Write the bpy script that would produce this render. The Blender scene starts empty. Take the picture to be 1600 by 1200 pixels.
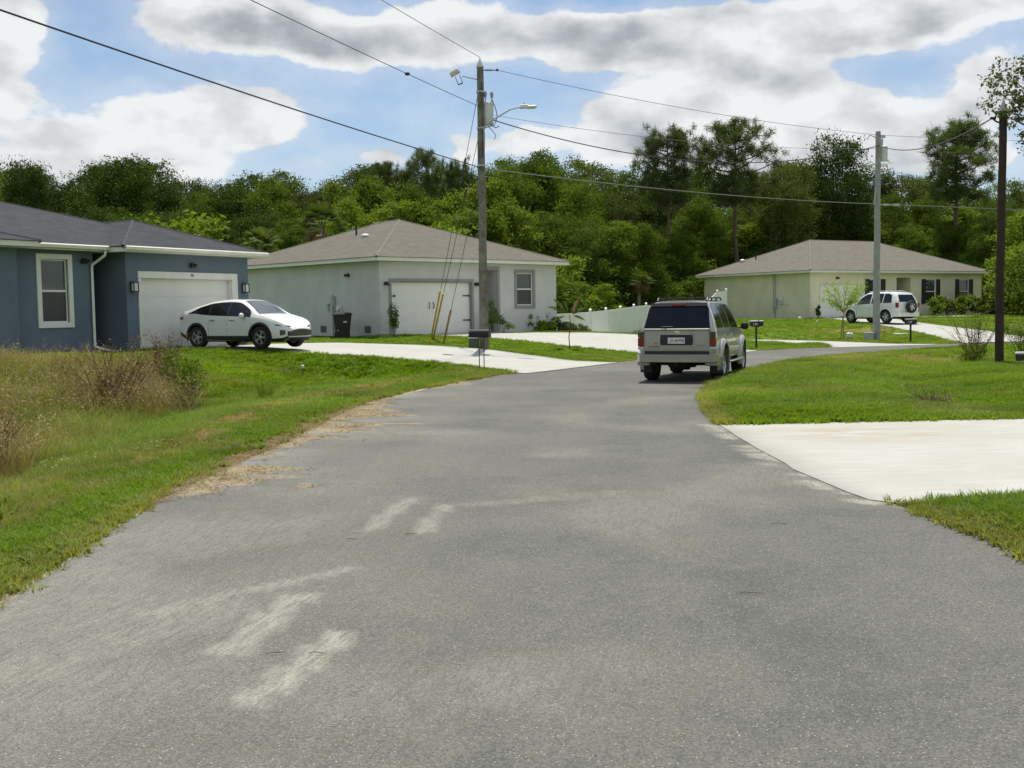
import bpy, bmesh, math, random
import numpy as np
from mathutils import Vector, Matrix
from mathutils.geometry import tessellate_polygon

PI = math.pi
rad = math.radians
S = bpy.context.scene
COL = S.collection
rng = np.random.default_rng(7)
random.seed(5)

# ------------------------------------------------------------------ camera
cam = bpy.data.cameras.new('camera')
camo = bpy.data.objects.new('camera', cam)
COL.objects.link(camo)
S.camera = camo
cam.sensor_width = 36.0
cam.lens = 38.25
cam.clip_start = 0.1
cam.clip_end = 3000
camo.location = (0, 0, 1.7)
pitch, roll = math.atan(118 / 1700), 0.014
camo.matrix_world = (Matrix.Translation((0, 0, 1.7)) @ Matrix.Rotation(PI / 2 - pitch, 4, 'X')
                     @ Matrix.Rotation(-roll, 4, 'Z'))

# ------------------------------------------------------------------ sun, sky, exposure
SUN_EL, SUN_AZ = rad(71), rad(4)           # azimuth clockwise from +Y (high, almost straight ahead)
sl = bpy.data.lights.new('sun', 'SUN')
sl.energy = 4.4
sl.angle = rad(0.5)
sl.color = (1.0, 0.965, 0.87)
so = bpy.data.objects.new('sun', sl)
COL.objects.link(so)
sdir = Vector((math.sin(SUN_AZ) * math.cos(SUN_EL), math.cos(SUN_AZ) * math.cos(SUN_EL), math.sin(SUN_EL)))
so.rotation_euler = sdir.to_track_quat('Z', 'Y').to_euler()
so.location = sdir * 60
S.view_settings.view_transform = 'Standard'
S.view_settings.look = 'None'
S.view_settings.exposure = 0.16
S.view_settings.gamma = 1.0
S.view_settings.use_curve_mapping = False
S.cycles.max_bounces = 6
S.cycles.transparent_max_bounces = 6
S.cycles.diffuse_bounces = 3
S.cycles.glossy_bounces = 3

W = bpy.data.worlds.new('World')
S.world = W
W.use_nodes = True


class NT:
    """small helper for node graphs"""
    def __init__(s, tree):
        s.t = tree
        s.n = tree.nodes
        s.l = tree.links

    def node(s, typ, **kw):
        n = s.n.new(typ)
        for k, v in kw.items():
            setattr(n, k, v)
        return n

    def put(s, sock, v):
        if v is None:
            return
        if isinstance(v, bpy.types.NodeSocket):
            s.l.new(v, sock)
        else:
            if isinstance(v, (tuple, list)) and len(v) == 3 and sock.type == 'RGBA':
                v = (*v, 1)
            sock.default_value = v

    def m(s, op, a, b=None, c=None, clamp=False):
        n = s.node('ShaderNodeMath', operation=op, use_clamp=clamp)
        s.put(n.inputs[0], a)
        s.put(n.inputs[1], b)
        if c is not None:
            s.put(n.inputs[2], c)
        return n.outputs[0]

    def v(s, op, a, b=None, c=None, scale=None):
        n = s.node('ShaderNodeVectorMath', operation=op)
        s.put(n.inputs[0], a)
        s.put(n.inputs[1], b)
        if c is not None:
            s.put(n.inputs[2], c)
        if scale is not None:
            s.put(n.inputs['Scale'], scale)
        return n.outputs['Value'] if op in ('DOT_PRODUCT', 'LENGTH') else n.outputs[0]

    def mix(s, f, a, b, blend='MIX'):
        n = s.node('ShaderNodeMix', data_type='RGBA', blend_type=blend)
        n.clamp_factor = True
        s.put(n.inputs[0], f)
        s.put(n.inputs[6], a)
        s.put(n.inputs[7], b)
        return n.outputs[2]

    def noise(s, vec, scale=5, detail=4, rough=0.55, dist=0, out=0):
        n = s.node('ShaderNodeTexNoise')
        s.put(n.inputs['Vector'], vec)
        n.inputs['Scale'].default_value = scale
        n.inputs['Detail'].default_value = detail
        n.inputs['Roughness'].default_value = rough
        n.inputs['Distortion'].default_value = dist
        return n.outputs[out]

    def ramp(s, f, lo, hi, a=0.0, b=1.0, smooth=True):
        n = s.node('ShaderNodeMapRange')
        n.interpolation_type = 'SMOOTHSTEP' if smooth else 'LINEAR'
        s.put(n.inputs[0], f)
        n.inputs[1].default_value = lo
        n.inputs[2].default_value = hi
        n.inputs[3].default_value = a
        n.inputs[4].default_value = b
        return n.outputs[0]

    def attr(s, name, typ='GEOMETRY', out='Fac'):
        n = s.node('ShaderNodeAttribute', attribute_name=name, attribute_type=typ)
        return n.outputs[out]

    def sep(s, vec):
        n = s.node('ShaderNodeSeparateXYZ')
        s.put(n.inputs[0], vec)
        return n.outputs

    def comb(s, x=0, y=0, z=0):
        n = s.node('ShaderNodeCombineXYZ')
        s.put(n.inputs[0], x)
        s.put(n.inputs[1], y)
        s.put(n.inputs[2], z)
        return n.outputs[0]


def build_world():
    W.node_tree.nodes.clear()
    g = NT(W.node_tree)
    out = g.node('ShaderNodeOutputWorld')
    bg = g.node('ShaderNodeBackground')
    g.l.new(bg.outputs[0], out.inputs[0])
    bg.inputs[1].default_value = 0.1
    sky = g.node('ShaderNodeTexSky', sky_type='NISHITA')
    sky.sun_disc = False
    sky.sun_elevation = SUN_EL
    sky.sun_rotation = SUN_AZ
    sky.air_density = 1.0
    sky.dust_density = 0.6
    sky.ozone_density = 2.0
    tc = g.node('ShaderNodeTexCoord').outputs['Generated']
    d = g.v('NORMALIZE', tc)
    x, y, z = g.sep(d)
    az = g.m('MULTIPLY', g.m('ARCTAN2', x, y), 180 / PI)
    el = g.m('MULTIPLY', g.m('ARCSINE', z), 180 / PI)
    p = g.comb(az, el, 0)
    # ragged edges: warp the cloud coordinates with noise taken on the direction
    q = g.v('MULTIPLY', d, (1.0, 1.0, 1.7))
    warp = g.noise(q, 11, 3, 0.55, out=1)
    warp = g.v('MULTIPLY', g.v('SUBTRACT', warp, (0.5, 0.5, 0.5)), (3.6, 2.2, 0.0))
    pw = g.v('ADD', p, warp)
    # azimuth, elevation, widths (degrees), density, darkness of the base
    clouds = [(-24.0, 13.1, 2.06, 2.31, 1.00, 0.25), (-26.3, 10.9, 3.44, 2.72, 1.00, 0.30), (-20.5, 8.5, 5.19, 2.37, 1.00, 0.12), (-15.1, 9.6, 4.80, 2.02, 1.00, 0.00), (-12.2, 9.5, 2.44, 1.32, 0.90, 0.00), (-21.7, 6.8, 5.13, 1.57, 1.00, 0.30), (-16.4, 7.1, 2.85, 0.91, 0.70, 0.10), (-14.0, 14.3, 6.12, 1.80, 1.10, 0.75), (-10.5, 13.6, 5.26, 1.49, 1.00, 0.70), (-6.3, 13.4, 4.68, 1.51, 1.00, 0.25), (-3.0, 14.1, 4.37, 1.51, 1.00, 0.10), (-7.7, 12.3, 2.66, 0.84, 0.60, 0.00), (2.9, 14.2, 5.38, 1.35, 1.00, 0.60), (6.8, 13.8, 5.67, 1.41, 1.00, 0.65), (11.7, 13.7, 5.88, 1.49, 1.00, 0.15), (16.3, 13.2, 6.02, 1.46, 1.10, 0.60), (21.6, 13.7, 4.53, 0.88, 1.00, 0.50), (5.2, 12.6, 4.02, 0.84, 0.80, 0.10), (5.5, 9.6, 2.68, 2.18, 1.00, 0.10), (9.4, 10.1, 3.30, 2.16, 1.00, 0.05), (12.6, 8.9, 5.20, 2.63, 1.00, 0.30), (17.3, 8.9, 3.77, 1.93, 1.00, 0.05), (20.3, 7.8, 3.68, 1.90, 1.00, 0.10), (6.8, 8.2, 5.00, 1.51, 1.00, 0.35), (14.8, 11.2, 2.24, 1.14, 0.70, 0.00), (11.7, 11.7, 3.27, 0.99, 0.70, 0.10), (23.5, 10.8, 2.37, 1.70, 1.10, 0.05), (23.9, 9.3, 2.50, 1.54, 1.00, 0.45), (22.3, 7.1, 3.00, 1.25, 0.70, 0.10), (17.9, 7.1, 7.82, 0.96, 0.80, 0.20), (-6.8, 7.8, 2.00, 0.74, 0.90, 0.00), (-9.7, 7.3, 2.31, 0.47, 0.50, 0.10), (-2.0, 7.8, 1.35, 0.84, 0.90, 0.00), (1.5, 8.9, 1.68, 0.84, 0.70, 0.10), (-0.2, 8.2, 2.02, 0.84, 0.50, 0.00), (19.3, 13.8, 6.18, 1.27, 1.00, 0.50),
              (0, 17.5, 40, 1.2, 0.6, 0.4), (33, 10, 5, 3, 1, .1), (-36, 9, 6, 3, 1, .1)]
    dens = dark = None
    for a, e, rx, ry, dn, dk in clouds:
        k = g.v('MULTIPLY_ADD', pw, (1 / rx, 1 / ry, 0), (-a / rx, -e / ry, 0))
        w = g.m('EXPONENT', g.m('MULTIPLY', g.v('DOT_PRODUCT', k, k), -1.5))
        dens = g.m('MULTIPLY', w, dn) if dens is None else g.m('MULTIPLY_ADD', w, dn, dens)
        dark = g.m('MULTIPLY', w, dk) if dark is None else g.m('MULTIPLY_ADD', w, dk, dark)
    # the rest of the sky, out of the picture: broken cumulus of the same kind
    zz = g.m('ADD', g.m('MAXIMUM', z, 0.0), 0.22)
    cp = g.v('DIVIDE', d, g.comb(zz, zz, zz))
    gen = g.noise(cp, 1.1, 5, 0.55)
    side = g.ramp(g.m('ABSOLUTE', az), 27, 36)
    high = g.ramp(el, 15.5, 21)
    outw = g.m('MAXIMUM', side, high)
    gd = g.m('MULTIPLY', g.ramp(gen, 0.40, 0.62, 0, 1.3), outw)
    dens = g.m('ADD', dens, gd)
    dark = g.m('MULTIPLY_ADD', gd, 0.35, dark)
    f1 = g.noise(q, 13, 9, 0.60)
    f2 = g.noise(g.v('ADD', q, (0.0, 0.0, 0.04)), 10, 5, 0.52)
    f1s = g.noise(q, 10, 5, 0.52)
    big = g.noise(q, 6, 3, 0.5)
    F = g.m('ADD', g.m('MINIMUM', dens, 1.3), g.m('MULTIPLY', g.m('SUBTRACT', f1, 0.5), 1.7))
    mask = g.ramp(F, 0.38, 0.72)
    thin = g.ramp(F, -0.2, 0.5, 0, 0.30)
    mask = g.m('MAXIMUM', mask, thin)
    relief = g.m('MULTIPLY', g.m('SUBTRACT', f1s, f2), 2.6)
    core = g.ramp(F, 0.7, 1.7)
    dk = g.m('DIVIDE', dark, g.m('MAXIMUM', dens, 0.6))
    shade = g.m('MULTIPLY', dk, g.m('ADD', g.m('MULTIPLY', core, 0.95), 0.35))
    shade = g.m('SUBTRACT', shade, relief)
    shade = g.m('ADD', shade, g.m('MULTIPLY', g.m('SUBTRACT', big, 0.5), 0.7))
    shade = g.m('ADD', shade, g.m('MULTIPLY', core, 0.14))
    shade = g.m('ADD', shade, 0.03, clamp=True)
    cc = g.mix(shade, (7.8, 8.0, 8.05), (3.5, 3.8, 4.15))
    tint = g.mix(g.ramp(el, 0, 22, .28, .06), g.mix(1.0, sky.outputs[0], SKYTINT, 'MULTIPLY'), (5.2, 5.9, 6.6))
    g.put(bg.inputs[0], g.mix(mask, tint, cc))


SKYTINT = (0.96, 1.02, 1.08)
build_world()


# ------------------------------------------------------------------ objects and meshes
def tag(o, label=None, cat=None, group=None, kind=None):
    if label:
        o['label'] = label
    if cat:
        o['category'] = cat
    if group:
        o['group'] = group
    if kind:
        o['kind'] = kind
    return o


def thing(name, label, cat, loc=(0, 0, 0), rotz=0.0, group=None):
    o = bpy.data.objects.new(name, None)
    COL.objects.link(o)
    o.empty_display_size = 0.2
    o.location = loc
    o.rotation_euler = (0, 0, rotz)
    return tag(o, label, cat, group)


class MB:
    def __init__(s):
        s.v = []
        s.f = []
        s.mi = []
        s.cur = 0

    def add(s, vs, fs):
        n = len(s.v)
        s.v += [tuple(p) for p in vs]
        for f in fs:
            s.f.append(tuple(i + n for i in f))
            s.mi.append(s.cur)
        return s

    def box(s, x0, x1, y0, y1, z0, z1, M=None):
        vs = [(x, y, z) for z in (z0, z1) for y in (y0, y1) for x in (x0, x1)]
        if M is not None:
            vs = [tuple(M @ Vector(p)) for p in vs]
        return s.add(vs, [(0, 2, 3, 1), (4, 5, 7, 6), (0, 1, 5, 4), (2, 6, 7, 3), (0, 4, 6, 2), (1, 3, 7, 5)])

    def cbox(s, c, d, M=None):
        return s.box(c[0] - d[0] / 2, c[0] + d[0] / 2, c[1] - d[1] / 2, c[1] + d[1] / 2, c[2] - d[2] / 2, c[2] + d[2] / 2, M)

    def bbox(s, x0, x1, y0, y1, z0, z1, b=0.01, M=None):
        """box with chamfered vertical and top edges"""
        def ring(i, z):
            a = [(x0 + i, y0 + i + b), (x0 + i + b, y0 + i), (x1 - i - b, y0 + i), (x1 - i, y0 + i + b),
                 (x1 - i, y1 - i - b), (x1 - i - b, y1 - i), (x0 + i + b, y1 - i), (x0 + i, y1 - i - b)]
            return [(p[0], p[1], z) for p in a]
        vs = ring(b, z0) + ring(0, z0 + b) + ring(0, z1 - b) + ring(b, z1)
        if M is not None:
            vs = [tuple(M @ Vector(p)) for p in vs]
        fs = [tuple(range(7, -1, -1)), tuple(range(24, 32))]
        for k in range(3):
            for i in range(8):
                j = (i + 1) % 8
                fs.append((k * 8 + i, k * 8 + j, k * 8 + 8 + j, k * 8 + 8 + i))
        return s.add(vs, fs)

    def tube(s, pts, r, n=8, caps=True):
        pts = [Vector(p) for p in pts]
        rs = r if isinstance(r, (list, tuple)) else [r] * len(pts)
        vs, fs = [], []
        up = None
        for i, p in enumerate(pts):
            t = (pts[min(i + 1, len(pts) - 1)] - pts[max(i - 1, 0)]).normalized()
            if up is None:
                up = Vector((0, 0, 1)) if abs(t.z) < 0.9 else Vector((1, 0, 0))
            a = t.cross(up).normalized()
            b = a.cross(t).normalized()
            up = b
            for k in range(n):
                w = 2 * PI * k / n
                vs.append(p + (a * math.cos(w) + b * math.sin(w)) * rs[i])
        for i in range(len(pts) - 1):
            for k in range(n):
                j = (k + 1) % n
                fs.append((i * n + k, i * n + j, (i + 1) * n + j, (i + 1) * n + k))
        if caps:
            fs.append(tuple(range(n - 1, -1, -1)))
            fs.append(tuple((len(pts) - 1) * n + k for k in range(n)))
        return s.add(vs, fs)

    def lathe(s, prof, M=None, n=24, closed=False):
        """prof: (r, z) list turned about z"""
        vs, fs = [], []
        for r, z in prof:
            for k in range(n):
                w = 2 * PI * k / n
                vs.append((r * math.cos(w), r * math.sin(w), z))
        if M is not None:
            vs = [tuple(M @ Vector(p)) for p in vs]
        m = len(prof)
        for i in range(m - 1 + (1 if closed else 0)):
            i2 = (i + 1) % m
            for k in range(n):
                j = (k + 1) % n
                fs.append((i * n + k, i * n + j, i2 * n + j, i2 * n + k))
        if not closed:
            fs.append(tuple(range(n - 1, -1, -1)))
            fs.append(tuple((m - 1) * n + k for k in range(n)))
        return s.add(vs, fs)

    def prism(s, poly, h0, h1, M=None):
        """poly in xy extruded z h0..h1"""
        n = len(poly)
        vs = [(x, y, h0) for x, y in poly] + [(x, y, h1) for x, y in poly]
        if M is not None:
            vs = [tuple(M @ Vector(p)) for p in vs]
        fs = []
        for t in tessellate_polygon([[Vector((x, y, 0)) for x, y in poly]]):
            fs.append((t[0], t[1], t[2]))
            fs.append((t[2] + n, t[1] + n, t[0] + n))
        for i in range(n):
            j = (i + 1) % n
            fs.append((i, j, j + n, i + n))
        return s.add(vs, fs)

    def build(s, name, mats, parent=None, smooth=None, label=None, fix=True):
        me = bpy.data.meshes.new(name)
        me.from_pydata(s.v, [], s.f)
        if not isinstance(mats, (list, tuple)):
            mats = [mats]
        for m in mats:
            me.materials.append(m)
        if len(mats) > 1:
            me.polygons.foreach_set('material_index', s.mi)
        if fix:
            bm = bmesh.new()
            bm.from_mesh(me)
            bmesh.ops.recalc_face_normals(bm, faces=bm.faces)
            bm.to_mesh(me)
            bm.free()
        if smooth is not None:
            me.polygons.foreach_set('use_smooth', [True] * len(me.polygons))
            me.set_sharp_from_angle(angle=rad(smooth))
        o = bpy.data.objects.new(name, me)
        COL.objects.link(o)
        o.parent = parent
        if label:
            o['label'] = label
        return o


def link(name, me, parent=None, loc=None, rot=None, scale=None):
    o = bpy.data.objects.new(name, me)
    COL.objects.link(o)
    o.parent = parent
    if loc is not None:
        o.location = loc
    if rot is not None:
        o.rotation_euler = rot
    if scale is not None:
        o.scale = scale
    return o


def copy_tree(o, parent=None):
    kids = [c for c in bpy.data.objects if c.parent == o]
    c = o.copy()
    COL.objects.link(c)
    c.parent = parent
    for k in kids:
        copy_tree(k, c)
    return c


def np_mesh(name, V, F, mats=(), attrs=None, smooth=False):
    """fast mesh from numpy: V (n,3), F (m,k) equal-sized faces; attrs name -> (domain, array)"""
    me = bpy.data.meshes.new(name)
    V = np.asarray(V, np.float32)
    F = np.asarray(F, np.int32)
    k = F.shape[1]
    me.vertices.add(len(V))
    me.vertices.foreach_set('co', V.ravel())
    me.loops.add(F.size)
    me.loops.foreach_set('vertex_index', F.ravel())
    me.polygons.add(len(F))
    me.polygons.foreach_set('loop_start', np.arange(0, F.size, k, dtype=np.int32))
    me.polygons.foreach_set('loop_total', np.full(len(F), k, np.int32))
    if smooth:
        me.polygons.foreach_set('use_smooth', np.ones(len(F), bool))
    for m in mats:
        me.materials.append(m)
    me.update(calc_edges=True)
    for n, (dom, arr) in (attrs or {}).items():
        a = me.attributes.new(n, 'FLOAT', dom)
        a.data.foreach_set('value', np.asarray(arr, np.float32).ravel())
    return me


def text_mesh(txt, size, depth=0.002):
    c = bpy.data.curves.new('text', 'FONT')
    c.body = txt
    c.size = size
    c.extrude = depth
    c.align_x = 'CENTER'
    c.align_y = 'CENTER'
    c.resolution_u = 2
    o = bpy.data.objects.new('text', c)
    COL.objects.link(o)
    dg = bpy.context.evaluated_depsgraph_get()
    dg.update()
    me = bpy.data.meshes.new_from_object(o.evaluated_get(dg))
    bpy.data.objects.remove(o)
    return me


# ------------------------------------------------------------------ materials
def mat(name, col=(0.5, 0.5, 0.5), rough=0.6, metal=0.0, spec=0.5, var=0.0, vscale=3.0, bump=0.0, bscale=60.0, coat=0.0, grime=None):
    m = bpy.data.materials.new(name)
    m.use_nodes = True
    g = NT(m.node_tree)
    b = g.n['Principled BSDF']
    b.inputs['Base Color'].default_value = (*col, 1)
    b.inputs['Roughness'].default_value = rough
    b.inputs['Metallic'].default_value = metal
    b.inputs['Specular IOR Level'].default_value = spec
    b.inputs['Coat Weight'].default_value = coat
    b.inputs['Coat Roughness'].default_value = 0.04
    oc = g.node('ShaderNodeTexCoord').outputs['Object']
    if var:
        n1 = g.noise(oc, vscale, 5, 0.6)
        f = g.ramp(n1, 0.3, 0.7, 1 - var, 1 + var)
        c = g.v('SCALE', col, scale=f)
        if grime:
            n2 = g.noise(g.v('MULTIPLY', oc, (1, 1, 0.35)), vscale * 0.7, 6, 0.65)
            c = g.mix(g.ramp(n2, 0.5, 0.8, 0, 0.35), c, grime)
        g.put(b.inputs['Base Color'], c)
    if bump:
        n = g.node('ShaderNodeBump')
        n.inputs['Strength'].default_value = bump
        n.inputs['Distance'].default_value = 0.01
        g.put(n.inputs['Height'], g.noise(oc, bscale, 3, 0.6))
        g.l.new(n.outputs[0], b.inputs['Normal'])
    return m


def stucco(name, col):
    return mat(name, col, 0.9, spec=0.2, var=0.07, vscale=0.9, bump=0.5, bscale=45, grime=tuple(c * 0.8 for c in col))


def shingle(name, c1, c2, c3):
    m = bpy.data.materials.new(name)
    m.use_nodes = True
    g = NT(m.node_tree)
    b = g.n['Principled BSDF']
    oc = g.node('ShaderNodeTexCoord').outputs['Object']
    x, y, z = g.sep(oc)
    # courses follow the height on the slope; tabs run along the eave
    along = g.m('ADD', x, y)
    course = g.m('MULTIPLY', z, 18.0)
    fl = g.m('FLOOR', course)
    fr = g.m('SUBTRACT', course, fl)
    tab = g.m('FLOOR', g.m('ADD', g.m('MULTIPLY', along, 3.2), g.m('MULTIPLY', fl, 0.37)))
    wn = g.node('ShaderNodeTexWhiteNoise', noise_dimensions='2D')
    g.put(wn.inputs['Vector'], g.comb(tab, fl, 0))
    n1 = g.noise(oc, 1.3, 4, 0.6)
    n2 = g.noise(oc, 26, 3, 0.7)
    c = g.mix(wn.outputs[0], c1, c2)
    c = g.mix(g.ramp(n2, 0.35, 0.7), c, c3)
    c = g.mix(g.ramp(n1, 0.35, 0.7, 0, 0.35), c, tuple(v * 0.82 for v in c1))
    edge = g.ramp(fr, 0.0, 0.2, 0.6, 1.0)
    c = g.v('SCALE', c, scale=edge)
    g.put(b.inputs['Base Color'], c)
    b.inputs['Roughness'].default_value = 0.95
    b.inputs['Specular IOR Level'].default_value = 0.15
    bp = g.node('ShaderNodeBump')
    bp.inputs['Strength'].default_value = 0.6
    bp.inputs['Distance'].default_value = 0.02
    g.put(bp.inputs['Height'], g.m('ADD', fr, g.m('MULTIPLY', wn.outputs[0], 0.5)))
    g.l.new(bp.outputs[0], b.inputs['Normal'])
    return m


def leaf_mat(name, c1, c2, transl=0.45, obj_var=0.35, spec=0.12, rough=0.6, inst=False):
    """leaf colour varies by clump (attribute 'cl') and by tree"""
    m = bpy.data.materials.new(name)
    m.use_nodes = True
    g = NT(m.node_tree)
    b = g.n['Principled BSDF']
    out = [n for n in g.n if n.type == 'OUTPUT_MATERIAL'][0]
    f = g.attr('cl')
    c = g.mix(f, c1, c2)
    if inst:
        t = g.attr('tint', 'INSTANCER')
        c = g.mix(g.ramp(t, 0.0, 1.0, 0, 1, False), c, (0.34, 0.28, 0.12))
        r = g.attr('shade', 'INSTANCER')
        c = g.v('SCALE', c, scale=g.ramp(r, 0, 1, 0.65, 1.35, False))
    else:
        oi = g.node('ShaderNodeObjectInfo').outputs['Random']
        c = g.v('SCALE', c, scale=g.ramp(oi, 0, 1, 1 - obj_var, 1 + obj_var, False))
    g.put(b.inputs['Base Color'], c)
    b.inputs['Roughness'].default_value = rough
    b.inputs['Specular IOR Level'].default_value = spec
    tr = g.node('ShaderNodeBsdfTranslucent')
    g.put(tr.inputs[0], g.v('MULTIPLY', c, (1.25, 1.15, 0.55)))
    mx = g.node('ShaderNodeMixShader')
    mx.inputs[0].default_value = transl
    g.l.new(b.outputs[0], mx.inputs[1])
    g.l.new(tr.outputs[0], mx.inputs[2])
    g.l.new(mx.outputs[0], out.inputs[0])
    return m


M = {}
M['white_trim'] = mat('white_trim', (0.80, 0.80, 0.76), 0.45, var=0.05)
M['fascia_cream'] = mat('fascia_cream', (0.76, 0.76, 0.66), 0.45, var=0.05)
M['soffit'] = mat('soffit', (0.66, 0.66, 0.6), 0.7)
M['blue_stucco'] = stucco('blue_stucco', (0.150, 0.195, 0.245))
M['pale_stucco'] = stucco('pale_stucco', (0.60, 0.60, 0.575))
M['cream_stucco'] = stucco('cream_stucco', (0.72, 0.68, 0.50))
M['grey_trim'] = mat('grey_trim', (0.27, 0.29, 0.28), 0.7, var=0.05)
M['door_white'] = mat('door_white', (0.80, 0.80, 0.75), 0.45, var=0.03)
M['dark_roof'] = shingle('dark_shingle', (0.055, 0.058, 0.066), (0.085, 0.088, 0.098), (0.045, 0.048, 0.055))
M['brown_roof'] = shingle('brown_shingle', (0.165, 0.148, 0.120), (0.225, 0.205, 0.17), (0.115, 0.103, 0.085))
M['brown_roof2'] = shingle('grey_brown_shingle', (0.180, 0.166, 0.135), (0.24, 0.222, 0.182), (0.13, 0.12, 0.098))
M['brown_cap'] = mat('brown_cap', (0.215, 0.195, 0.16), 0.95, var=0.15, vscale=8)
M['dark_cap'] = mat('dark_cap', (0.070, 0.073, 0.082), 0.95, var=0.15, vscale=8)
M['black_metal'] = mat('black_metal', (0.015, 0.015, 0.016), 0.45)
M['black_plastic'] = mat('black_plastic', (0.018, 0.02, 0.019), 0.55, var=0.2)
M['shutter'] = mat('shutter', (0.02, 0.02, 0.022), 0.6)
M['vinyl'] = mat('vinyl', (0.80, 0.81, 0.78), 0.4, var=0.04)
M['galv'] = mat('galvanised', (0.42, 0.44, 0.45), 0.45, 0.6, var=0.1)
M['grey_paint'] = mat('grey_paint', (0.40, 0.42, 0.40), 0.5, var=0.08)
M['light_grey'] = mat('light_grey', (0.62, 0.63, 0.60), 0.5, var=0.06)
M['lamp_glass'] = mat('lamp_glass', (0.7, 0.7, 0.66), 0.25)
M['wood_pole'] = mat('wood_pole', (0.17, 0.16, 0.12), 0.9, var=0.35, vscale=5, bump=0.6, bscale=20)
M['dark_pole'] = mat('dark_pole', (0.045, 0.025, 0.018), 0.8, var=0.35, vscale=5, bump=0.6, bscale=20)
M['concrete_pole'] = mat('concrete_pole', (0.30, 0.31, 0.29), 0.85, var=0.15, vscale=4)
M['wire'] = mat('wire', (0.035, 0.036, 0.038), 0.5)
M['alu_wire'] = mat('alu_wire', (0.17, 0.175, 0.17), 0.6, 0.2)
M['yellow_guard'] = mat('yellow_guard', (0.62, 0.40, 0.03), 0.5, var=0.1)
M['old_guard'] = mat('old_guard', (0.30, 0.17, 0.07), 0.7, var=0.3)
M['porcelain'] = mat('porcelain', (0.35, 0.36, 0.36), 0.3)


def glass_mat(name, col, rough=0.03):
    m = mat(name, col, rough, spec=0.9)
    return m


M['window_glass'] = glass_mat('window_glass', (0.03, 0.045, 0.035))
M['window_glass_low'] = glass_mat('window_screen', (0.012, 0.014, 0.010), 0.35)
# ================================================================== terrain
def resample(pts, step):
    P = np.array(pts, float)
    out = []
    for i in range(len(P) - 1):
        p0, p1, p2, p3 = P[max(i - 1, 0)], P[i], P[i + 1], P[min(i + 2, len(P) - 1)]
        L = np.linalg.norm(p2 - p1)
        n = max(1, int(L / step))
        for k in range(n):
            t = k / n
            if L > 15:
                out.append(p1 * (1 - t) + p2 * t)
                continue
            out.append(0.5 * ((2 * p1) + (-p0 + p2) * t + (2 * p0 - 5 * p1 + 4 * p2 - p3) * t * t + (-p0 + 3 * p1 - 3 * p2 + p3) * t ** 3))
    out.append(P[-1])
    return np.array(out)


LE = resample([(-3.1, -30), (-3.1, 0), (-3.04, 6.3), (-3.18, 8.6), (-3.15, 11.4), (-2.95, 14.2), (-2.74, 19.3), (-2.0, 22.6), (-.78, 26.45), (.09, 28.3), (2.87, 32.85), (4.3, 34.9), (8.75, 40.1), (12.77, 42.9), (16.8, 44.3), (22, 45.6), (40, 48), (90, 52)], 0.5)
RE = resample([(3.4, -30), (3.4, 5), (3.42, 7.2), (3.31, 8.4), (3.2, 9.3), (3.02, 11.1), (3.0, 15.4), (3.2, 17.8), (3.59, 20.3), (4.38, 23.6), (5.53, 26.8), (7.06, 29.9), (8.97, 33.1), (10.84, 35.0), (12.5, 36.6), (14.56, 38.6), (17.3, 40.4), (22, 41.6), (40, 44), (90, 48)], 0.5)
ROAD = np.vstack([LE, RE[::-1]])


def dist_poly(x, y, P, closed=True):
    x = np.asarray(x, float).ravel()
    y = np.asarray(y, float).ravel()
    best = np.full(x.shape, 1e9)
    n = len(P)
    for i in range(n if closed else n - 1):
        a, b = P[i], P[(i + 1) % n]
        d = b - a
        L = d @ d + 1e-12
        t = np.clip(((x - a[0]) * d[0] + (y - a[1]) * d[1]) / L, 0, 1)
        best = np.minimum(best, (x - a[0] - t * d[0]) ** 2 + (y - a[1] - t * d[1]) ** 2)
    return np.sqrt(best)


def inside(x, y, P):
    x = np.asarray(x, float).ravel()
    y = np.asarray(y, float).ravel()
    c = np.zeros(x.shape, bool)
    n = len(P)
    for i in range(n):
        a, b = P[i], P[(i + 1) % n]
        cond = (a[1] > y) != (b[1] > y)
        with np.errstate(divide='ignore', invalid='ignore'):
            xi = (b[0] - a[0]) * (y - a[1]) / (b[1] - a[1] + 1e-12) + a[0]
        c ^= cond & (x < xi)
    return c


def sdist(x, y, P):
    P = np.asarray(P, float)
    return dist_poly(x, y, P) * np.where(inside(x, y, P), -1, 1)


def sst(a, b, x):
    t = np.clip((x - a) / (b - a), 0, 1)
    return t * t * (3 - 2 * t)


_g = rng.random((64, 64))


def vnoise(x, y, s=1.0, o=0):
    x = np.asarray(x, float) / s + 17.3 * o + 1000
    y = np.asarray(y, float) / s + 5.7 * o + 1000
    i, j = np.floor(x).astype(int), np.floor(y).astype(int)
    fx, fy = x - i, y - j
    fx, fy = fx * fx * (3 - 2 * fx), fy * fy * (3 - 2 * fy)
    a, b = _g[i % 64, j % 64], _g[(i + 1) % 64, j % 64]
    c, d = _g[i % 64, (j + 1) % 64], _g[(i + 1) % 64, (j + 1) % 64]
    return (a * (1 - fx) + b * fx) * (1 - fy) + (c * (1 - fx) + d * fx) * fy


def fbm(x, y, s=1.0, o=0, n=3):
    t, w, tot = 0, 1, 0
    for k in range(n):
        t = t + vnoise(x, y, s / 2 ** k, o + k) * w
        tot += w
        w *= 0.5
    return t / tot


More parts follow.
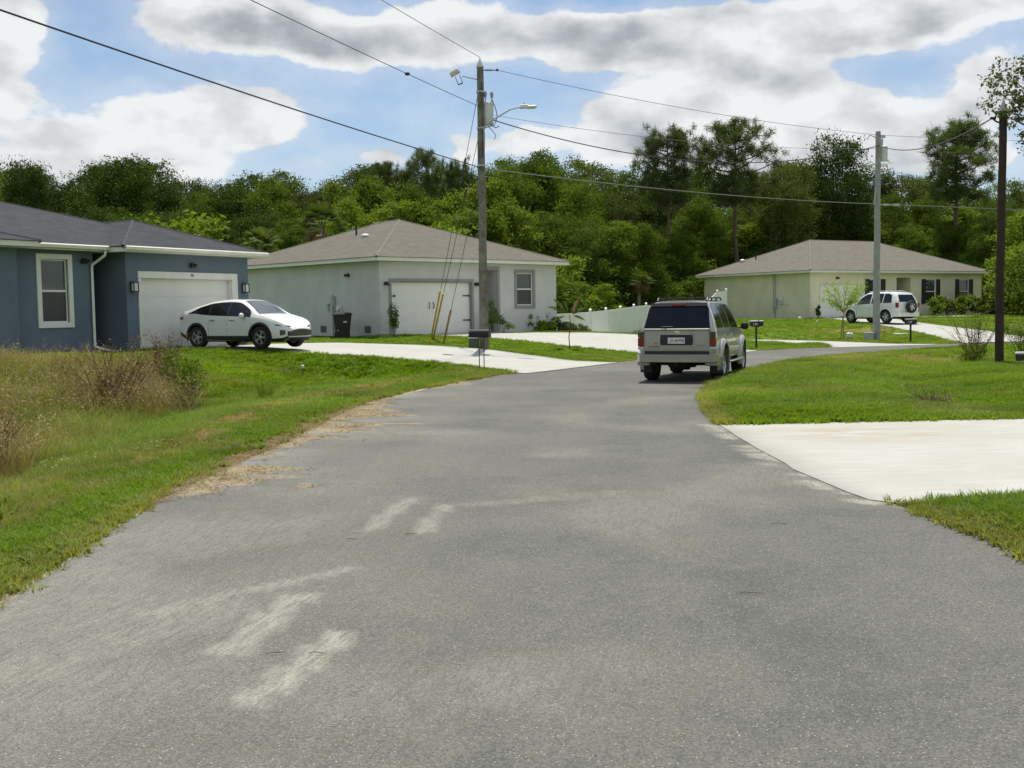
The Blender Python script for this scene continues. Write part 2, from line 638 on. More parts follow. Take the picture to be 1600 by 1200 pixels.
DRIVES = {
    'blue': resample([(-11.15, 33.6), (-9.4, 32.9), (-6.1, 32.15), (-3.8, 32.0), (-2.5, 31.3), (-1.4, 30.7), (-.2, 28.9), (.35, 28.2), (.6, 28.4), (3.3, 33.2), (2.95, 33.35), (2.0, 33.8), (.5, 35.8), (-1.1, 37.1), (-4.4, 37.5), (-7.0, 37.6), (-9.2, 37.1)], 0.6),
    'pale': resample([(-5.0, 44.75), (-3.6, 44.9), (-1.6, 44.0), (.6, 42.4), (2.4, 40.4), (3.7, 39.2), (4.4, 38.2), (4.3, 35.2), (4.6, 34.9), (9.0, 39.95), (8.6, 41.2), (7.4, 45.2), (5.7, 48.3), (3.5, 48.9), (1.0, 48.6), (.0, 47.4), (1.45, 50.2), (1.1, 50.7), (-1.6, 48.05)], 0.6),
    'side': resample([(13.0, 42.6), (17.4, 44.1), (15.9, 45.4), (14.4, 49.1), (12.2, 51.9), (9.0, 53.4), (2, 70), (-1.0, 69), (8.2, 50.6), (11.0, 50.0), (12.2, 46.9), (13.3, 47.3), (12.7, 43.2)], 0.6),
    'far': resample([(19.95, 70.4), (19.35, 58), (18.9, 50.6), (18.9, 44.6), (22.6, 45.3), (22.3, 50), (22.4, 60), (23.5, 66), (25.1, 73.3)], 0.8),
    'walk': resample([(24.6, 68.3), (27.0, 67.6), (29.9, 69.5), (29.3, 74.9), (28.1, 74.9), (28.5, 70.2), (26.8, 69.2), (24.6, 69.4)], 0.8),
    'near': resample([(2.93, 15.35), (2.90, 11.1), (3.08, 9.3), (3.25, 9.10), (3.6, 9.16), (4.42, 9.3), (7, 9.35), (16, 9.3), (16, 15.0), (7.2, 15.23)], 0.5),
}


def drive_z(name, x, y):
    s = np.maximum(dist_poly(x, y, ROAD), 0)
    if name == 'blue':
        return np.interp(s, [0, 1.5, 4, 7, 10], [0, .05, .2, .46, .6])
    if name == 'pale':
        return np.interp(s, [0, 2, 6, 10, 13], [0, .06, .3, .56, .66])
    if name == 'side':
        return np.interp(s, [0, 6, 12, 30], [0, .02, .06, .1])
    if name == 'far':
        return np.interp(s, [0, 5, 14, 25], [.0, .32, .62, .80])
    if name == 'walk':
        return np.full(np.shape(s), .80)
    return np.interp(s, [0, 6, 12], [.0, .06, .2])


HOUSES = {   # corner, rotation, extent along the front and in depth, slab height
    'blue': ((-11.61, 33.0), 60, (-12, 5.2), (0.0, 11.0), .60),
    'pale': ((-5.33, 44.4), 44, (0, 10.4), (0, 11.2), .66),
    'cream': ((19.2, 70.0), 30, (0, 16.9), (0, 10.4), .80),
}


def house_poly(k):
    (cx, cy), a, (x0, x1), (y0, y1), _ = HOUSES[k]
    a = rad(a)
    return np.array([(cx + u * math.cos(a) - v * math.sin(a), cy + u * math.sin(a) + v * math.cos(a)) for u, v in ((x0, y0), (x1, y0), (x1, y1), (x0, y1))])


def ground_z(x, y, under=True):
    shp = np.shape(x)
    x = np.asarray(x, float).ravel()
    y = np.asarray(y, float).ravel()
    sr = sdist(x, y, ROAD)
    s = np.maximum(sr, 0)
    left = dist_poly(x, y, LE, False) < dist_poly(x, y, RE, False)
    hl = np.interp(s, [0, .7, 1.8, 3.4, 4.8, 7, 9, 11, 60], [0, 0.0, -.04, -.30, -.32, .05, .38, .5, .55])
    hf = np.interp(s, [0, 1.5, 3, 6, 14, 22, 28, 60], [0, .02, 0, .12, .5, .75, .78, .8])
    hm = np.interp(s, [0, 1, 3, 6, 9, 60], [0, 0, .02, .28, .5, .52])
    w2 = sst(-3, 1, x) * sst(31, 34, y)
    w3 = sst(9, 14, x)
    z = hl * (1 - w2) + hm * w2
    z = z * (1 - w3) + hf * w3
    low = np.exp(-(((x - 6.5) / 4.0) ** 2 + ((y - 58) / 9.0) ** 2))
    z = z * (1 - low) + (-.22 + .012 * (y - 54)) * low
    # verge island on the right
    zr = np.interp(s, [0, .6, 2.5, 4.2, 6, 12, 60], [0, .03, .05, -.12, .02, .12, .15]) + .06
    zr = np.where(s < .5, zr * s / .5, zr)
    z = np.where(left, z, zr)
    z = z + (fbm(x, y, 3.0, 1) - .5) * .10 * sst(.4, 3, s)
    for k in HOUSES:
        d = sdist(x, y, house_poly(k))
        w = 1 - sst(0.2, 4.0, d)
        z = z * (1 - w) + (HOUSES[k][4] - .10) * w
    for k, P in DRIVES.items():
        d = sdist(x, y, P)
        zd = drive_z(k, x, y)
        w = 1 - sst(0.0, 2.2 if k != 'near' else 1.2, d)
        z = z * (1 - w) + (zd - .0) * w
        if under:
            z = z - .12 * (1 - sst(-.30, 0.0, d))
    if under:
        z = z - .10 * (1 - sst(-.35, 0.0, sr))
    return z.reshape(shp)


def gz(x, y):
    return float(ground_z(np.array([x]), np.array([y]), False)[0])


def axis(lo, hi, fine_lo, fine_hi, step, grow=1.22):
    a = list(np.arange(fine_lo, fine_hi + 1e-6, step))
    d = step
    while a[-1] < hi:
        d *= grow
        a.append(a[-1] + d)
    d = step
    while a[0] > lo:
        d *= grow
        a.insert(0, a[0] - d)
    return np.array(a)


GX = axis(-900, 900, -19, 26, .26)
GY = axis(-300, 1400, 3, 60, .30)
X, Y = np.meshgrid(GX, GY)
Z = ground_z(X, Y)
# the sand spilled from the left verge on to the asphalt, and the pale edge strips
def sand_amount(x, y):
    sr = sdist(x, y, ROAD)
    dl = dist_poly(x, y, LE, False)
    nn = fbm(x, y, .8, 3)
    n2 = fbm(x * .45, y * 2.2, .9, 9)
    out = sr > 0
    a = np.where(out, 1 - sst(nn * .22, .08 + nn * .26, dl), 0) * sst(30, 26, y)
    reach = np.interp(y, [9, 10, 12, 14, 16, 18, 20, 21.5], [0, .05, .35, .6, .6, .35, .15, 0])
    spill = (1 - sst(0, .5, dl - reach * (2.6 * sst(.35, .75, n2)))) * sst(.25, .5, n2 * .6 + nn * .5)
    spill = spill * sst(9, 10.5, y) * sst(21.5, 20, y) * .9
    spill2 = np.where(out, (1 - sst(.0, .25, dl - (.1 + nn * .9) * np.interp(y, [9, 12, 17, 21], [0, .45, .55, 0]))) * sst(9, 10.5, y) * sst(21, 19, y) * .8, 0)
    pile = np.exp(-((x + 2.02) / .16) ** 2 - ((y - 10.55) / .14) ** 2)
    pile = np.maximum(pile, .8 * np.exp(-((x + 2.45) / .5) ** 2 - ((y - 11.1) / .16) ** 2))
    return np.clip(np.maximum(np.maximum(a, np.where(out, spill2, spill)), np.where(out, 0, pile)), 0, 1)


xr, yr = X.ravel(), Y.ravel()
near = (xr > -20) & (xr < 26) & (yr > 2) & (yr < 60)
sand = np.zeros(xr.shape)
sand[near] = sand_amount(xr[near], yr[near])


def sand_reach(x, y):
    """how far the bare strip reaches out from the left road edge"""
    nn = fbm(x, y, .8, 3)
    n2 = fbm(x, y, 2.0, 19)
    base = np.clip((nn - .30) * .45, 0, .22) * sst(.35, .6, n2) + .02
    lit = np.interp(y, [9.0, 11, 13.5, 17, 19, 21.5], [0, .35, .55, .5, .25, 0]) * (.35 + 1.2 * nn)
    return (base + lit) * sst(30, 27, y)


def dry_amount(x, y):
    s = np.maximum(sdist(x, y, ROAD), 0)
    left = dist_poly(x, y, LE, False) < dist_poly(x, y, RE, False)
    n = fbm(x, y, 1.6, 5)
    n2 = fbm(x, y, .5, 6)
    a = sst(.50, .78, n) * .6
    strip = np.exp(-((s - 1.5 - (n - .5) * .5) / .45) ** 2) * (y < 27) * left * sst(.3, .6, n2) * 1.6
    a = np.where(left & (y < 30), a * 1.5, a)
    bare = np.exp(-((x - 10.9) / 2.2) ** 2 - ((y - 31.5) / 1.7) ** 2) * 1.1 * sst(.25, .6, n2)
    far3 = np.exp(-((x - 17) / 3.0) ** 2 - ((y - 55) / 5) ** 2) * .75 * sst(.35, .65, n)
    edge = (1 - sst(.05, .45, s)) * .5
    return np.clip(np.maximum.reduce([a * .45, strip, bare, far3, edge]), 0, 1)


dry = np.zeros(xr.shape)
dry[near] = dry_amount(xr[near], yr[near])
litter = sst(9.0, 11.5, yr) * sst(23, 20, yr)
edge = np.full(xr.shape, 2.0)
reach = np.zeros(xr.shape)
edge[near] = np.clip(dist_poly(xr[near], yr[near], LE, False), 0, 2) * np.where(sdist(xr[near], yr[near], ROAD) > 0, 1, -1)
reach[near] = sand_reach(xr[near], yr[near])
nx, ny = len(GX), len(GY)
ii = (np.arange(ny - 1)[:, None] * nx + np.arange(nx - 1)[None, :]).ravel()
F = np.stack([ii, ii + 1, ii + 1 + nx, ii + nx], 1)

mg = bpy.data.materials.new('lawn_soil')
mg.use_nodes = True
g = NT(mg.node_tree)
b = g.n['Principled BSDF']
oc = g.node('ShaderNodeTexCoord').outputs['Object']
n1 = g.noise(oc, 1.1, 6, 0.65)
n2 = g.noise(oc, 9, 5, 0.7)
n3 = g.noise(oc, 55, 3, 0.7)
c = g.mix(g.ramp(n1, .35, .65), (.095, .165, .010), (.14, .215, .016))
c = g.mix(g.ramp(n2, .4, .7), c, (.07, .115, .010))
c = g.mix(g.ramp(n3, .45, .75, 0, .5), c, (.17, .22, .03))
d = g.m('ADD', g.attr('dry'), g.m('MULTIPLY', g.m('SUBTRACT', n2, .5), .7))
c = g.mix(g.ramp(d, .25, .8), c, g.mix(n3, (.20, .145, .07), (.30, .22, .11)))
sd = g.m('ADD', g.m('SUBTRACT', g.attr('reach'), g.attr('edge')), g.m('MULTIPLY', g.m('SUBTRACT', n2, .5), .25))
sc_ = g.mix(g.attr('litter'), g.mix(n3, (.40, .36, .27), (.50, .46, .37)), g.mix(n3, (.17, .115, .055), (.34, .25, .14)))
c = g.mix(g.ramp(sd, -.06, .06), c, sc_)
g.put(b.inputs['Base Color'], c)
b.inputs['Roughness'].default_value = 0.95
b.inputs['Specular IOR Level'].default_value = 0.1
bp = g.node('ShaderNodeBump')
bp.inputs['Strength'].default_value = 0.9
bp.inputs['Distance'].default_value = 0.05
g.put(bp.inputs['Height'], g.m('ADD', n2, g.m('MULTIPLY', n3, .5)))
g.l.new(bp.outputs[0], b.inputs['Normal'])
me = np_mesh('ground', np.stack([xr, yr, Z.ravel()], 1), F, [mg], {'sand': ('POINT', sand), 'dry': ('POINT', dry), 'litter': ('POINT', litter), 'edge': ('POINT', edge), 'reach': ('POINT', reach)}, True)
tag(link('ground', me), kind='structure')


# ------------------------------------------------------------------ sheets laid on the terrain
def sheet(name, P, zf, step, m, attrs=None, skirt=.12, grid=None, rough_edge=0.0):
    from mathutils.geometry import delaunay_2d_cdt
    P = np.asarray(P, float)
    if rough_edge:
        P = P + (np.stack([fbm(P[:, 0], P[:, 1], .35, 2), fbm(P[:, 0], P[:, 1], .35, 8)], 1) - .5) * rough_edge
    lo, hi = P.min(0), P.max(0)
    if grid is None:
        gx, gy = np.meshgrid(np.arange(lo[0], hi[0], step), np.arange(lo[1], hi[1], step))
        gx, gy = gx.ravel(), gy.ravel()
    else:
        gx, gy = grid
    d = sdist(gx, gy, P)
    k = d < -step * .35
    pts = np.vstack([P, np.stack([gx[k], gy[k]], 1)])
    n = len(P)
    r = delaunay_2d_cdt([Vector(p) for p in pts], [(i, (i + 1) % n) for i in range(n)], [], 1, 1e-5)
    V = np.array([(v.x, v.y) for v in r[0]])
    T = np.array([f for f in r[2] if len(f) == 3])
    z = zf(V[:, 0], V[:, 1])
    V3 = np.column_stack([V, z])
    at = {}
    for a, fn in (attrs or {}).items():
        at[a] = fn(V[:, 0], V[:, 1])
    if skirt:
        E = [e for e in r[1]]
        from collections import Counter
        cnt = Counter()
        for t in T:
            for i in range(3):
                cnt[tuple(sorted((int(t[i]), int(t[(i + 1) % 3]))))] += 1
        be = [e for e, c in cnt.items() if c == 1]
        ids = sorted({i for e in be for i in e})
        mp = {i: len(V3) + q for q, i in enumerate(ids)}
        V3 = np.vstack([V3, V3[ids] - np.array([0, 0, skirt])])
        ex = []
        for a, c_ in be:
            ex += [(a, c_, mp[c_]), (a, mp[c_], mp[a])]
        T = np.vstack([T, np.array(ex)])
        for a in at:
            at[a] = np.concatenate([at[a], at[a][ids]])
    me = np_mesh(name, V3, T, [m], {a: ('POINT', v) for a, v in at.items()})
    return link(name, me)


def dust_amount(x, y):
    def ell(cx, cy, lx, ly, w, l):
        """soft bar from direction (lx, ly)"""
        L = math.hypot(lx, ly)
        ux, uy = lx / L, ly / L
        a = (x - cx) * ux + (y - cy) * uy
        b = -(x - cx) * uy + (y - cy) * ux
        return (1 - sst(.80, 1.05, np.abs(a) / l + .12 * (vnoise(x, y, .06, 3) - .5))) * (1 - sst(.70, 1.1, np.abs(b) / w + .3 * (vnoise(x, y, .09, 7) - .5)))
    n = fbm(x, y, .28, 4)
    m = np.zeros(np.shape(x))
    for q in (((-1.36, 5.85, .18, 1.2, .115, .66), .75), ((-1.03, 5.12, .26, 1.0, .095, .58), .85), ((-1.60, 6.55, .85, .9, .07, .85), .6), ((-1.9, 6.3, .85, .7, .10, .8), .4),
              ((-1.03, 9.0, .2, 1.4, .085, .85), .6), ((-.66, 8.75, .14, 1.2, .08, .7), .55), ((-2.05, 5.6, .6, .9, .25, .9), .4), ((.3, 9.6, 1.3, .5, .12, .9), .3)):
        m = np.maximum(m, ell(*q[0]) * q[1])
    m = m * (.75 + .5 * n)
    left = np.exp(-((x + 3.1) / 2.1) ** 2) * .65 * fbm(x, y, 1.1, 12) ** 1.3 + .25 * sst(.5, .75, fbm(x, y, 1.7, 15))
    dn = dist_poly(x, y, DRIVES['near'])
    crumbs = (1 - sst(.0, .12, dn - .22 * fbm(x, y, .3, 61))) * sst(.35, .6, fbm(x, y, .25, 63)) * 1.1
    return np.clip(np.maximum(np.maximum(m, left), crumbs), 0, 1)


ma = bpy.data.materials.new('asphalt')
ma.use_nodes = True
g = NT(ma.node_tree)
b = g.n['Principled BSDF']
oc = g.node('ShaderNodeTexCoord').outputs['Object']
big = g.noise(oc, .55, 4, .6)
mid = g.noise(oc, 4.5, 5, .65)
c = g.mix(g.ramp(big, .35, .65), (.093, .093, .085), (.122, .121, .108))
lane = g.noise(g.v('MULTIPLY', oc, (1.0, .12, 1)), 1.1, 3, .5)
c = g.v('SCALE', c, scale=g.ramp(lane, .3, .7, .95, 1.05))
c = g.mix(g.ramp(mid, .35, .75, 0, .5), c, (.140, .136, .120))
vor = g.node('ShaderNodeTexVoronoi', feature='F1')
vor.inputs['Scale'].default_value = 125
g.put(vor.inputs['Vector'], oc)
vc = g.sep(vor.outputs['Color'])
stone = g.ramp(vc[0], .0, 1, .62, 1.38, False)
c = g.v('SCALE', c, scale=stone)
chip = g.m('MULTIPLY', g.ramp(vc[1], .965, .975), g.ramp(vor.outputs['Distance'], .35, .5, 1, 0))
c = g.mix(g.m('MULTIPLY', chip, .8), c, (.50, .47, .40))
pit = g.m('MULTIPLY', g.ramp(vc[2], .90, .93), g.ramp(vor.outputs['Distance'], .4, .6, 1, 0))
c = g.mix(g.m('MULTIPLY', pit, .6), c, (.045, .045, .043))
streak = g.noise(g.v('MULTIPLY', g.v('ADD', oc, g.comb(g.m('MULTIPLY', g.sep(oc)[1], -.2), 0, 0)), (1.0, .14, 1)), 34, 6, .75)
du = g.m('MULTIPLY', g.attr('dust'), g.ramp(streak, .34, .60, .38, 1.15))
c = g.mix(g.m('MULTIPLY', du, 1.0, clamp=True), c, g.v('SCALE', (.31, .30, .25), scale=g.ramp(stone,   .62, 1.38, .85, 1.15)))
fine = g.noise(oc, 30, 4, .7)
sd = g.m('ADD', g.attr('sand'), g.m('MULTIPLY', g.m('SUBTRACT', fine, .5), .9))
sd = g.m('ADD', sd, g.m('MULTIPLY', g.m('SUBTRACT', streak, .5), .5))
c = g.mix(g.ramp(sd, .35, .85, 0, .92), c, g.mix(g.ramp(fine, .3, .7), (.20, .145, .075), (.38, .30, .19)))
g.put(b.inputs['Base Color'], c)
b.inputs['Roughness'].default_value = 0.82
b.inputs['Specular IOR Level'].default_value = 0.35
bp = g.node('ShaderNodeBump')
bp.inputs['Strength'].default_value = 0.55
bp.inputs['Distance'].default_value = 0.006
g.put(bp.inputs['Height'], g.m('ADD', vor.outputs['Distance'], g.m('MULTIPLY', vc[0], .8)))
g.l.new(bp.outputs[0], b.inputs['Normal'])


def road_grid():
    xs, ys = [], []
    y = -30.0
    while y < 53:
        st = .08 if 3.5 < y < 9.6 else .14 if 9.6 <= y < 13 else (.2 if 13 <= y < 22 else .9)
        x = np.arange(-4, 92 if y > 38 else 16, st)
        xs.append(x)
        ys.append(np.full(x.shape, y))
        y += st
    return np.concatenate(xs), np.concatenate(ys)


tag(sheet('road', ROAD, lambda x, y: np.full(x.shape, .006), .12, ma, {'dust': dust_amount, 'sand': sand_amount}, skirt=.08, grid=road_grid(), rough_edge=.10), kind='structure')


def concrete(name, col, stain=False):
    m = bpy.data.materials.new(name)
    m.use_nodes = True
    g = NT(m.node_tree)
    b = g.n['Principled BSDF']
    oc = g.node('ShaderNodeTexCoord').outputs['Object']
    n1 = g.noise(oc, .7, 5, .6)
    n2 = g.noise(g.v('MULTIPLY', oc, (1, 5, 1)), 1.6, 5, .6)
    n3 = g.noise(oc, 60, 3, .6)
    c = g.mix(g.ramp(n1, .35, .7, 0, .8), col, (col[0] * .88, col[1] * .86, col[2] * .80))
    c = g.mix(g.ramp(n2, .42, .72, 0, .75), c, tuple(v * .84 for v in col))
    c = g.v('SCALE', c, scale=g.ramp(n3, .3, .7, .96, 1.04))
    if stain:
        d = g.v('MULTIPLY_ADD', oc, (1 / 1.3, 1 / .9, 0), (-4.6 / 1.3, -14.0 / .9, 0))
        w = g.m('EXPONENT', g.m('MULTIPLY', g.v('DOT_PRODUCT', d, d), -1.0))
        w = g.m('MULTIPLY', w, g.ramp(g.noise(g.v('MULTIPLY', oc, (.6, 2.2, 1)), 1.5, 5, .65), .38, .62))
        c = g.mix(g.m('MULTIPLY', w, .8), c, (.35, .285, .195))
    g.put(b.inputs['Base Color'], c)
    b.inputs['Roughness'].default_value = .85
    b.inputs['Specular IOR Level'].default_value = .2
    bp = g.node('ShaderNodeBump')
    bp.inputs['Strength'].default_value = .3
    bp.inputs['Distance'].default_value = .005
    g.put(bp.inputs['Height'], n3)
    g.l.new(bp.outputs[0], b.inputs['Normal'])
    return m


MC = concrete('driveway_concrete', (.44, .436, .405))
MC2 = concrete('stained_concrete', (.445, .44, .41), True)
for k, P in DRIVES.items():
    nm = {'walk': 'footpath'}.get(k, 'driveway')
    tag(sheet(nm, P, lambda x, y, k=k: drive_z(k, x, y) + .013, .6, MC2 if k == 'near' else MC, skirt=.12, rough_edge=.09 if k == 'near' else .04), kind='structure')


# ------------------------------------------------------------------ grass, as scattered tufts
def blade_mesh(name, n, h, spread, w, bend, m, seg=2, heads=0.0, seed=1, lean=0.25):
    r = np.random.default_rng(seed)
    V, Fq, cl = [], [], []
    for i in range(n):
        a = r.random() * 2 * PI
        rr = spread * math.sqrt(r.random())
        base = np.array([rr * math.cos(a), rr * math.sin(a), 0])
        d = np.array([math.cos(a + r.normal(0, .8)), math.sin(a + r.normal(0, .8)), 0])
        side = np.array([-d[1], d[0], 0])
        hh = h * (.55 + .45 * r.random())
        ww = w * (.7 + .6 * r.random())
        bd = bend * (.4 + r.random())
        c = r.random()
        n0 = len(V)
        for s in range(seg + 1):
            t = s / seg
            p = base + d * (bd * hh * t * t + lean * hh * t * r.random() * .3) + np.array([0, 0, hh * (t - .35 * bd * t * t)])
            wd = ww * (1 - t) ** .7 if s < seg else ww * .12
            V += [p - side * wd, p + side * wd]
            cl += [c, c]
        for s in range(seg):
            k = n0 + s * 2
            Fq.append((k, k + 1, k + 3, k + 2))
        if r.random() < heads:
            for q in range(6):
                p = base + d * (bd * hh) + np.array([0, 0, hh * (1 - .35 * bd)]) + r.normal(0, .02, 3) - np.array([0, 0, q * .02])
                e = r.normal(0, 1, 3)
                e /= np.linalg.norm(e)
                u = np.cross(e, [0, 0, 1]) * .5
                k = len(V)
                V += [p, p + (e * .035 + u * .02), p + e * .06, p + (e * .035 - u * .02)]
                cl += [1, 1, 1, 1]
                Fq.append((k, k + 1, k + 2, k + 3))
    me = np_mesh(name, V, Fq, [m], {'cl': ('POINT', cl)})
    return bpy.data.objects.new(name, me)


MG_lawn = leaf_mat('lawn_blades', (.100, .200, .006), (.170, .285, .010), .5, inst=True, spec=.25)
MG_tall = leaf_mat('tall_blades', (.11, .20, .012), (.21, .28, .03), .45, inst=True, spec=.25)
MG_dead = leaf_mat('dead_blades', (.13, .10, .050), (.25, .20, .105), .3, inst=True, spec=.1)


def scatter(name, pts, protos, rot, scl, tint, shade, label, cat):
    """one 'stuff' object per proto: points + instance-on-points"""
    k = len(protos)
    pick = rng.integers(0, k, len(pts))
    for j, pr in enumerate(protos):
        q = pick == j
        me = bpy.data.meshes.new(name)
        P = np.asarray(pts[q], np.float32)
        me.vertices.add(len(P))
        me.vertices.foreach_set('co', P.ravel())
        for an, arr in (('rot', rot), ('scl', scl), ('tint', tint), ('shade', shade)):
            a = me.attributes.new(an, 'FLOAT', 'POINT')
            a.data.foreach_set('value', np.asarray(arr[q], np.float32))
        o = link(name, me)
        tag(o, label, cat, kind='stuff')
        ng = bpy.data.node_groups.new(name + '_scatter', 'GeometryNodeTree')
        ng.interface.new_socket('Geometry', in_out='INPUT', socket_type='NodeSocketGeometry')
        ng.interface.new_socket('Geometry', in_out='OUTPUT', socket_type='NodeSocketGeometry')
        gi, go = ng.nodes.new('NodeGroupInput'), ng.nodes.new('NodeGroupOutput')
        iop = ng.nodes.new('GeometryNodeInstanceOnPoints')
        oi = ng.nodes.new('GeometryNodeObjectInfo')
        oi.inputs[0].default_value = pr
        oi.inputs['As Instance'].default_value = True

        def named(n):
            a = ng.nodes.new('GeometryNodeInputNamedAttribute')
            a.data_type = 'FLOAT'
            a.inputs[0].default_value = n
            return a.outputs[0]
        cx = ng.nodes.new('ShaderNodeCombineXYZ')
        ng.links.new(named('rot'), cx.inputs[2])
        ng.links.new(gi.outputs[0], iop.inputs['Points'])
        ng.links.new(oi.outputs['Geometry'], iop.inputs['Instance'])
        ng.links.new(cx.outputs[0], iop.inputs['Rotation'])
        ng.links.new(named('scl'), iop.inputs['Scale'])
        ng.links.new(iop.outputs[0], go.inputs[0])
        md = o.modifiers.new('scatter', 'NODES')
        md.node_group = ng


def free_mask(x, y, margin=.03):
    ok = sdist(x, y, ROAD) > margin
    for k, P in DRIVES.items():
        ok &= sdist(x, y, P) > margin
    for k in HOUSES:
        ok &= sdist(x, y, house_poly(k)) > .0
    return ok


WEEDS = np.array([(-4.7, 8), (-5.0, 11), (-5.3, 14), (-5.7, 18), (-6.2, 21.5), (-6.6, 24), (-8.0, 26.5), (-12, 27), (-17, 26), (-17, 8)])


def scatter_points(n, x0, x1, y0, y1):
    x = rng.uniform(x0, x1, n)
    y = rng.uniform(y0, y1, n)
    k = (np.abs(x) < .50 * y + 1.2)
    return x[k], y[k]


# lawns: dense close to the road, thinning with distance while tufts grow
lx, ly = [], []
for (y0, y1, dens) in ((5.5, 12, 330), (12, 20, 210), (20, 32, 110), (32, 50, 45), (50, 80, 14)):
    n = int((y1 - y0) * 2 * (.5 * y1 + 1.2) * dens)
    x, y = scatter_points(n, -(.5 * y1 + 1.2), .5 * y1 + 1.2, y0, y1)
    lx.append(x)
    ly.append(y)
lx, ly = np.concatenate(lx), np.concatenate(ly)
k = free_mask(lx, ly, -.03)
lx, ly = lx[k], ly[k]
sa = sand_amount(lx, ly)
dr = dry_amount(lx, ly)
k = ~((dist_poly(lx, ly, LE, False) < sand_reach(lx, ly) * rng.uniform(.5, 1.15, len(lx))) & (rng.random(len(lx)) < .93)) & (rng.random(len(lx)) > np.maximum(dr - .45, 0) * 1.5)
lx, ly, dr, sa = lx[k], ly[k], dr[k], sa[k]
lz = ground_z(lx, ly)
isl = dist_poly(lx, ly, RE, False) < dist_poly(lx, ly, LE, False)
swale = sst(2.2, 3.4, sdist(lx, ly, ROAD)) * (~isl) * (ly < 30)
lscl = (.75 + .5 * rng.random(len(lx))) * (.70 + .75 * fbm(lx, ly, .7, 41)) * np.interp(ly, [5, 12, 20, 35, 60], [.9, 1.0, 1.25, 1.5, 1.9]) * np.where(isl, 1.15, 1.0) * (1 + .55 * swale)
mow = sst(34, 30, ly) * .25 + .75
ltint = np.clip(dr * .9 + rng.normal(0, .10, len(lx)) + .04, 0, 1)
lshade = np.clip(fbm(lx, ly, 1.4, 11) * 1.1 - .05 + rng.normal(0, .12, len(lx)), 0, 1)
protos = [blade_mesh('tuft', 22, .085, .075, .0055, .7, MG_lawn, seed=s) for s in (1, 2, 3)]
scatter('lawn_grass', np.stack([lx, ly, lz - .004], 1), protos, rng.random(len(lx)) * 6.28, lscl * mow, ltint, lshade,
        'short bright green lawn and verge grass either side of the road', 'grass')

# broad-leaved weeds and small pale flowers sprinkled through the verge
wx, wy = scatter_points(9000, -16, 14, 6.5, 30)
k = free_mask(wx, wy, .1) & (fbm(wx, wy, 1.3, 51) > .48)
wx, wy = wx[k], wy[k]
protos = [blade_mesh('weed', 9, .10, .05, .016, 1.1, MG_lawn, 3, seed=s) for s in (21, 22)]
scatter('lawn_weeds', np.stack([wx, wy, ground_z(wx, wy)], 1), protos, rng.random(len(wx)) * 6.28, .6 + .9 * rng.random(len(wx)), rng.random(len(wx)) * .25,
        .15 + .4 * rng.random(len(wx)), 'broad-leaved weeds scattered through the lawn grass', 'weeds')
MG_flower = mat('flower', (.72, .72, .66), .7)
fx = np.concatenate([rng.normal(-4.9, .35, 26), rng.normal(-4.3, .3, 14), rng.uniform(4.5, 9, 30)])
fy = np.concatenate([rng.normal(12.2, .5, 26), rng.normal(13.2, .4, 14), rng.uniform(17, 26, 30)])
k = free_mask(fx, fy, .3)
fx, fy = fx[k], fy[k]
fl = MB()
for a_ in range(5):
    fl.add([(0, 0, .11), (.008 * math.cos(a_ * 1.26 - .3), .008 * math.sin(a_ * 1.26 - .3), .115), (.013 * math.cos(a_ * 1.26), .013 * math.sin(a_ * 1.26), .116), (.008 * math.cos(a_ * 1.26 + .3), .008 * math.sin(a_ * 1.26 + .3), .115)], [(0, 1, 2, 3)])
fo = fl.build('flower_proto', MG_flower)
COL.objects.unlink(fo)
scatter('wild_flowers', np.stack([fx, fy, ground_z(fx, fy)], 1), [fo], rng.random(len(fx)) * 6.28, .7 + .8 * rng.random(len(fx)), 0 * fx, 0 * fx, 'tiny white wild flowers in the verge', 'flowers')

# taller wild grass in the left swale, with dead weeds
def zone(n, P, dens_fn):
    P = np.asarray(P, float)
    lo, hi = P.min(0), P.max(0)
    x, y = rng.uniform(lo[0], hi[0], n), rng.uniform(lo[1], hi[1], n)
    k = inside(x, y, P) & (rng.random(n) < dens_fn(x, y))
    return x[k], y[k]


tx, ty = zone(30000, WEEDS, lambda x, y: np.clip(sst(0, .9, -sdist(x, y, WEEDS)) * .9 + .1, 0, 1) * .42)
x2, y2 = zone(5200, [(-3.9, 8), (-4.9, 8), (-5.6, 17), (-6.6, 25), (-6.3, 27), (-4.9, 27), (-4.7, 18)], lambda x, y: .55 + 0 * x)
x3, y3 = zone(700, [(-6.5, 24), (-3.5, 24), (-1.8, 28.5), (-3, 30.5), (-9, 30.8), (-10, 27)], lambda x, y: .35 + 0 * x)
h0 = 0
h1 = np.interp(-sdist(tx, ty, WEEDS), [0, .8, 2.2, 5], [.30, .55, .85, .92])
gx_ = np.concatenate([tx, x2, x3])
gy_ = np.concatenate([ty, y2, y3])
hh = np.concatenate([h1, np.full(len(x2), .30), np.full(len(x3), .16)]) * (.65 + .55 * rng.random(len(gx_)))
tt = np.clip(fbm(gx_, gy_, 1.6, 21) * 1.7 - .68 + rng.normal(0, .16, len(gx_)), 0, .9)
tt[len(tx):] *= .45
protos = [blade_mesh('tall_tuft', 16, .85, .12, .0065, .75, MG_tall, 4, seed=s) for s in (4, 5, 6)]
scatter('tall_grass', np.stack([gx_, gy_, ground_z(gx_, gy_) - .01], 1), protos, rng.random(len(gx_)) * 6.28, hh * 1.0, tt,
        np.clip(fbm(gx_, gy_, .9, 31) + rng.normal(0, .15, len(gx_)), 0, 1), 'tall unmown wild grass filling the swale left of the road', 'wild grass')

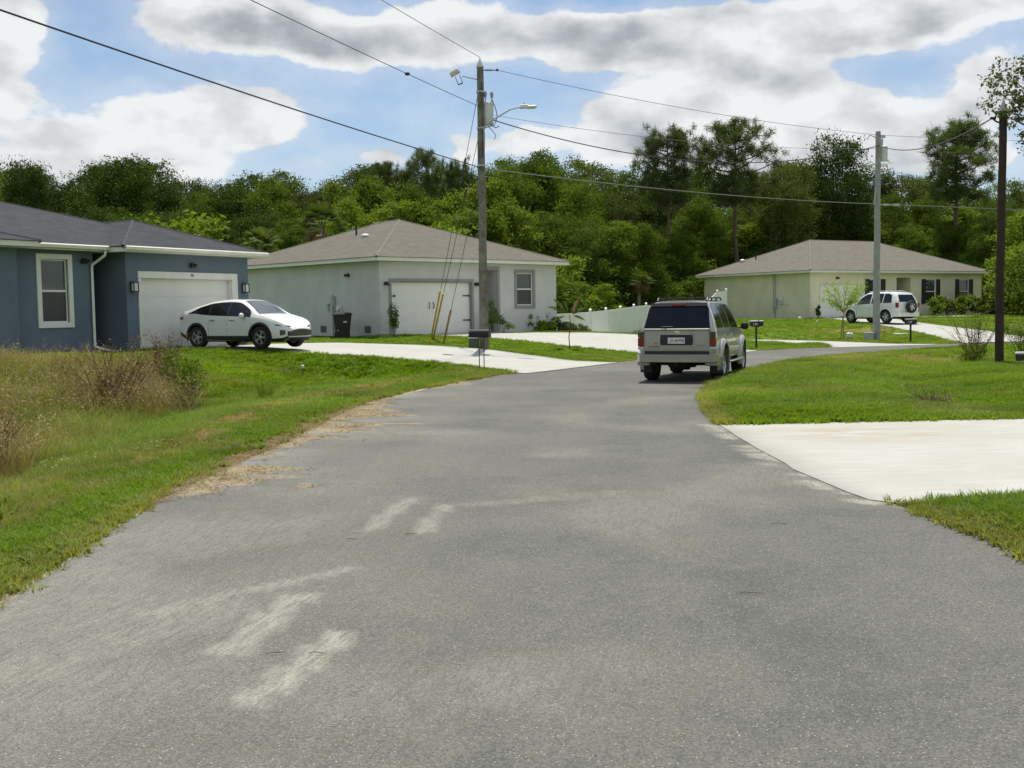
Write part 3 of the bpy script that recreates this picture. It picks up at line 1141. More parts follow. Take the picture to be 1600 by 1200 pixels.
# straw and leaf litter lying on the bare strip and on the asphalt edge
qx, qy = rng.uniform(-4.2, -1.6, 9000), rng.uniform(9.5, 21, 9000)
qd = dist_poly(qx, qy, LE, False)
qo = sdist(qx, qy, ROAD) > 0
qa = sand_amount(qx, qy)
k = (qo & (qd < sand_reach(qx, qy) + .15) & (rng.random(len(qx)) < .8)) | (~qo & (rng.random(len(qx)) < qa * .30))
qx, qy, qo = qx[k], qy[k], qo[k]
protos = [blade_mesh('straw', 12, .045, .10, .0035, 2.2, MG_dead, 2, seed=s, lean=1.5) for s in (14, 15)]
scatter('leaf_litter', np.stack([qx, qy, np.where(qo, ground_z(qx, qy), .006) - .002], 1), protos, rng.random(len(qx)) * 6.28, .6 + .7 * rng.random(len(qx)),
        rng.random(len(qx)) * .7, rng.random(len(qx)), 'dry straw and leaf litter along the left edge of the road', 'litter')

DEAD = [(-7.6, 20.8, 1.3, 1.7), (-8.8, 17.5, 1.1, 1.6), (-9.6, 22.5, 1.6, 1.6), (-6.0, 12.0, .55, .9), (-7.2, 14.6, .8, .9), (-8.7, 24.6, 1.4, 1.0), (-12.5, 23, 1.5, 1.5)]
dx, dy = [], []
for cx, cy, rx_, ry_ in DEAD:
    n = int(rx_ * ry_ * 70)
    a, r_ = rng.random(n) * 6.28, rng.random(n) ** .75 * 1.25
    dx.append(cx + rx_ * r_ * np.cos(a))
    dy.append(cy + ry_ * r_ * np.sin(a))
dx, dy = np.concatenate(dx), np.concatenate(dy)
protos = [blade_mesh('dead_tuft', 16, 1.0, .13, .0045, .5, MG_dead, 4, heads=.6, seed=s) for s in (7, 8, 9)]
scatter('dead_weeds', np.stack([dx, dy, ground_z(dx, dy) - .01], 1), protos, rng.random(len(dx)) * 6.28, .62 + .5 * rng.random(len(dx)),
        rng.random(len(dx)) * .25, rng.random(len(dx)), 'dry brown dead weeds with feathery heads among the tall grass', 'weeds')
# ================================================================== houses
def wall_y(mb, x0, x1, y, t, z0, z1, openings=()):
    """wall in the plane y..y+t with rectangular openings (a, b, c, d) = x range, z range"""
    xs = sorted({x0, x1} | {o[0] for o in openings} | {o[1] for o in openings})
    for a, b in zip(xs[:-1], xs[1:]):
        cuts = [(o[2], o[3]) for o in openings if o[0] <= a + 1e-6 and o[1] >= b - 1e-6]
        z = z0
        for c, d in sorted(cuts):
            if c > z + 1e-6:
                mb.box(a, b, y, y + t, z, c)
            z = d
        if z < z1 - 1e-6:
            mb.box(a, b, y, y + t, z, z1)


def hip_roof(root, x0, x1, y0, y1, z, pitch, roof_m, cap_m, fascia_m, fh=.17, gutter=False):
    """hip roof whose eave runs round x0..x1, y0..y1 with the fascia from z to z+fh"""
    w, d = x1 - x0, y1 - y0
    h = min(w, d) / 2
    zr = z + fh + h * pitch
    if w >= d:
        A, B = (x0 + h, (y0 + y1) / 2, zr), (x1 - h, (y0 + y1) / 2, zr)
    else:
        A, B = ((x0 + x1) / 2, y0 + h, zr), ((x0 + x1) / 2, y1 - h, zr)
    e = .03
    ze = z + fh - e * pitch + .004
    c = [(x0 - e, y0 - e, ze), (x1 + e, y0 - e, ze), (x1 + e, y1 + e, ze), (x0 - e, y1 + e, ze)]
    mb = MB()
    vs = c + [A, B]
    if w >= d:
        fs = [(0, 1, 5, 4), (1, 2, 5), (2, 3, 4, 5), (3, 0, 4)]
    else:
        fs = [(0, 1, 4), (1, 2, 5, 4), (2, 3, 5), (3, 0, 4, 5)]
    mb.add(vs, fs)
    n = len(mb.v)
    mb.add([(p[0], p[1], p[2] - .02) for p in vs], [tuple(reversed(f)) for f in fs])
    for i in range(4):
        j = (i + 1) % 4
        mb.f.append((i, j, n + j, n + i))
        mb.mi.append(0)
    rf = mb.build('roof', roof_m, root)
    cp = MB()
    near = (A, B, B, A) if w >= d else (A, A, B, B)
    for p, q in [(c[i], near[i]) for i in range(4)] + [(A, B)]:
        if (Vector(p) - Vector(q)).length < .1:
            continue
        p, q = Vector(p), Vector(q)
        k = max(1, int((q - p).length / .3))
        for s in range(k):
            a, b = p.lerp(q, s / k), p.lerp(q, (s + 1.12) / k if s < k - 1 else 1)
            cp.tube([a + Vector((0, 0, -.012)), b + Vector((0, 0, -.024))], .06, 6, False)
    cp.build('hip_cap', cap_m, rf)
    fb = MB()
    t = .03
    fb.box(x0, x1, y0, y0 + t, z, z + fh)
    fb.box(x0, x1, y1 - t, y1, z, z + fh)
    fb.box(x0, x0 + t, y0 + t, y1 - t, z, z + fh)
    fb.box(x1 - t, x1, y0 + t, y1 - t, z, z + fh)
    fb.box(x0 - .012, x1 + .012, y0 - .012, y0 + .0, z + fh - .045, z + fh - .005)
    fb.build('fascia', fascia_m, rf)
    sb = MB()
    sb.box(x0 + t, x1 - t, y0 + t, y1 - t, z + .01, z + .03)
    sb.build('soffit', M['soffit'], rf)
    return rf, zr


def window(root, x0, x1, z0, z1, y, trim_m, tw=.14, frame_m=None, shutters=None, curtain=False, rail=.5, name='window'):
    """double-hung window with raised stucco trim; y is the wall's outer face (facing -y)"""
    frame_m = frame_m or M['white_trim']
    a, b, c, d = x0 + tw, x1 - tw, z0 + tw, z1 - tw
    mb = MB()
    if tw > 0:
        for q in ((x0, x1, d, z1), (x0, x1, z0, c), (x0, a, c, d), (b, x1, c, d)):
            mb.bbox(q[0], q[1], y - .045, y + .02, q[2], q[3], .008)
    else:
        mb.box(a, b, y - .03, y + .05, c - .05, c)
    w = mb.build('window', trim_m, root)
    f = MB()
    t = .045
    yy = y + .05
    for q in ((a, b, d - t, d), (a, b, c, c + t), (a, a + t, c + t, d - t), (b - t, b, c + t, d - t)):
        f.box(q[0], q[1], yy, yy + .06, q[2], q[3])
    f.build('window_frame', frame_m, w)
    zm = c + (d - c) * rail
    f = MB()
    f.box(a + t, b - t, yy - .012, yy + .05, zm - .03, zm + .03)
    f.build('meeting_rail', frame_m, w)
    p = MB()
    p.box(a + t, b - t, yy + .03, yy + .036, zm + .03, d - t)
    p.build('pane', M['window_glass'], w)
    p = MB()
    p.box(a + t, b - t, yy + .015, yy + .021, c + t, zm - .03)
    p.build('pane', M['window_glass_low'], w)
    if shutters:
        for s0, s1 in shutters:
            sh = MB()
            sh.bbox(s0, s1, y - .05, y - .004, z0 - .02, z1 + .02, .008)
            k = int((z1 - z0) / .09)
            for i in range(k):
                zc = z0 + .06 + i * (z1 - z0 - .1) / k
                sh.box(s0 + .05, s1 - .05, y - .062, y - .05, zc, zc + .05)
            sh.build('shutter', M['shutter'], root)
    return w


def garage_door(root, x0, x1, z1, y, depth, trim, trim_m, panel_m, trim_w=.18, side_w=.1, carriage=False, rows=4, emboss=.004):
    """sectional door set back in its opening, each section a part"""
    mb = MB()
    mb.bbox(x0 - side_w, x1 + trim, y - .04, y + .02, z1, z1 + trim_w, .008)
    mb.box(x0 - side_w, x0, y - .04, y + .02, -.02, z1)
    mb.box(x1, x1 + trim, y - .04, y + .02, -.02, z1)
    mb.box(x0, x0 + .02, y + .02, y + depth, -.02, z1)
    mb.box(x1 - .02, x1, y + .02, y + depth, -.02, z1)
    mb.box(x0, x1, y + .02, y + depth, z1 - .02, z1)
    d = mb.build('garage_door', trim_m, root)
    h = z1 / rows
    ya = y + depth
    base = None
    a, b = x0 + .02, x1 - .02
    mbp = MB()
    jt = .008 if carriage else .003
    mbp.box(a, b, ya, ya + .04, jt, h - jt)
    mbp.box(a, b, ya + .006, ya + .03, h - jt, h + jt * .9)
    n = 8
    pw = (b - a) / n
    for i in range(n):
        u0, u1 = a + i * pw + .07, a + (i + 1) * pw - .07
        v0, v1 = .09, h - .1
        if emboss:
            mbp.bbox(u0, u1, ya - emboss, ya, v0, v1, emboss * .45)
    for r in range(rows):
        if r == 0:
            o = mbp.build('door_panel', panel_m, d)
            me = o.data
        else:
            o = link('door_panel', me, d)
        o.location.z = r * h if r < rows - 1 else r * h - .02
    if carriage:
        for xx in (x0 + .04, x1 - .42):
            for zz in (h * .8 + .1, h * 2.9):
                m2 = MB()
                m2.box(xx, xx + .38 if xx > x0 + 1 else xx + .25, ya - .03, ya - .01, zz, zz + .045)
                m2.cbox((xx + .34 if xx > x0 + 1 else xx + .21, ya - .025, zz + .022), (.05, .02, .09))
                m2.build('strap_hinge', M['black_metal'], d)
        for s in (-1, 1):
            m2 = MB()
            xc = (x0 + x1) / 2 + s * .1
            m2.tube([(xc, ya - .01, h * 1.95), (xc + s * .02, ya - .06, h * 2.05), (xc + s * .02, ya - .06, h * 2.35), (xc, ya - .01, h * 2.45)], .017, 6)
            m2.build('handle', M['black_metal'], d)
    return d


def wall_lantern(root, x, y, z, m=None):
    mb = MB()
    mb.box(x - .05, x + .05, y - .02, y, z - .1, z + .14)
    mb.box(x - .1, x + .1, y - .2, y - .04, z + .12, z + .15)
    mb.box(x - .1, x + .1, y - .2, y - .04, z - .16, z - .13)
    for sx in (-1, 1):
        for yy in (-.19, -.05):
            mb.box(x + sx * .085 - .01, x + sx * .085 + .01, y + yy - .01, y + yy + .01, z - .13, z + .12)
    mb.box(x - .02, x + .02, y - .04, y - .02, z + .05, z + .1)
    o = mb.build('wall_lantern', M['black_metal'], root)
    g = MB()
    g.box(x - .07, x + .07, y - .18, y - .06, z - .13, z + .12)
    g.build('lantern_glass', M['lamp_glass'], o)
    return o


def barn_lamp(root, x, y, z):
    mb = MB()
    mb.cbox((x, y - .015, z + .03), (.1, .03, .14))
    mb.tube([(x, y - .03, z + .05), (x, y - .1, z + .11), (x, y - .17, z + .08)], .015, 6)
    mb.lathe([(.03, .09), (.06, .05), (.11, -.05), (.105, -.055), (.0, .04)], Matrix.Translation((x, y - .17, z)), 14)
    return mb.build('wall_light', M['black_metal'], root)


def flood_lamp(root, x, y, z, Mx=None):
    mb = MB()
    mb.cbox((x, y - .02, z), (.12, .04, .1))
    for s in (-1, 1):
        T = Matrix.Translation((x + s * .09, y - .1, z - .03)) @ Matrix.Rotation(rad(60 + 10 * s), 4, 'X') @ Matrix.Rotation(rad(s * 25), 4, 'Y')
        mb.lathe([(.03, .05), (.045, .02), (.07, -.06), (.065, -.062), (.0, -.03)], T, 12)
    o = mb.build('security_light', M['black_metal'], root)
    if Mx is not None:
        o.matrix_local = Mx
    return o


# --------------------------------------------------------------- blue house
(cx, cy), al, _, _, sl_ = HOUSES['blue']
bh = thing('blue_house', 'slate blue single-storey house with charcoal shingle roof and white garage door at the left edge', 'house', (cx, cy, sl_), rad(al))
H = 2.96
mb = MB()
wall_y(mb, 0, 5.2, 0, .2, -.5, H, [(.52, 4.42, -.5, 2.19)])
mb.box(0, .2, .2, 2.6, -.5, H)
mb.box(5.0, 5.2, .2, 11, -.5, H)
wall_y(mb, -3.45, -.62, .70, .2, -.5, H, [(-2.45, -1.50, .86, 2.72)])
mb.box(-.82, -.62, .9, 2.6, -.5, H)
mb.box(-.62, 0, 2.4, 2.6, -.5, H)
mb.box(-3.65, -3.45, .32, .9, -.5, H)
mb.box(-12, -3.65, .30, .5, -.5, H)
mb.box(-12, -11.8, .5, 11, -.5, H)
mb.box(-11.8, 5.0, 10.8, 11, -.5, H)
mb.build('wall', M['blue_stucco'], bh)
mb = MB()
mb.bbox(-.615, -.04, 2.36, 2.4, 0, 2.1, .01)
fd = mb.build('front_door', mat('entry_door', (.10, .16, .13), .4), bh)
mb = MB()
mb.tube([(-.12, 2.36, 1.0), (-.12, 2.30, 1.0), (-.2, 2.30, 1.0)], .012, 6)
mb.build('handle', M['black_metal'], fd)
rf, _ = hip_roof(bh, -12.4, 5.62, .25, 11.4, H, .300, M['dark_roof'], M['dark_cap'], M['fascia_cream'])
hip_roof(bh, -12.8, -3.05, -.16, 11.8, H + .025, .288, M['dark_roof'], M['dark_cap'], M['fascia_cream'])
rf2, _ = hip_roof(bh, -.45, 5.65, -.45, 7.5, H - .012, .352, M['dark_roof'], M['dark_cap'], M['fascia_cream'])
# gutter along the garage eave
mb = MB()
x0, x1, y0 = -.42, 5.66, -.46
for p, q in (((-.10, .0), (0, -.0)),):
    pass
prof = [(0, .10), (-.09, .12), (-.12, .09), (-.10, .0), (-.02, -.02), (0, -.02)]
n = len(prof)
vs = [(x0, y0 + a, H + .04 + z_) for a, z_ in prof] + [(x1, y0 + a, H + .04 + z_) for a, z_ in prof]
mb.add(vs, [tuple(range(n)), tuple(range(2 * n - 1, n - 1, -1))] + [(i, (i + 1) % n, n + (i + 1) % n, n + i) for i in range(n)])
mb.build('gutter', M['fascia_cream'], bh)
mb = MB()
y0, x0, x1 = .24, -3.0, -.45
vs = [(x0, y0 + a, H + .05 + z_) for a, z_ in prof] + [(x1, y0 + a, H + .05 + z_) for a, z_ in prof]
mb.add(vs, [tuple(range(n)), tuple(range(2 * n - 1, n - 1, -1))] + [(i, (i + 1) % n, n + (i + 1) % n, n + i) for i in range(n)])
mb.build('gutter', M['fascia_cream'], bh)
mb = MB()
mb.tube([(-.55, .20, H + .02), (-.55, .22, H - .1), (-.70, .62, H - .38), (-.70, .64, H - .5), (-.70, .64, .16), (-.62, .50, .06), (-.25, -.25, -.12)], .05, 4)
mb.build('downspout', M['white_trim'], bh)
garage_door(bh, .54, 4.40, 2.19, 0, .17, .26, M['white_trim'], M['door_white'], .21, .10, emboss=.0022)
nm = text_mesh('90', .13, .004)
nm.materials.append(M['black_metal'])
o = link('house_number', nm, bh, (2.62, -.046, 2.30), (PI / 2, 0, 0))
window(bh, -2.58, -1.37, .72, 2.86, .70, M['white_trim'], .15)
wall_lantern(bh, .22, 0, 1.92)
wall_lantern(bh, 4.96, 0, 1.92)
flood_lamp(bh, 2.65, 0, 2.66)
flood_lamp(bh, -.95, .70, 2.72)

# --------------------------------------------------------------- pale green-grey house
M['vent_tan'] = mat('vent_tan', (.16, .16, .11), .6)
(cx, cy), al, _, _, sl_ = HOUSES['pale']
ph = thing('grey_house', 'pale grey stucco house with brown hip roof and two-car garage door behind the tall pole', 'house', (cx, cy, sl_), rad(al))
H = 3.04
mb = MB()
wall_y(mb, 0, 10.4, 0, .2, -.5, H, [(.57, 5.03, -.5, 2.21), (5.62, 6.55, 0, 2.75), (7.78, 8.82, 1.18, 2.66)])
mb.box(0, .2, .2, 11.0, -.5, H)
mb.box(10.2, 10.4, .2, 11.0, -.5, H)
mb.box(0, 10.4, 11.0, 11.2, -.5, H)
mb.box(5.45, 5.6, .2, 1.8, -.3, H)
mb.box(6.57, 6.7, .2, 1.8, -.3, H)
mb.box(5.6, 6.57, 1.6, 1.8, -.3, H)
mb.build('wall', M['pale_stucco'], ph)
mb = MB()
mb.bbox(5.62, 6.55, 1.56, 1.6, 0, 2.1, .01)
mb.build('front_door', mat('grey_door', (.16, .17, .17), .4), ph)
mb = MB()
mb.bbox(5.47, 6.70, -.04, .02, 2.75, 2.90, .008)
mb.box(5.47, 5.62, -.04, .02, 0, 2.75)
mb.box(6.55, 6.70, -.04, .02, 0, 2.75)
mb.build('entry_trim', M['grey_trim'], ph)
rf, _ = hip_roof(ph, -.45, 10.85, -.45, 11.95, H, .365, M['brown_roof'], M['brown_cap'], M['fascia_cream'])
mb = MB()
mb.tube([(3.2, 5.9, H + .17 + 3.3 * .365), (3.2, 5.9, H + 1.95)], .045, 8)
mb.build('vent_pipe', M['black_metal'], rf)
T = Matrix.Translation((2.75, 4.6, H + .17 + 2.95 * .365 + .05))
mb = MB()
mb.lathe([(.14, -.1), (.14, .05), (.19, .06), (.19, .1), (.1, .17), (0, .18)], T, 14)
mb.build('roof_vent', M['light_grey'], rf)
garage_door(ph, .59, 5.01, 2.21, 0, .12, .12, M['grey_trim'], M['door_white'], .13, .12, True)
window(ph, 7.64, 8.96, 1.04, 2.80, 0, M['grey_trim'], .14)
barn_lamp(ph, .28, 0, 2.1)
barn_lamp(ph, 5.25, 0, 2.1)
# left side wall (local x = 0, facing -x): built facing -y then turned
R90 = Matrix.Rotation(-PI / 2, 4, 'Z')
def on_left(o):
    """parts modelled facing -y at x = -distance end up on the left wall"""
    o.matrix_local = R90
    return o
# on the left wall a point (distance y, height z) is modelled at x = -y
for yy in (.85, 4.05):
    mb = MB()
    a, b, c, d = -yy - .21, -yy + .21, .12, .40
    mb.box(a, b, -.02, .0, c, c + .02); mb.box(a, b, -.02, .0, d - .02, d)
    mb.box(a, a + .02, -.02, 0, c + .02, d - .02); mb.box(b - .02, b, -.02, 0, c + .02, d - .02)
    for k in range(5):
        zc = c + .035 + k * .046
        mb.box(a + .02, b - .02, -.016, -.004, zc, zc + .018)
    for k in range(6):
        xc = a + .07 + k * .055
        mb.box(xc, xc + .01, -.022, -.016, c + .02, d - .02)
    mb.box(a + .02, b - .02, -.003, 0, c + .02, d - .02)
    on_left(mb.build('flood_vent', M['vent_tan'], ph))
mb = MB()
mb.tube([(-3.28, -.04, -.1), (-3.28, -.04, 1.75)], .028, 8)
mb.tube([(-3.12, -.04, -.1), (-3.12, -.04, 1.5)], .03, 8)
mb.cbox((-3.2, -.07, 1.45), (.2, .12, .42))
on_left(mb.build('conduit', M['grey_paint'], ph))
mb = MB()
mb.cbox((-2.72, -.06, 1.02), (.26, .12, .5))
mb.lathe([(.12, 0), (.12, .06), (.09, .1), (0, .11)], Matrix.Translation((-2.72, -.12, 1.12)) @ Matrix.Rotation(PI / 2, 4, 'X'), 16)
mb.tube([(-2.72, -.04, .8), (-2.72, -.04, -.1)], .025, 8)
on_left(mb.build('electric_meter', M['light_grey'], ph))
mb = MB()
mb.cbox((-3.62, -.05, 1.30), (.14, .08, .12)); mb.cbox((-3.58, -.05, 1.08), (.08, .06, .08))
mb.tube([(-3.62, -.04, 1.24), (-3.6, -.04, 1.12)], .012, 6)
on_left(mb.build('cable_box', M['grey_paint'], ph))
o = flood_lamp(ph, -2.15, 0, 2.56, R90)

# --------------------------------------------------------------- cream house
(cx, cy), al, _, _, sl_ = HOUSES['cream']
ch = thing('cream_house', 'cream stucco house with dark shutters and hip roof on the rise at the right', 'house', (cx, cy, sl_), rad(al))
H = 2.92
mb = MB()
wall_y(mb, 0, 16.9, 0, .2, -.5, H, [(.87, 4.75, -.5, 2.2), (5.42, 6.48, .85, 2.5), (8.03, 9.43, -.1, 2.62), (10.95, 12.0, .85, 2.5), (14.45, 15.5, .85, 2.5)])
mb.box(0, .2, .2, 10.2, -.5, H)
mb.box(16.7, 16.9, .2, 10.2, -.5, H)
mb.box(0, 16.9, 10.2, 10.4, -.5, H)
mb.box(7.83, 8.03, .2, 2.2, -.3, H)
mb.box(9.43, 9.63, .2, 2.2, -.3, H)
mb.box(8.03, 9.43, 2.0, 2.2, -.3, H)
mb.build('wall', M['cream_stucco'], ch)
mb = MB()
mb.bbox(8.25, 9.2, 1.95, 2.0, 0, 2.1, .01)
mb.build('front_door', M['door_white'], ch)
rf, _ = hip_roof(ch, -.45, 17.35, -.45, 10.85, H, .41, M['brown_roof2'], M['brown_cap'], M['fascia_cream'])
mb = MB()
T = Matrix.Translation((1.75, 8.3, H + .17 + 2.1 * .41 + .05))
mb.lathe([(.14, -.15), (.14, .05), (.2, .06), (.2, .1), (.1, .17), (0, .18)], T, 14)
mb.build('roof_vent', M['light_grey'], rf)
mb = MB()
mb.tube([(2.1, 7.3, H + .17 + 2.4 * .41), (2.1, 7.3, H + 1.65)], .05, 8)
mb.build('vent_pipe', M['black_metal'], rf)
garage_door(ch, .89, 4.73, 2.2, 0, .12, .02, M['white_trim'], M['door_white'], .02, .02)
for a, b, shs in ((5.28, 6.62, ((5.0, 5.40), (6.50, 6.92))), (10.81, 12.14, ((10.53, 10.93), (12.02, 12.42))), (14.31, 15.64, ((14.03, 14.43), (15.52, 15.92)))):
    window(ch, a + .14, b - .14, .85, 2.5, 0, M['white_trim'], 0.0, shutters=shs)
flood_lamp(ch, 2.4, 0, 2.62)
mb = MB()
mb.tube([(-3.1, -.05, -.1), (-3.1, -.05, H - .02)], .03, 8)
mb.tube([(-3.28, -.05, .35), (-3.28, -.05, H - .02)], .022, 8)
mb.cbox((-3.05, -.07, 1.0), (.25, .14, .62))
on_left(mb.build('conduit', M['grey_paint'], ch))
mb = MB()
mb.cbox((-2.55, -.06, 1.2), (.36, .12, .5))
mb.lathe([(.15, 0), (.15, .06), (.1, .1), (0, .11)], Matrix.Translation((-2.55, -.12, 1.25)) @ Matrix.Rotation(PI / 2, 4, 'X'), 16)
mb.cbox((-2.0, -.05, .95), (.12, .1, .16))
on_left(mb.build('electric_meter', M['light_grey'], ch))
# ================================================================== vehicles
def car_paint(name, col, metal=0.0, rough=0.28):
    m = mat(name, col, rough, metal, 0.5, coat=1.0, var=.02)
    return m


M['car_white'] = car_paint('car_white', (.80, .80, .78))
M['car_white2'] = car_paint('car_white_old', (.74, .76, .74), rough=.35)
M['car_silver'] = car_paint('car_silver', (.34, .335, .30), .45, .30)
M['car_trim_silver'] = car_paint('car_trim_silver', (.33, .325, .285), .35, .38)
M['tyre'] = mat('tyre', (.018, .018, .018), .85, bump=.3, bscale=80)
M['alloy'] = mat('alloy', (.55, .56, .57), .3, .75)
M['cladding'] = mat('cladding', (.022, .022, .023), .65)
M['car_glass'] = mat('car_glass', (.007, .008, .009), .05, spec=.45)
M['car_glass_front'] = mat('windscreen', (.06, .085, .11), .03, spec=1.0)
M['lens_red'] = mat('lens_red', (.20, .008, .01), .12, spec=.7)
M['lens_clear'] = mat('lens_clear', (.55, .56, .57), .08, spec=.8)
M['lens_dark'] = mat('lens_dark', (.05, .05, .055), .08, spec=.8)
M['chrome'] = mat('chrome', (.7, .7, .7), .12, 1.0)
M['plate'] = mat('plate', (.68, .70, .68), .4)
M['under'] = mat('underside', (.008, .008, .008), .9)


def catmull(P, n):
    P = [Vector(p) for p in P]
    out = []
    for i in range(len(P) - 1):
        p0, p1, p2, p3 = P[max(i - 1, 0)], P[i], P[i + 1], P[min(i + 2, len(P) - 1)]
        for k in range(n):
            t = k / n
            out.append(0.5 * ((2 * p1) + (p2 - p0) * t + (2 * p0 - 5 * p1 + 4 * p2 - p3) * t * t + (3 * p1 - p0 - 3 * p2 + p3) * t ** 3))
    out.append(P[-1])
    return out


class Shell:
    """body surface: section curves along x"""
    def __init__(s, W, zb, belt, top, xs, tumble=.42, rear=None, shoulder=.97, edge=.08, railf=.86, low=.97):
        s.W, s.zb, s.bl, s.tp, s.xs = W, zb, belt, top, xs
        s.tumble, s.rear, s.sh, s.edge, s.railf, s.low = tumble, rear, shoulder, edge, railf, low

    @staticmethod
    def ev(tab, x):
        a = np.array(tab)
        # smooth (monotone-ish) interpolation
        i = int(np.clip(np.searchsorted(a[:, 0], x) - 1, 0, len(a) - 2))
        h = a[i + 1, 0] - a[i, 0]
        t = min(max((x - a[i, 0]) / h, 0), 1)
        def sl(j):
            if j <= 0 or j >= len(a) - 1:
                k = 0 if j <= 0 else len(a) - 2
                return (a[k + 1, 1] - a[k, 1]) / (a[k + 1, 0] - a[k, 0])
            d0 = (a[j, 1] - a[j - 1, 1]) / (a[j, 0] - a[j - 1, 0])
            d1 = (a[j + 1, 1] - a[j, 1]) / (a[j + 1, 0] - a[j, 0])
            return 0 if d0 * d1 <= 0 else 2 * d0 * d1 / (d0 + d1)
        m0, m1 = sl(i), sl(i + 1)
        return ((2 * t ** 3 - 3 * t * t + 1) * a[i, 1] + (t ** 3 - 2 * t * t + t) * h * m0 + (-2 * t ** 3 + 3 * t * t) * a[i + 1, 1] + (t ** 3 - t * t) * h * m1)

    def keys(s, x):
        W, zb, bl, tp = s.ev(s.W, x), s.ev(s.zb, x), s.ev(s.bl, x), s.ev(s.tp, x)
        gh = max(tp - bl, .015)
        Wb = W * s.sh
        Wg = Wb - s.tumble * gh
        zr = bl + gh * s.railf
        return dict(W=W, zb=zb, bl=bl, tp=tp, gh=gh, Wb=Wb, Wg=Wg, zr=zr)

    def dx(s, x, z):
        if not s.rear:
            return 0
        x0, x1, f = s.rear
        w = min(max((x0 - x) / (x0 - x1), 0), 1)
        return w * f(z)

    def section(s, x):
        k = s.keys(x)
        W, zb, bl = k['W'], k['zb'], k['bl']
        ed = min(s.edge, k['Wg'] * .2)
        P = [(0, zb), (W * .86, zb), (W * s.low, zb + .07), (W, zb + .45 * (bl - zb)), (W * .99, bl - .14 * min(1, (bl - zb) / .4)), (k['Wb'], bl)]
        low = catmull([(0, *p) for p in P[1:]], 3)
        up = [(0, k['Wb'], bl), (0, k['Wg'], k['zr'])]
        ups = [Vector(up[0]).lerp(Vector(up[1]), t / 3) + Vector((0, .012 * math.sin(PI * t / 3) * min(1, k['gh'] * 3), 0)) for t in (1, 2, 3)]
        roof = catmull([(0, k['Wg'], k['zr']), (0, k['Wg'] - ed, k['tp'] - .014 - .1 * (k['tp'] - k['zr'])), (0, k['Wg'] * .5, k['tp'] - .004), (0, 0, k['tp'])], 3)[1:]
        pts = [Vector((0, 0, zb))] + low + ups + roof
        return [Vector((x + s.dx(x, p.z), p.y, p.z)) for p in pts]

    def side(s, x, f, off=.005):
        """point on the side glass: f = 0 belt .. 1 rail"""
        k = s.keys(x)
        y = k['Wb'] + (k['Wg'] - k['Wb']) * f + .012 * math.sin(PI * f) * min(1, k['gh'] * 3)
        z = k['bl'] + (k['zr'] - k['bl']) * f
        n = Vector((0, 1, s.tumble)).normalized()
        return Vector((x + s.dx(x, z), y, z)) + n * off

    def body_y(s, x, z):
        sec = s.section(x)
        i = 1
        best = sec[1].y
        for a, b in zip(sec[1:-1], sec[2:]):
            if a.z <= z <= b.z and b.z > a.z:
                return a.y + (b.y - a.y) * (z - a.z) / (b.z - a.z)
        return best

    def top(s, x, g, off=.006):
        """point on the upper surface: g = -1..1 across between the rails"""
        k = s.keys(x)
        e = .01
        ka, kb = s.keys(x - e), s.keys(x + e)
        t = Vector((2 * e, 0, kb['tp'] - ka['tp'])).normalized()
        n = Vector((-t.z, 0, t.x))
        a = abs(g)
        y = g * (k['Wg'] - .01)
        zed = k['tp'] - .014 - .1 * (k['tp'] - k['zr'])
        z = k['tp'] - .004 * a / .5 if a < .5 else None
        ye = (k['Wg'] - min(s.edge, k['Wg'] * .2)) / k['Wg']
        if a >= .5:
            z = (k['tp'] - .004) + (zed - (k['tp'] - .004)) * min(1, (a - .5) / (ye - .5)) ** 1.4
            if a > ye:
                z = zed + (k['zr'] - zed) * (a - ye) / (1 - ye)
        return Vector((x + s.dx(x, z), y, z)) + n * off

    def build(s, name, m, root, wells=(), well_r=.4, smooth=40):
        mb = MB()
        secs = [s.section(x) for x in s.xs]
        n = len(secs[0])
        ring = []
        for sec in secs:
            full = [Vector((p.x, -p.y, p.z)) for p in reversed(sec[1:-1])]
            loop = sec + full          # bottom centre, right... closed loop
            ring.append(loop)
        m_ = len(ring[0])
        vs = [p for r in ring for p in r]
        fs = []
        for i in range(len(ring) - 1):
            for k in range(m_):
                j = (k + 1) % m_
                fs.append((i * m_ + k, i * m_ + j, (i + 1) * m_ + j, (i + 1) * m_ + k))
        for base, rev in ((0, False), ((len(ring) - 1) * m_, True)):
            for k in range(n - 1):
                a, b_ = base + k, base + k + 1
                c = base + (m_ - k) % m_
                d_ = base + (m_ - k - 1) % m_
                q = [a, b_, d_, c]
                q = list(dict.fromkeys(q))
                if len(q) > 2:
                    fs.append(tuple(q))
        mb.add(vs, fs)
        o = mb.build(name, m, root)
        if wells:
            cm = MB()
            for (wx, wz) in wells:
                for sgn in (-1, 1):
                    T = Matrix.Translation((wx, sgn * 1.0, wz)) @ Matrix.Rotation(PI / 2, 4, 'X')
                    cm.lathe([(well_r, -.36), (well_r, .36)], T, 40)
            c = cm.build('cutter', M['under'], root)
            md = o.modifiers.new('wells', 'BOOLEAN')
            md.operation = 'DIFFERENCE'
            md.solver = 'EXACT'
            md.object = c
            dg = bpy.context.evaluated_depsgraph_get()
            dg.update()
            me = bpy.data.meshes.new_from_object(o.evaluated_get(dg))
            o.modifiers.clear()
            o.data = me
            me.materials.clear()
            me.materials.append(m)
            me.materials.append(M['under'])
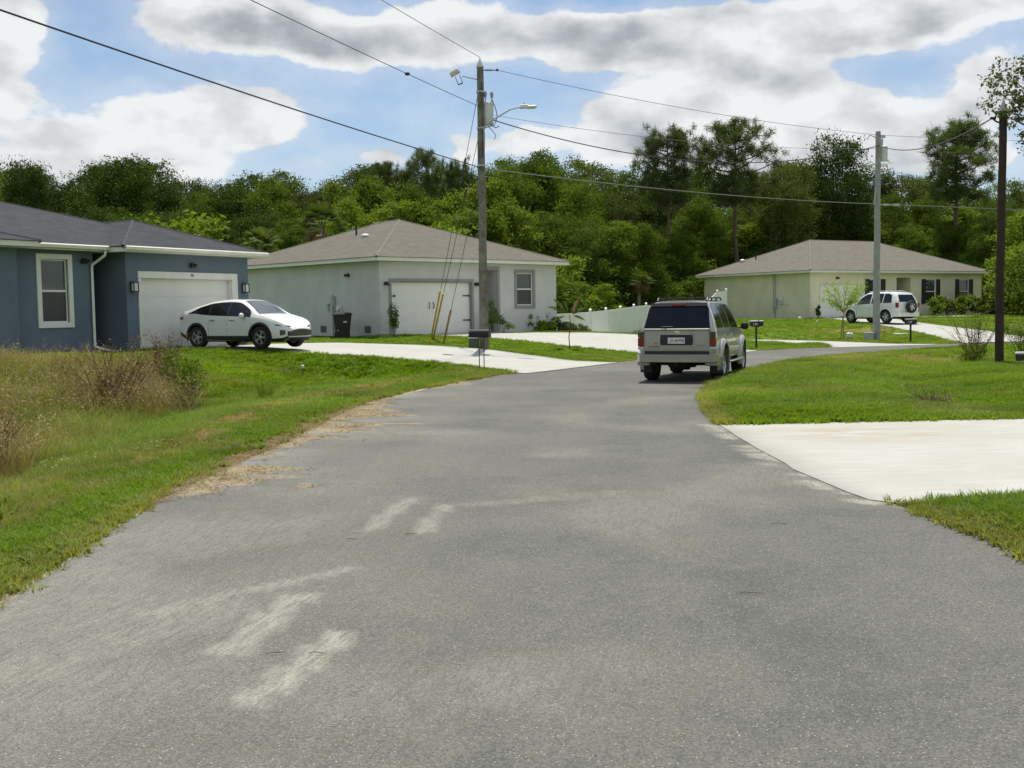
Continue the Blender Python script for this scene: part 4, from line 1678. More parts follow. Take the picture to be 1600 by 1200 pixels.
            for p in me.polygons:
                cc = p.center
                for (wx, wz) in wells:
                    if abs(math.hypot(cc.x - wx, cc.z - wz) - well_r) < .02 and abs(cc.y) < abs(1.0) and abs(p.normal.y) < .3:
                        p.material_index = 1
                    if math.hypot(cc.x - wx, cc.z - wz) < well_r + .01 and .5 < abs(cc.y) < .72 and abs(p.normal.y) > .8:
                        p.material_index = 1
                if cc.z < s.ev(s.zb, cc.x) + .03 and abs(p.normal.z) > .6:
                    p.material_index = 1
            bpy.data.objects.remove(c)
        me = o.data
        me.polygons.foreach_set('use_smooth', [True] * len(me.polygons))
        me.set_sharp_from_angle(angle=rad(smooth))
        return o

    def side_glass(s, name, x0, x1, f0, f1, m, root, sides=(1, -1), n=10, off=.006):
        """f0, f1: functions of x"""
        for sg in sides:
            mb = MB()
            vs, fs = [], []
            for i in range(n + 1):
                x = x0 + (x1 - x0) * i / n
                a, b_ = f0(x), f1(x)
                for t in range(4):
                    p = s.side(x, a + (b_ - a) * t / 3, off)
                    vs.append((p.x, p.y * sg, p.z))
                for t in (0, 3):
                    p = s.side(x, a + (b_ - a) * t / 3, -.02)
                    vs.append((p.x, p.y * sg, p.z))
            for i in range(n):
                for t in range(3):
                    fs.append((i * 6 + t, i * 6 + t + 1, (i + 1) * 6 + t + 1, (i + 1) * 6 + t))
                fs.append((i * 6, (i + 1) * 6, (i + 1) * 6 + 4, i * 6 + 4))
                fs.append((i * 6 + 3, (i + 1) * 6 + 3, (i + 1) * 6 + 5, i * 6 + 5))
            for e in (0, n):
                fs.append((e * 6, e * 6 + 1, e * 6 + 2, e * 6 + 3, e * 6 + 5, e * 6 + 4))
            mb.add(vs, fs)
            mb.build(name, m, root, 30)

    def top_glass(s, name, x0, x1, gf, m, root, n=10, off=.007):
        mb = MB()
        vs, fs = [], []
        c = 9
        for i in range(n + 1):
            x = x0 + (x1 - x0) * i / n
            for k in range(c):
                g_ = (-1 + 2 * k / (c - 1)) * gf(i / n)
                vs.append(s.top(x, g_, off))
        for i in range(n):
            for k in range(c - 1):
                fs.append((i * c + k, i * c + k + 1, (i + 1) * c + k + 1, (i + 1) * c + k))
        mb.add(vs, fs)
        return mb.build(name, m, root, 30)

    def patch(s, name, x0, x1, z0, z1, m, root, sides=(1, -1), off=.006, n=8, zf=None, thick=.02):
        """panel hugging the lower body side; zf(x) -> (z0, z1) overrides"""
        for sg in sides:
            vs, fs = [], []
            for i in range(n + 1):
                x = x0 + (x1 - x0) * i / n
                a, b_ = zf(x) if zf else (z0, z1)
                for t in range(4):
                    z = a + (b_ - a) * t / 3
                    vs.append((x + s.dx(x, z), sg * (s.body_y(x, z) + off), z))
                vs.append((x, sg * (s.body_y(x, a) - thick), a))
                vs.append((x, sg * (s.body_y(x, b_) - thick), b_))
            for i in range(n):
                for t in range(3):
                    fs.append((i * 6 + t, i * 6 + t + 1, (i + 1) * 6 + t + 1, (i + 1) * 6 + t))
                fs.append((i * 6, (i + 1) * 6, (i + 1) * 6 + 4, i * 6 + 4))
                fs.append((i * 6 + 3, (i + 1) * 6 + 3, (i + 1) * 6 + 5, i * 6 + 5))
            for e in (0, n):
                fs.append((e * 6, e * 6 + 1, e * 6 + 2, e * 6 + 3, e * 6 + 5, e * 6 + 4))
            mb = MB()
            mb.add(vs, fs)
            mb.build(name, m, root, 30)


def wheel(root, x, y, r, w, style='multi', tyre_w=None, spokes=5, name='wheel'):
    """axis along y, outer face towards sign(y)"""
    sg = 1 if y > 0 else -1
    T = Matrix.Translation((x, y, r)) @ Matrix.Rotation(-sg * PI / 2, 4, 'X')
    h = w / 2
    rr = r * .64
    mb = MB()
    mb.lathe([(rr, -h), (r * .93, -h), (r * .985, -h * .75), (r, -h * .4), (r, h * .4), (r * .985, h * .75), (r * .93, h), (r * .78, h * 1.04), (rr, h * .92)], T, 36, True)
    # tread blocks
    for k in range(36):
        a = 2 * PI * k / 36
        A = T @ Matrix.Rotation(a, 4, 'Z') @ Matrix.Translation((r + .001, 0, 0))
        mb.cbox((0, 0, (h * .35) * (1 if k % 2 else -1)), (.012, r * .11, h * .6), A)
    wh = mb.build(name, M['tyre'], root, 40)
    mb = MB()
    mb.lathe([(rr, h * .80), (rr * .94, h * .86), (rr * .90, h * .6), (rr * .86, -h * .5), (rr * .95, -h * .9), (rr, -h * .9)], T, 32, True)
    d = h * .62
    for k in range(spokes):
        a = 2 * PI * k / spokes
        for off in ((-.10, .10) if style == 'multi' else (0,)):
            A = T @ Matrix.Rotation(a + off, 4, 'Z')
            wd = rr * (.075 if style == 'multi' else .17)
            mb.add([tuple(A @ Vector(p)) for p in ((rr * .1, -wd * 1.2, d - .0), (rr * .92, -wd, d + h * .12), (rr * .92, wd, d + h * .12), (rr * .1, wd * 1.2, d),
                                               (rr * .1, -wd * 1.2, d - .05), (rr * .92, -wd, d - .03), (rr * .92, wd, d - .03), (rr * .1, wd * 1.2, d - .05))],
                   [(0, 1, 2, 3), (7, 6, 5, 4), (0, 4, 5, 1), (1, 5, 6, 2), (2, 6, 7, 3), (3, 7, 4, 0)])
    mb.lathe([(rr * .24, d - .05), (rr * .24, d + .01), (rr * .15, d + .02), (0, d + .022)], T, 16)
    mb.build('rim', M['alloy'], wh, 35)
    mb = MB()
    mb.lathe([(rr * .84, d - .11), (rr * .84, d - .10), (0, d - .10)], T, 24)
    mb.build('brake_disc', M['under'], wh)
    return wh


def arch(s, root, wx, wz, r0, r1, m, a0, a1, off=.03, name='fender_flare', sides=(1, -1), n=18):
    for sg in sides:
        vs, fs = [], []
        for i in range(n + 1):
            a = a0 + (a1 - a0) * i / n
            row = []
            for q, (rr, o_) in enumerate(((r0, .35), (r0, 1.0), ((r0 + r1) / 2, 1.0), (r1, .3), (r1, -.3))):
                x, z = wx + rr * math.cos(a), wz + rr * math.sin(a)
                y = s.body_y(wx + r1 * math.cos(a) * .9, max(z, s.ev(s.zb, x) + .08)) + off * o_
                vs.append((x, sg * y, z))
        for i in range(n):
            for q in range(4):
                fs.append((i * 5 + q, i * 5 + q + 1, (i + 1) * 5 + q + 1, (i + 1) * 5 + q))
        mb = MB()
        mb.add(vs, fs)
        mb.build(name, m, root, 50)


def mirror(root, x, y, z, m, sg):
    mb = MB()
    T = Matrix.Translation((x, sg * y, z))
    prof = [(.0, -.10), (.055, -.085), (.08, -.03), (.08, .04), (.05, .085), (0, .095)]
    mb.lathe(prof, T @ Matrix.Scale(.75, 4, (1, 0, 0)) @ Matrix.Rotation(PI / 2, 4, 'X') @ Matrix.Scale(1.15, 4, (0, 1, 0)), 14)
    o = mb.build('side_mirror', m, root, 60)
    mb = MB()
    mb.box(x - .02, x + .03, min(sg * (y - .16), sg * (y - .06)), max(sg * (y - .16), sg * (y - .06)), z - .07, z - .04)
    mb.build('mirror_arm', M['cladding'], o)


# --------------------------------------------------------------- white coupe crossover in the blue house's drive
def white_crossover():
    cxp = (-8.17, 33.62)
    h = rad(-29)
    zz = .60
    t = thing('parked_car', 'glossy white sloping-roof crossover parked nose-out before the blue house garage', 'car', (cxp[0], cxp[1], drive_z('blue', np.array([cxp[0]]), np.array([cxp[1]]))[0] + .022), h)
    W = [(-2.30, .50), (-2.24, .72), (-2.1, .84), (-1.6, .905), (0, .91), (1.3, .905), (1.8, .86), (2.08, .74), (2.24, .56), (2.31, .38)]
    zb = [(-2.30, .50), (-2.1, .36), (-1.7, .24), (1.7, .22), (2.1, .24), (2.31, .34)]
    bl = [(-2.30, .98), (-2.1, 1.07), (-1.5, 1.08), (-.5, 1.02), (.6, .98), (1.1, .96), (1.7, .86), (2.1, .72), (2.31, .56)]
    tp = [(-2.30, .99), (-2.2, 1.10), (-1.9, 1.21), (-1.3, 1.40), (-.7, 1.53), (-.1, 1.57), (.35, 1.54), (.75, 1.37), (1.22, 1.08), (1.35, 1.05), (1.8, .93), (2.12, .79), (2.31, .60)]
    xs = list(np.linspace(-2.30, 2.31, 74))
    s = Shell(W, zb, bl, tp, xs, .50, edge=.1)
    ax = (-1.33, 1.37)
    r = .355
    s.build('body', M['car_white'], t, [(a, r) for a in ax], .43)
    for a in ax:
        arch(s, t, a, r, .40, .475, M['cladding'], rad(-18), rad(198), .012, 'arch_cladding')
    s.patch('sill_cladding', -.90, .94, .24, .40, M['cladding'], t, off=.012)
    s.patch('front_cladding', 1.80, 2.28, 0, 0, M['cladding'], t, off=.01, zf=lambda x: (s.ev(zb, x) + .01, s.ev(zb, x) + .09))
    s.patch('rear_cladding', -2.27, -1.77, 0, 0, M['cladding'], t, off=.012, zf=lambda x: (s.ev(zb, x) + .01, s.ev(zb, x) + .16))
    f1 = lambda x: .96 if x < .45 else .96 - 0 * x
    # side windows: one dark band tapering behind, split by the pillars
    top = lambda x: float(np.interp(x, [-1.75, -1.3, -.8, .3, .9, 1.12], [.25, .82, .95, .97, .93, .30]))
    bot = lambda x: float(np.interp(x, [-1.75, -1.45, -1.1, 1.12], [.20, .16, .05, .06]))
    s.side_glass('side_window', -1.72, -.80, bot, top, M['car_glass'], t)
    s.side_glass('side_window', -.77, -.02, bot, top, M['car_glass'], t)
    s.side_glass('side_window', .04, .98, bot, top, M['car_glass'], t)
    s.side_glass('window_trim', -.80, -.77, bot, top, M['cladding'], t, off=.007, n=2)
    s.side_glass('window_trim', -.02, .04, bot, top, M['cladding'], t, off=.007, n=2)
    s.top_glass('windscreen', .46, 1.19, lambda u: .82, M['car_glass_front'], t)
    s.top_glass('rear_window', -2.08, -1.42, lambda u: .80, M['car_glass'], t)
    # door seams
    for x in (-.80, .02, 1.04):
        s.patch('door_seam', x - .006, x + .006, .40, .98, M['cladding'], t, off=.0015, n=1)
    for x in (-.62, .22):
        s.patch('door_handle', x - .1, x + .1, .885, .915, M['chrome'], t, off=.03, n=3)
    for sg in (1, -1):
        mirror(t, .74, 1.0, 1.03, M['car_white'], sg)
    # lamps
    def front_panel(name, zf, y0, y1, m, off=.012, n=10, sides=(1, -1)):
        for sg in sides:
            vs, fs = [], []
            for i in range(n + 1):
                y = y0 + (y1 - y0) * i / n
                za, zb_ = zf(y)
                for q in range(4):
                    z = za + (zb_ - za) * q / 3
                    vs.append((nose_x(y, z) + off, sg * y, z))
                for z in (za, zb_):
                    vs.append((nose_x(y, z) - .03, sg * y, z))
            for i in range(n):
                for q in range(3):
                    fs.append((i * 6 + q, i * 6 + q + 1, i * 6 + q + 7, i * 6 + q + 6))
                fs.append((i * 6, i * 6 + 6, i * 6 + 10, i * 6 + 4))
                fs.append((i * 6 + 3, i * 6 + 9, i * 6 + 11, i * 6 + 5))
            for e in (0, n):
                fs.append((e * 6, e * 6 + 1, e * 6 + 2, e * 6 + 3, e * 6 + 5, e * 6 + 4))
            mb = MB()
            mb.add(vs, fs)
            mb.build(name, m, t, 40)

    def nose_x(y, z):
        lo, hi = 1.2, 2.31
        for _ in range(22):
            mid = (lo + hi) / 2
            k = s.keys(mid)
            yy = s.body_y(mid, z) if z < k['bl'] else (k['Wg'] if z < k['tp'] else -1)
            if yy >= y and k['zb'] <= z <= k['tp']:
                lo = mid
            else:
                hi = mid
        return lo
    front_panel('bonnet_nose', lambda y: (.30, .62 - .1 * (y / .6) ** 2), 0, .52, M['car_white'], .02, 6)
    front_panel('grille', lambda y: (.385, .60 - .07 * (y / .56) ** 2), 0, .56, M['lens_dark'], .028, 8)
    front_panel('lower_grille', lambda y: (.30, .345), 0, .58, M['cladding'], .036, 8)
    front_panel('headlight', lambda y: (.665 + .12 * (y - .40), .70 + .13 * (y - .40)), .42, .80, M['lens_dark'], .006, 8)
    front_panel('fog_lamp', lambda y: (.44 - .3 * (y - .62), .57 + .1 * (y - .62)), .62, .74, M['lens_dark'], .008, 4)
    s.patch('tail_light', -2.27, -1.95, 0, 0, M['lens_red'], t, off=.012, zf=lambda x: (.93, 1.02))
    mb = MB()
    mb.prism([(-.10, 0), (.10, 0), (.04, .055), (-.02, .06)], -.015, .015, Matrix.Translation((-1.25, 0, 1.41)) @ Matrix.Rotation(PI / 2, 4, 'X'))
    mb.build('roof_antenna', M['car_white'], t)
    for a in ax:
        for sg in (1, -1):
            wheel(t, a, sg * .79, r, .225, 'multi', spokes=5)
    mb = MB()
    mb.box(-1.9, 1.9, -.55, .55, .20, .30)
    mb.build('underbody', M['under'], t)
    t.scale = (.935, .95, .95)


white_crossover()


# --------------------------------------------------------------- silver 4x4 driving away on the road
def silver_suv():
    h = rad(90 - 21)
    # rear axle centre
    ra = Vector((3.98, 24.92, 0))
    d = Vector((math.cos(h), math.sin(h), 0))
    c = ra + d * 1.31
    t = thing('suv', 'silver boxy four-wheel-drive suv with roof rack driving away on the road', 'car', (c.x, c.y, .008), h)
    W = [(-2.22, .80), (-2.16, .855), (-1.9, .865), (0, .87), (1.4, .865), (1.9, .82), (2.14, .74), (2.24, .66)]
    zb = [(-2.22, .50), (-1.8, .46), (1.8, .44), (2.24, .5)]
    bl = [(-2.22, 1.16), (0, 1.14), (.9, 1.12), (1.15, 1.10), (2.0, 1.02), (2.24, .93)]
    tp = [(-2.22, 1.79), (-1.6, 1.82), (-.4, 1.83), (.3, 1.80), (.46, 1.75), (1.10, 1.16), (1.2, 1.135), (2.05, 1.07), (2.24, .97)]
    tilt = lambda z: .30 * max(0, (z - 1.17)) / .6 - .02 * max(0, 1.1 - z)
    xs = list(np.linspace(-2.22, 2.24, 70))
    s = Shell(W, zb, bl, tp, xs, .33, rear=(-1.5, -2.22, tilt), shoulder=.975, edge=.07, railf=.9, low=.985)
    ax = (-1.31, 1.365)
    r = .385
    body = s.build('body', M['car_silver'], t, [(a, r + .02) for a in ax], .46)
    for a in ax:
        arch(s, t, a, r + .02, .45, .56, M['car_trim_silver'], rad(-22), rad(195), .075)
    top = lambda x: float(np.interp(x, [-1.9, .25, .8, 1.0], [.93, .95, .80, .12]))
    bot = lambda x: .07
    s.side_glass('side_window', -1.86, -1.12, bot, top, M['car_glass'], t)
    s.side_glass('side_window', -1.02, -.28, bot, top, M['car_glass'], t)
    s.side_glass('side_window', -.18, .82, bot, top, M['car_glass'], t)
    s.top_glass('windscreen', .50, 1.07, lambda u: .92, M['car_glass'], t)
    for x in (-1.07, -.23, .86):
        s.patch('door_seam', x - .006, x + .006, .5, 1.12, M['cladding'], t, off=.0015, n=1)
    for x in (-.95, -.05):
        s.patch('door_handle', x - .09, x + .09, 1.00, 1.035, M['chrome'], t, off=.03, n=3)
    s.patch('side_moulding', -.80, .80, .64, .78, M['car_trim_silver'], t, off=.028)
    xr = lambda z: -2.22 + s.dx(-2.22, z)

    def panel(name, pts, m, off, parent=t, thick=.03):
        """pts: (y, z) outline on the tailgate"""
        mb = MB()
        n = len(pts)
        vs = [(xr(z) - off, y, z) for y, z in pts] + [(xr(z) + thick, y, z) for y, z in pts]
        fs = [tuple(range(n)), tuple(range(2 * n - 1, n - 1, -1))] + [(i, (i + 1) % n, n + (i + 1) % n, n + i) for i in range(n)]
        mb.add(vs, fs)
        return mb.build(name, m, parent)

    tg = panel('tailgate', [(-.70, .71), (.70, .71), (.71, 1.16), (-.71, 1.16)], M['car_silver'], .012)
    panel('tailgate_window', [(-.735, 1.205), (.735, 1.205), (.72, 1.3), (.665, 1.655), (.63, 1.685), (-.63, 1.685), (-.665, 1.655), (-.72, 1.3)], M['car_glass'], .014)
    mb = MB()
    mb.bbox(-2.275, -2.21, -.74, .74, 1.155, 1.20, .015)
    mb.build('tailgate_trim', M['car_trim_silver'], t)
    panel('roof_spoiler', [(-.64, 1.69), (.64, 1.69), (.62, 1.765), (-.62, 1.765)], M['cladding'], .05)
    mb = MB()
    x_ = xr(1.73) - .065
    mb.bbox(x_ - .01, x_ + .02, -.15, .15, 1.70, 1.755, .006)
    mb.build('brake_light', M['lens_red'], t)
    for sg in (1, -1):
        for nm_, z0, z1, m_ in (('tail_light', .80, 1.0, M['lens_red']), ('indicator_lens', 1.005, 1.13, M['lens_dark']), ('reverse_light', .735, .795, M['lens_clear'])):
            mb = MB()
            ya, yb = sg * .735, sg * .872
            mb.bbox(-2.262, -2.12, min(ya, yb), max(ya, yb), z0, z1, .012)
            mb.build(nm_, m_, t)
    # plate recess
    panel('plate_recess', [(-.35, .83), (.35, .83), (.37, .9), (.36, 1.06), (-.36, 1.06), (-.37, .9)], M['cladding'], .02)
    pl = MB()
    pl.bbox(-2.264, -2.252, -.19, .19, .865, 1.0, .003)
    plate = pl.build('licence_plate', M['plate'], t)
    def wr(txt, size, y, z, m, x=-2.266, parent=t, nm='lettering'):
        me = text_mesh(txt, size, .001)
        me.materials.append(m)
        o = link(nm, me, parent)
        o.matrix_local = Matrix.Translation((x, y, z)) @ Matrix.Rotation(-PI / 2, 4, 'Z') @ Matrix.Rotation(PI / 2, 4, 'X')
        return o
    green = mat('plate_green', (.03, .12, .06), .5)
    orange = mat('plate_orange', (.65, .22, .03), .5)
    redlet = mat('badge_red', (.45, .10, .03), .4)
    wr('JX', .09, .10, .93, green, parent=plate, nm='plate_text')
    wr('M9B', .09, -.095, .93, green, parent=plate, nm='plate_text')
    mo = MB()
    mo.lathe([(.028, 0), (.028, .003)], Matrix.Translation((-2.264, .012, .93)) @ Matrix.Rotation(-PI / 2, 4, 'Y'), 12)
    mo.build('plate_emblem', orange, plate)
    wr('SR5', .05, .46, .87, redlet, -2.2475, tg)
    wr('4RUNNER', .055, .50, .80, redlet, -2.2475, tg)
    wr('TOYOTA', .045, -.53, .82, redlet, -2.2475, tg)
    mb = MB()
    mb.lathe([(.045, 0), (.045, .012), (.035, .014)], Matrix.Translation((-2.235, -.03, 1.115)) @ Matrix.Rotation(-PI / 2, 4, 'Y') @ Matrix.Scale(1.4, 4, (0, 1, 0)), 16)
    mb.build('emblem', M['chrome'], t)
    mb = MB()
    mb.tube([(-2.29, .3, 1.19), (-2.285, .33, 1.24), (xr(1.32) - .03, .05, 1.24)], .01, 5)
    mb.build('rear_wiper', M['cladding'], t)
    # bumper
    mb = MB()
    pts = [(-1.86, -.91), (-2.16, -.91), (-2.31, -.82), (-2.345, -.5), (-2.35, 0), (-2.345, .5), (-2.31, .82), (-2.16, .91), (-1.86, .91), (-1.86, .80), (-2.15, .78), (-2.15, -.78), (-1.86, -.80)]
    mb.prism(pts, .46, .63)
    mb.build('rear_bumper', M['car_trim_silver'], t)
    mb = MB()
    pts = [(-2.14, -.76), (-2.30, -.70), (-2.33, 0), (-2.30, .70), (-2.14, .76)]
    mb.prism(pts, .631, .70)
    mb.build('bumper_step', M['cladding'], t)
    mb = MB()
    mb.box(-2.22, -2.15, -.74, .74, .60, .715)
    mb.build('tailgate_sill', M['cladding'], t)
    for sg in (1, -1):
        mb = MB()
        a, b_ = sorted((sg * .62, sg * .90))
        mb.bbox(-2.2, -1.9, a, b_, .37, .46, .02)
        mb.build('bumper_corner', M['car_trim_silver'], t)
        mb = MB()
        a, b_ = sorted((sg * .66, sg * .92))
        mb.box(-1.83, -1.815, a, b_, .20, .55)
        mb.build('mud_flap', M['cladding'], t)
        mb = MB()
        a, b_ = sorted((sg * .80, sg * .99))
        mb.bbox(-.80, .86, a, b_, .385, .435, .015)
        for xx in (-.6, 0, .6):
            mb.box(xx, xx + .04, min(sg * .5, sg * .82), max(sg * .5, sg * .82), .39, .42)
        mb.build('running_board', M['car_trim_silver'], t)
        mirror(t, .72, 1.03, 1.2, M['cladding'], sg)
    mb = MB()
    for sg in (1, -1):
        y = sg * .56
        mb.tube([(-1.62, y, 1.81), (-1.55, y, 1.87), (.0, y, 1.88), (.12, y, 1.82)], .018, 6)
        for xx in (-1.1, -.5):
            mb.tube([(xx, y, 1.80), (xx, y, 1.875)], .018, 6)
    for xx in (-1.45, -.8, -.1):
        mb.tube([(xx, -.56, 1.875), (xx, .56, 1.875)], .014, 6)
    mb.build('roof_rack', M['black_metal'], t)
    mb = MB()
    mb.box(-1.95, 1.9, -.50, .50, .38, .50)
    mb.tube([(-1.31, -.72, .385), (-1.31, .72, .385)], .05, 8)
    mb.lathe([(.11, -.12), (.14, 0), (.11, .12)], Matrix.Translation((-1.31, .0, .36)), 12)
    mb.lathe([(.30, -.09), (.34, -.04), (.34, .04), (.30, .09)], Matrix.Translation((-1.85, -.05, .42)), 20)
    mb.tube([(-1.6, .45, .4), (-2.2, .5, .4)], .03, 8)
    mb.box(-2.3, -2.1, -.04, .04, .38, .45)
    mb.build('underbody', M['under'], t)
    for a in ax:
        for sg in (1, -1):
            wheel(t, a, sg * .775, r, .27, 'five', spokes=6)
    # head rests seen as shapes are hidden by tinted glass; nose parts
    for sg in (1, -1):
        mb = MB()
        a, b_ = sorted((sg * .42, sg * .70))
        mb.bbox(2.18, 2.27, a, b_, .82, .95, .02)
        mb.build('headlight', M['lens_clear'], t)
    mb = MB()
    mb.bbox(2.1, 2.34, -.8, .8, .48, .70, .04)
    mb.build('front_bumper', M['car_trim_silver'], t)


silver_suv()


# --------------------------------------------------------------- small white suv with spare wheel, by the cream house
def white_suv():
    h = rad(90 + 28)
    rl = Vector((20.0, 58.0, 0))                 # rear left tyre
    d = Vector((math.cos(h), math.sin(h), 0))
    rt = Vector((d.y, -d.x, 0))
    c = rl + rt * .74 + d * 1.22
    z = drive_z('far', np.array([c.x]), np.array([c.y]))[0] + .024
    t = thing('parked_suv', 'small white suv with spare wheel on its tail parked in the far driveway', 'car', (c.x, c.y, z), h)
    W = [(-1.98, .76), (-1.93, .82), (-1.7, .845), (0, .86), (1.2, .855), (1.7, .80), (1.95, .70), (2.04, .60)]
    zb = [(-1.98, .40), (-1.6, .28), (1.6, .26), (2.04, .36)]
    bl = [(-1.98, 1.05), (0, .99), (.8, .96), (1.2, .93), (1.8, .84), (2.04, .70)]
    tp = [(-1.98, 1.60), (-1.5, 1.655), (-.5, 1.68), (.2, 1.655), (.42, 1.58), (1.12, 1.05), (1.25, 1.02), (1.8, .92), (2.04, .74)]
    tilt = lambda z: .28 * max(0, (z - 1.06)) / .55
    xs = list(np.linspace(-1.98, 2.04, 60))
    s = Shell(W, zb, bl, tp, xs, .34, rear=(-1.3, -1.98, tilt), shoulder=.975, edge=.08, railf=.88, low=.985)
    ax = (-1.22, 1.27)
    r = .345
    s.build('body', M['car_white2'], t, [(a, r + .01) for a in ax], .41)
    for a in ax:
        arch(s, t, a, r + .01, .40, .455, M['car_white2'], rad(-15), rad(190), .03)
    s.patch('sill_cladding', -.80, .85, .28, .42, M['car_white2'], t, off=.02)
    top = lambda x: float(np.interp(x, [-1.65, -1.3, .2, .7, .98], [.80, .95, .96, .84, .15]))
    s.side_glass('side_window', -1.6, -1.0, lambda x: .07, top, M['car_glass'], t)
    s.side_glass('side_window', -.94, -.18, lambda x: .07, top, M['car_glass'], t)
    s.side_glass('side_window', -.10, .86, lambda x: .07, top, M['car_glass'], t)
    s.top_glass('windscreen', .46, 1.10, lambda u: .90, M['car_glass'], t)
    for x in (-.97, -.14, .82):
        s.patch('door_seam', x - .006, x + .006, .42, .97, M['cladding'], t, off=.0015, n=1)
    for x in (-.82, .04):
        s.patch('door_handle', x - .08, x + .08, .85, .885, M['car_white2'], t, off=.03, n=3)
    xr = lambda z: -1.98 + s.dx(-1.98, z)
    mb = MB()
    pts = [(-.62, 1.12), (.62, 1.12), (.52, 1.50), (-.52, 1.50)]
    vs = [(xr(z_) - .012, y, z_) for y, z_ in pts] + [(xr(z_) + .03, y, z_) for y, z_ in pts]
    mb.add(vs, [(0, 1, 2, 3), (7, 6, 5, 4), (0, 4, 5, 1), (1, 5, 6, 2), (2, 6, 7, 3), (3, 7, 4, 0)])
    mb.build('rear_window', M['car_glass'], t)
    for sg in (1, -1):
        mb = MB()
        a, b_ = sorted((sg * .70, sg * .83))
        mb.bbox(-2.01, -1.86, a, b_, .82, 1.08, .015)
        mb.build('tail_light', M['lens_red'], t)
        mirror(t, .74, .97, 1.05, M['car_white2'], sg)
        mb = MB()
        y = sg * .50
        mb.tube([(-1.3, y, 1.66), (-1.2, y, 1.72), (.0, y, 1.73), (.1, y, 1.67)], .014, 6)
        mb.build('roof_rail', M['chrome'], t)
        mb = MB()
        a, b_ = sorted((sg * .45, sg * .72))
        mb.bbox(1.93, 2.03, a, b_, .62, .78, .02)
        mb.build('headlight', M['lens_clear'], t)
    mb = MB()
    pts = [(-1.75, -.85), (-2.02, -.80), (-2.09, -.4), (-2.09, .4), (-2.02, .80), (-1.75, .85)]
    mb.prism(pts, .34, .56)
    mb.build('rear_bumper', M['car_white2'], t)
    mb = MB()
    mb.bbox(-2.105, -2.09, .20, .52, .42, .54, .003)
    mb.build('licence_plate', M['plate'], t)
    # spare wheel on the tail
    before = set(bpy.data.objects)
    sw = wheel(t, 0, .1, .33, .20, 'five', spokes=5, name='spare_wheel')
    sw.matrix_local = Matrix.Translation((-2.13, -.08, .86)) @ Matrix.Rotation(PI / 2, 4, 'Z') @ Matrix.Translation((0, -.1, -.33))
    mb = MB()
    mb.box(-1.6, 1.6, -.5, .5, .22, .34)
    mb.build('underbody', M['under'], t)
    for a in ax:
        for sg in (1, -1):
            wheel(t, a, sg * .75, r, .22, 'five', spokes=5)


white_suv()
# ================================================================== poles, wires, street furniture
def pole(name, label, x, y, z0, z1, r0, r1, m, cap=None, n=14):
    t = thing(name, label, 'utility pole', (x, y, z0))
    mb = MB()
    k = 10
    rr = np.random.default_rng(3)
    mb.tube([(rr.normal(0, .006), rr.normal(0, .006), -.3 + (z1 - z0 + .3) * i / k) for i in range(k + 1)], [r0 + (r1 - r0) * i / k for i in range(k + 1)], n)
    mb.build('shaft', m, t, 50)
    if cap:
        mb = MB()
        mb.lathe([(r1 * 1.15, 0), (r1 * 1.1, .06), (r1 * .45, .22), (.012, .36), (0, .37)], Matrix.Translation((0, 0, z1 - z0 - .02)), 14)
        mb.build('pole_cap', cap, t, 60)
    return t


P1 = (-.93, 37.4)
zp = lambda py: 1.7 + (482.6 - py) * 37.4 / 1700
z1b = gz(*P1)
p1 = pole('utility_pole', 'tall weathered wooden pole with transformer and street light between the two left driveways', P1[0], P1[1], z1b, zp(112), .155, .115, M['wood_pole'], M['light_grey'])
L = lambda z: z - z1b
# dead-end arm near the top
mb = MB()
mb.tube([(.1, 0, L(zp(117))), (.62, 0, L(zp(117.5)))], .018, 6)
for q in (.2, .26, .32, .38):
    mb.lathe([(.02, -.012), (.055, 0), (.02, .012)], Matrix.Translation((q, 0, L(zp(117)))) @ Matrix.Rotation(PI / 2, 4, 'Y'), 10)
mb.cbox((.58, 0, L(zp(117))), (.08, .05, .07))
mb.build('insulator_arm', M['wire'], p1)
# flood light on a short arm to the left
mb = MB()
mb.tube([(-.08, 0, L(zp(131))), (-.60, -.05, L(zp(126)))], .022, 6)
o = mb.build('flood_light_arm', M['galv'], p1)
mb = MB()
T = Matrix.Translation((-.80, -.08, L(zp(124)))) @ Matrix.Rotation(rad(-28), 4, 'Y')
mb.bbox(-.18, .14, -.14, .14, .04, .17, .03, T)
mb.box(-.19, .15, -.15, .15, .02, .04, T)
mb.build('flood_light_housing', M['light_grey'], p1)
mb = MB()
T = Matrix.Translation((-.72, -.08, L(zp(130)))) @ Matrix.Rotation(rad(-20), 4, 'Y')
for q in ((-.10, -.08), (.06, .08)):
    mb.box(q[0], q[1], -.02, .02, -.18, .10, T)
mb.box(-.10, .08, -.02, .02, -.20, -.17, T)
mb.build('flood_light_bracket', M['wire'], p1)
# transformer
zt = L(zp(182))
mb = MB()
mb.lathe([(.16, -.38), (.19, -.36), (.19, .30), (.21, .31), (.20, .36), (.08, .40), (0, .41)], Matrix.Translation((.24, .14, zt)), 20)
mb.box(.0, .12, .02, .14, zt - .25, zt - .15)
mb.box(.0, .12, .02, .14, zt + .15, zt + .25)
tr = mb.build('transformer', M['light_grey'], p1, 40)
mb = MB()
for q, dz in (((.16, .10), .02), ((.38, .12), 0)):
    T = Matrix.Translation((q[0], q[1], zt + .38 + dz))
    mb.lathe([(.02, 0), (.02, .14), (.055, .15), (.03, .18), (.055, .2), (.06, .30), (.04, .34), (0, .35)], T, 10)
mb.build('bushing', M['porcelain'], tr, 40)
mb = MB()
mb.tube([(.40, .1, zt + .45), (.52, .05, zt + .1), (.56, 0, zt - .15), (.45, 0, zt - .42), (.1, 0, zt - .5)], .014, 5)
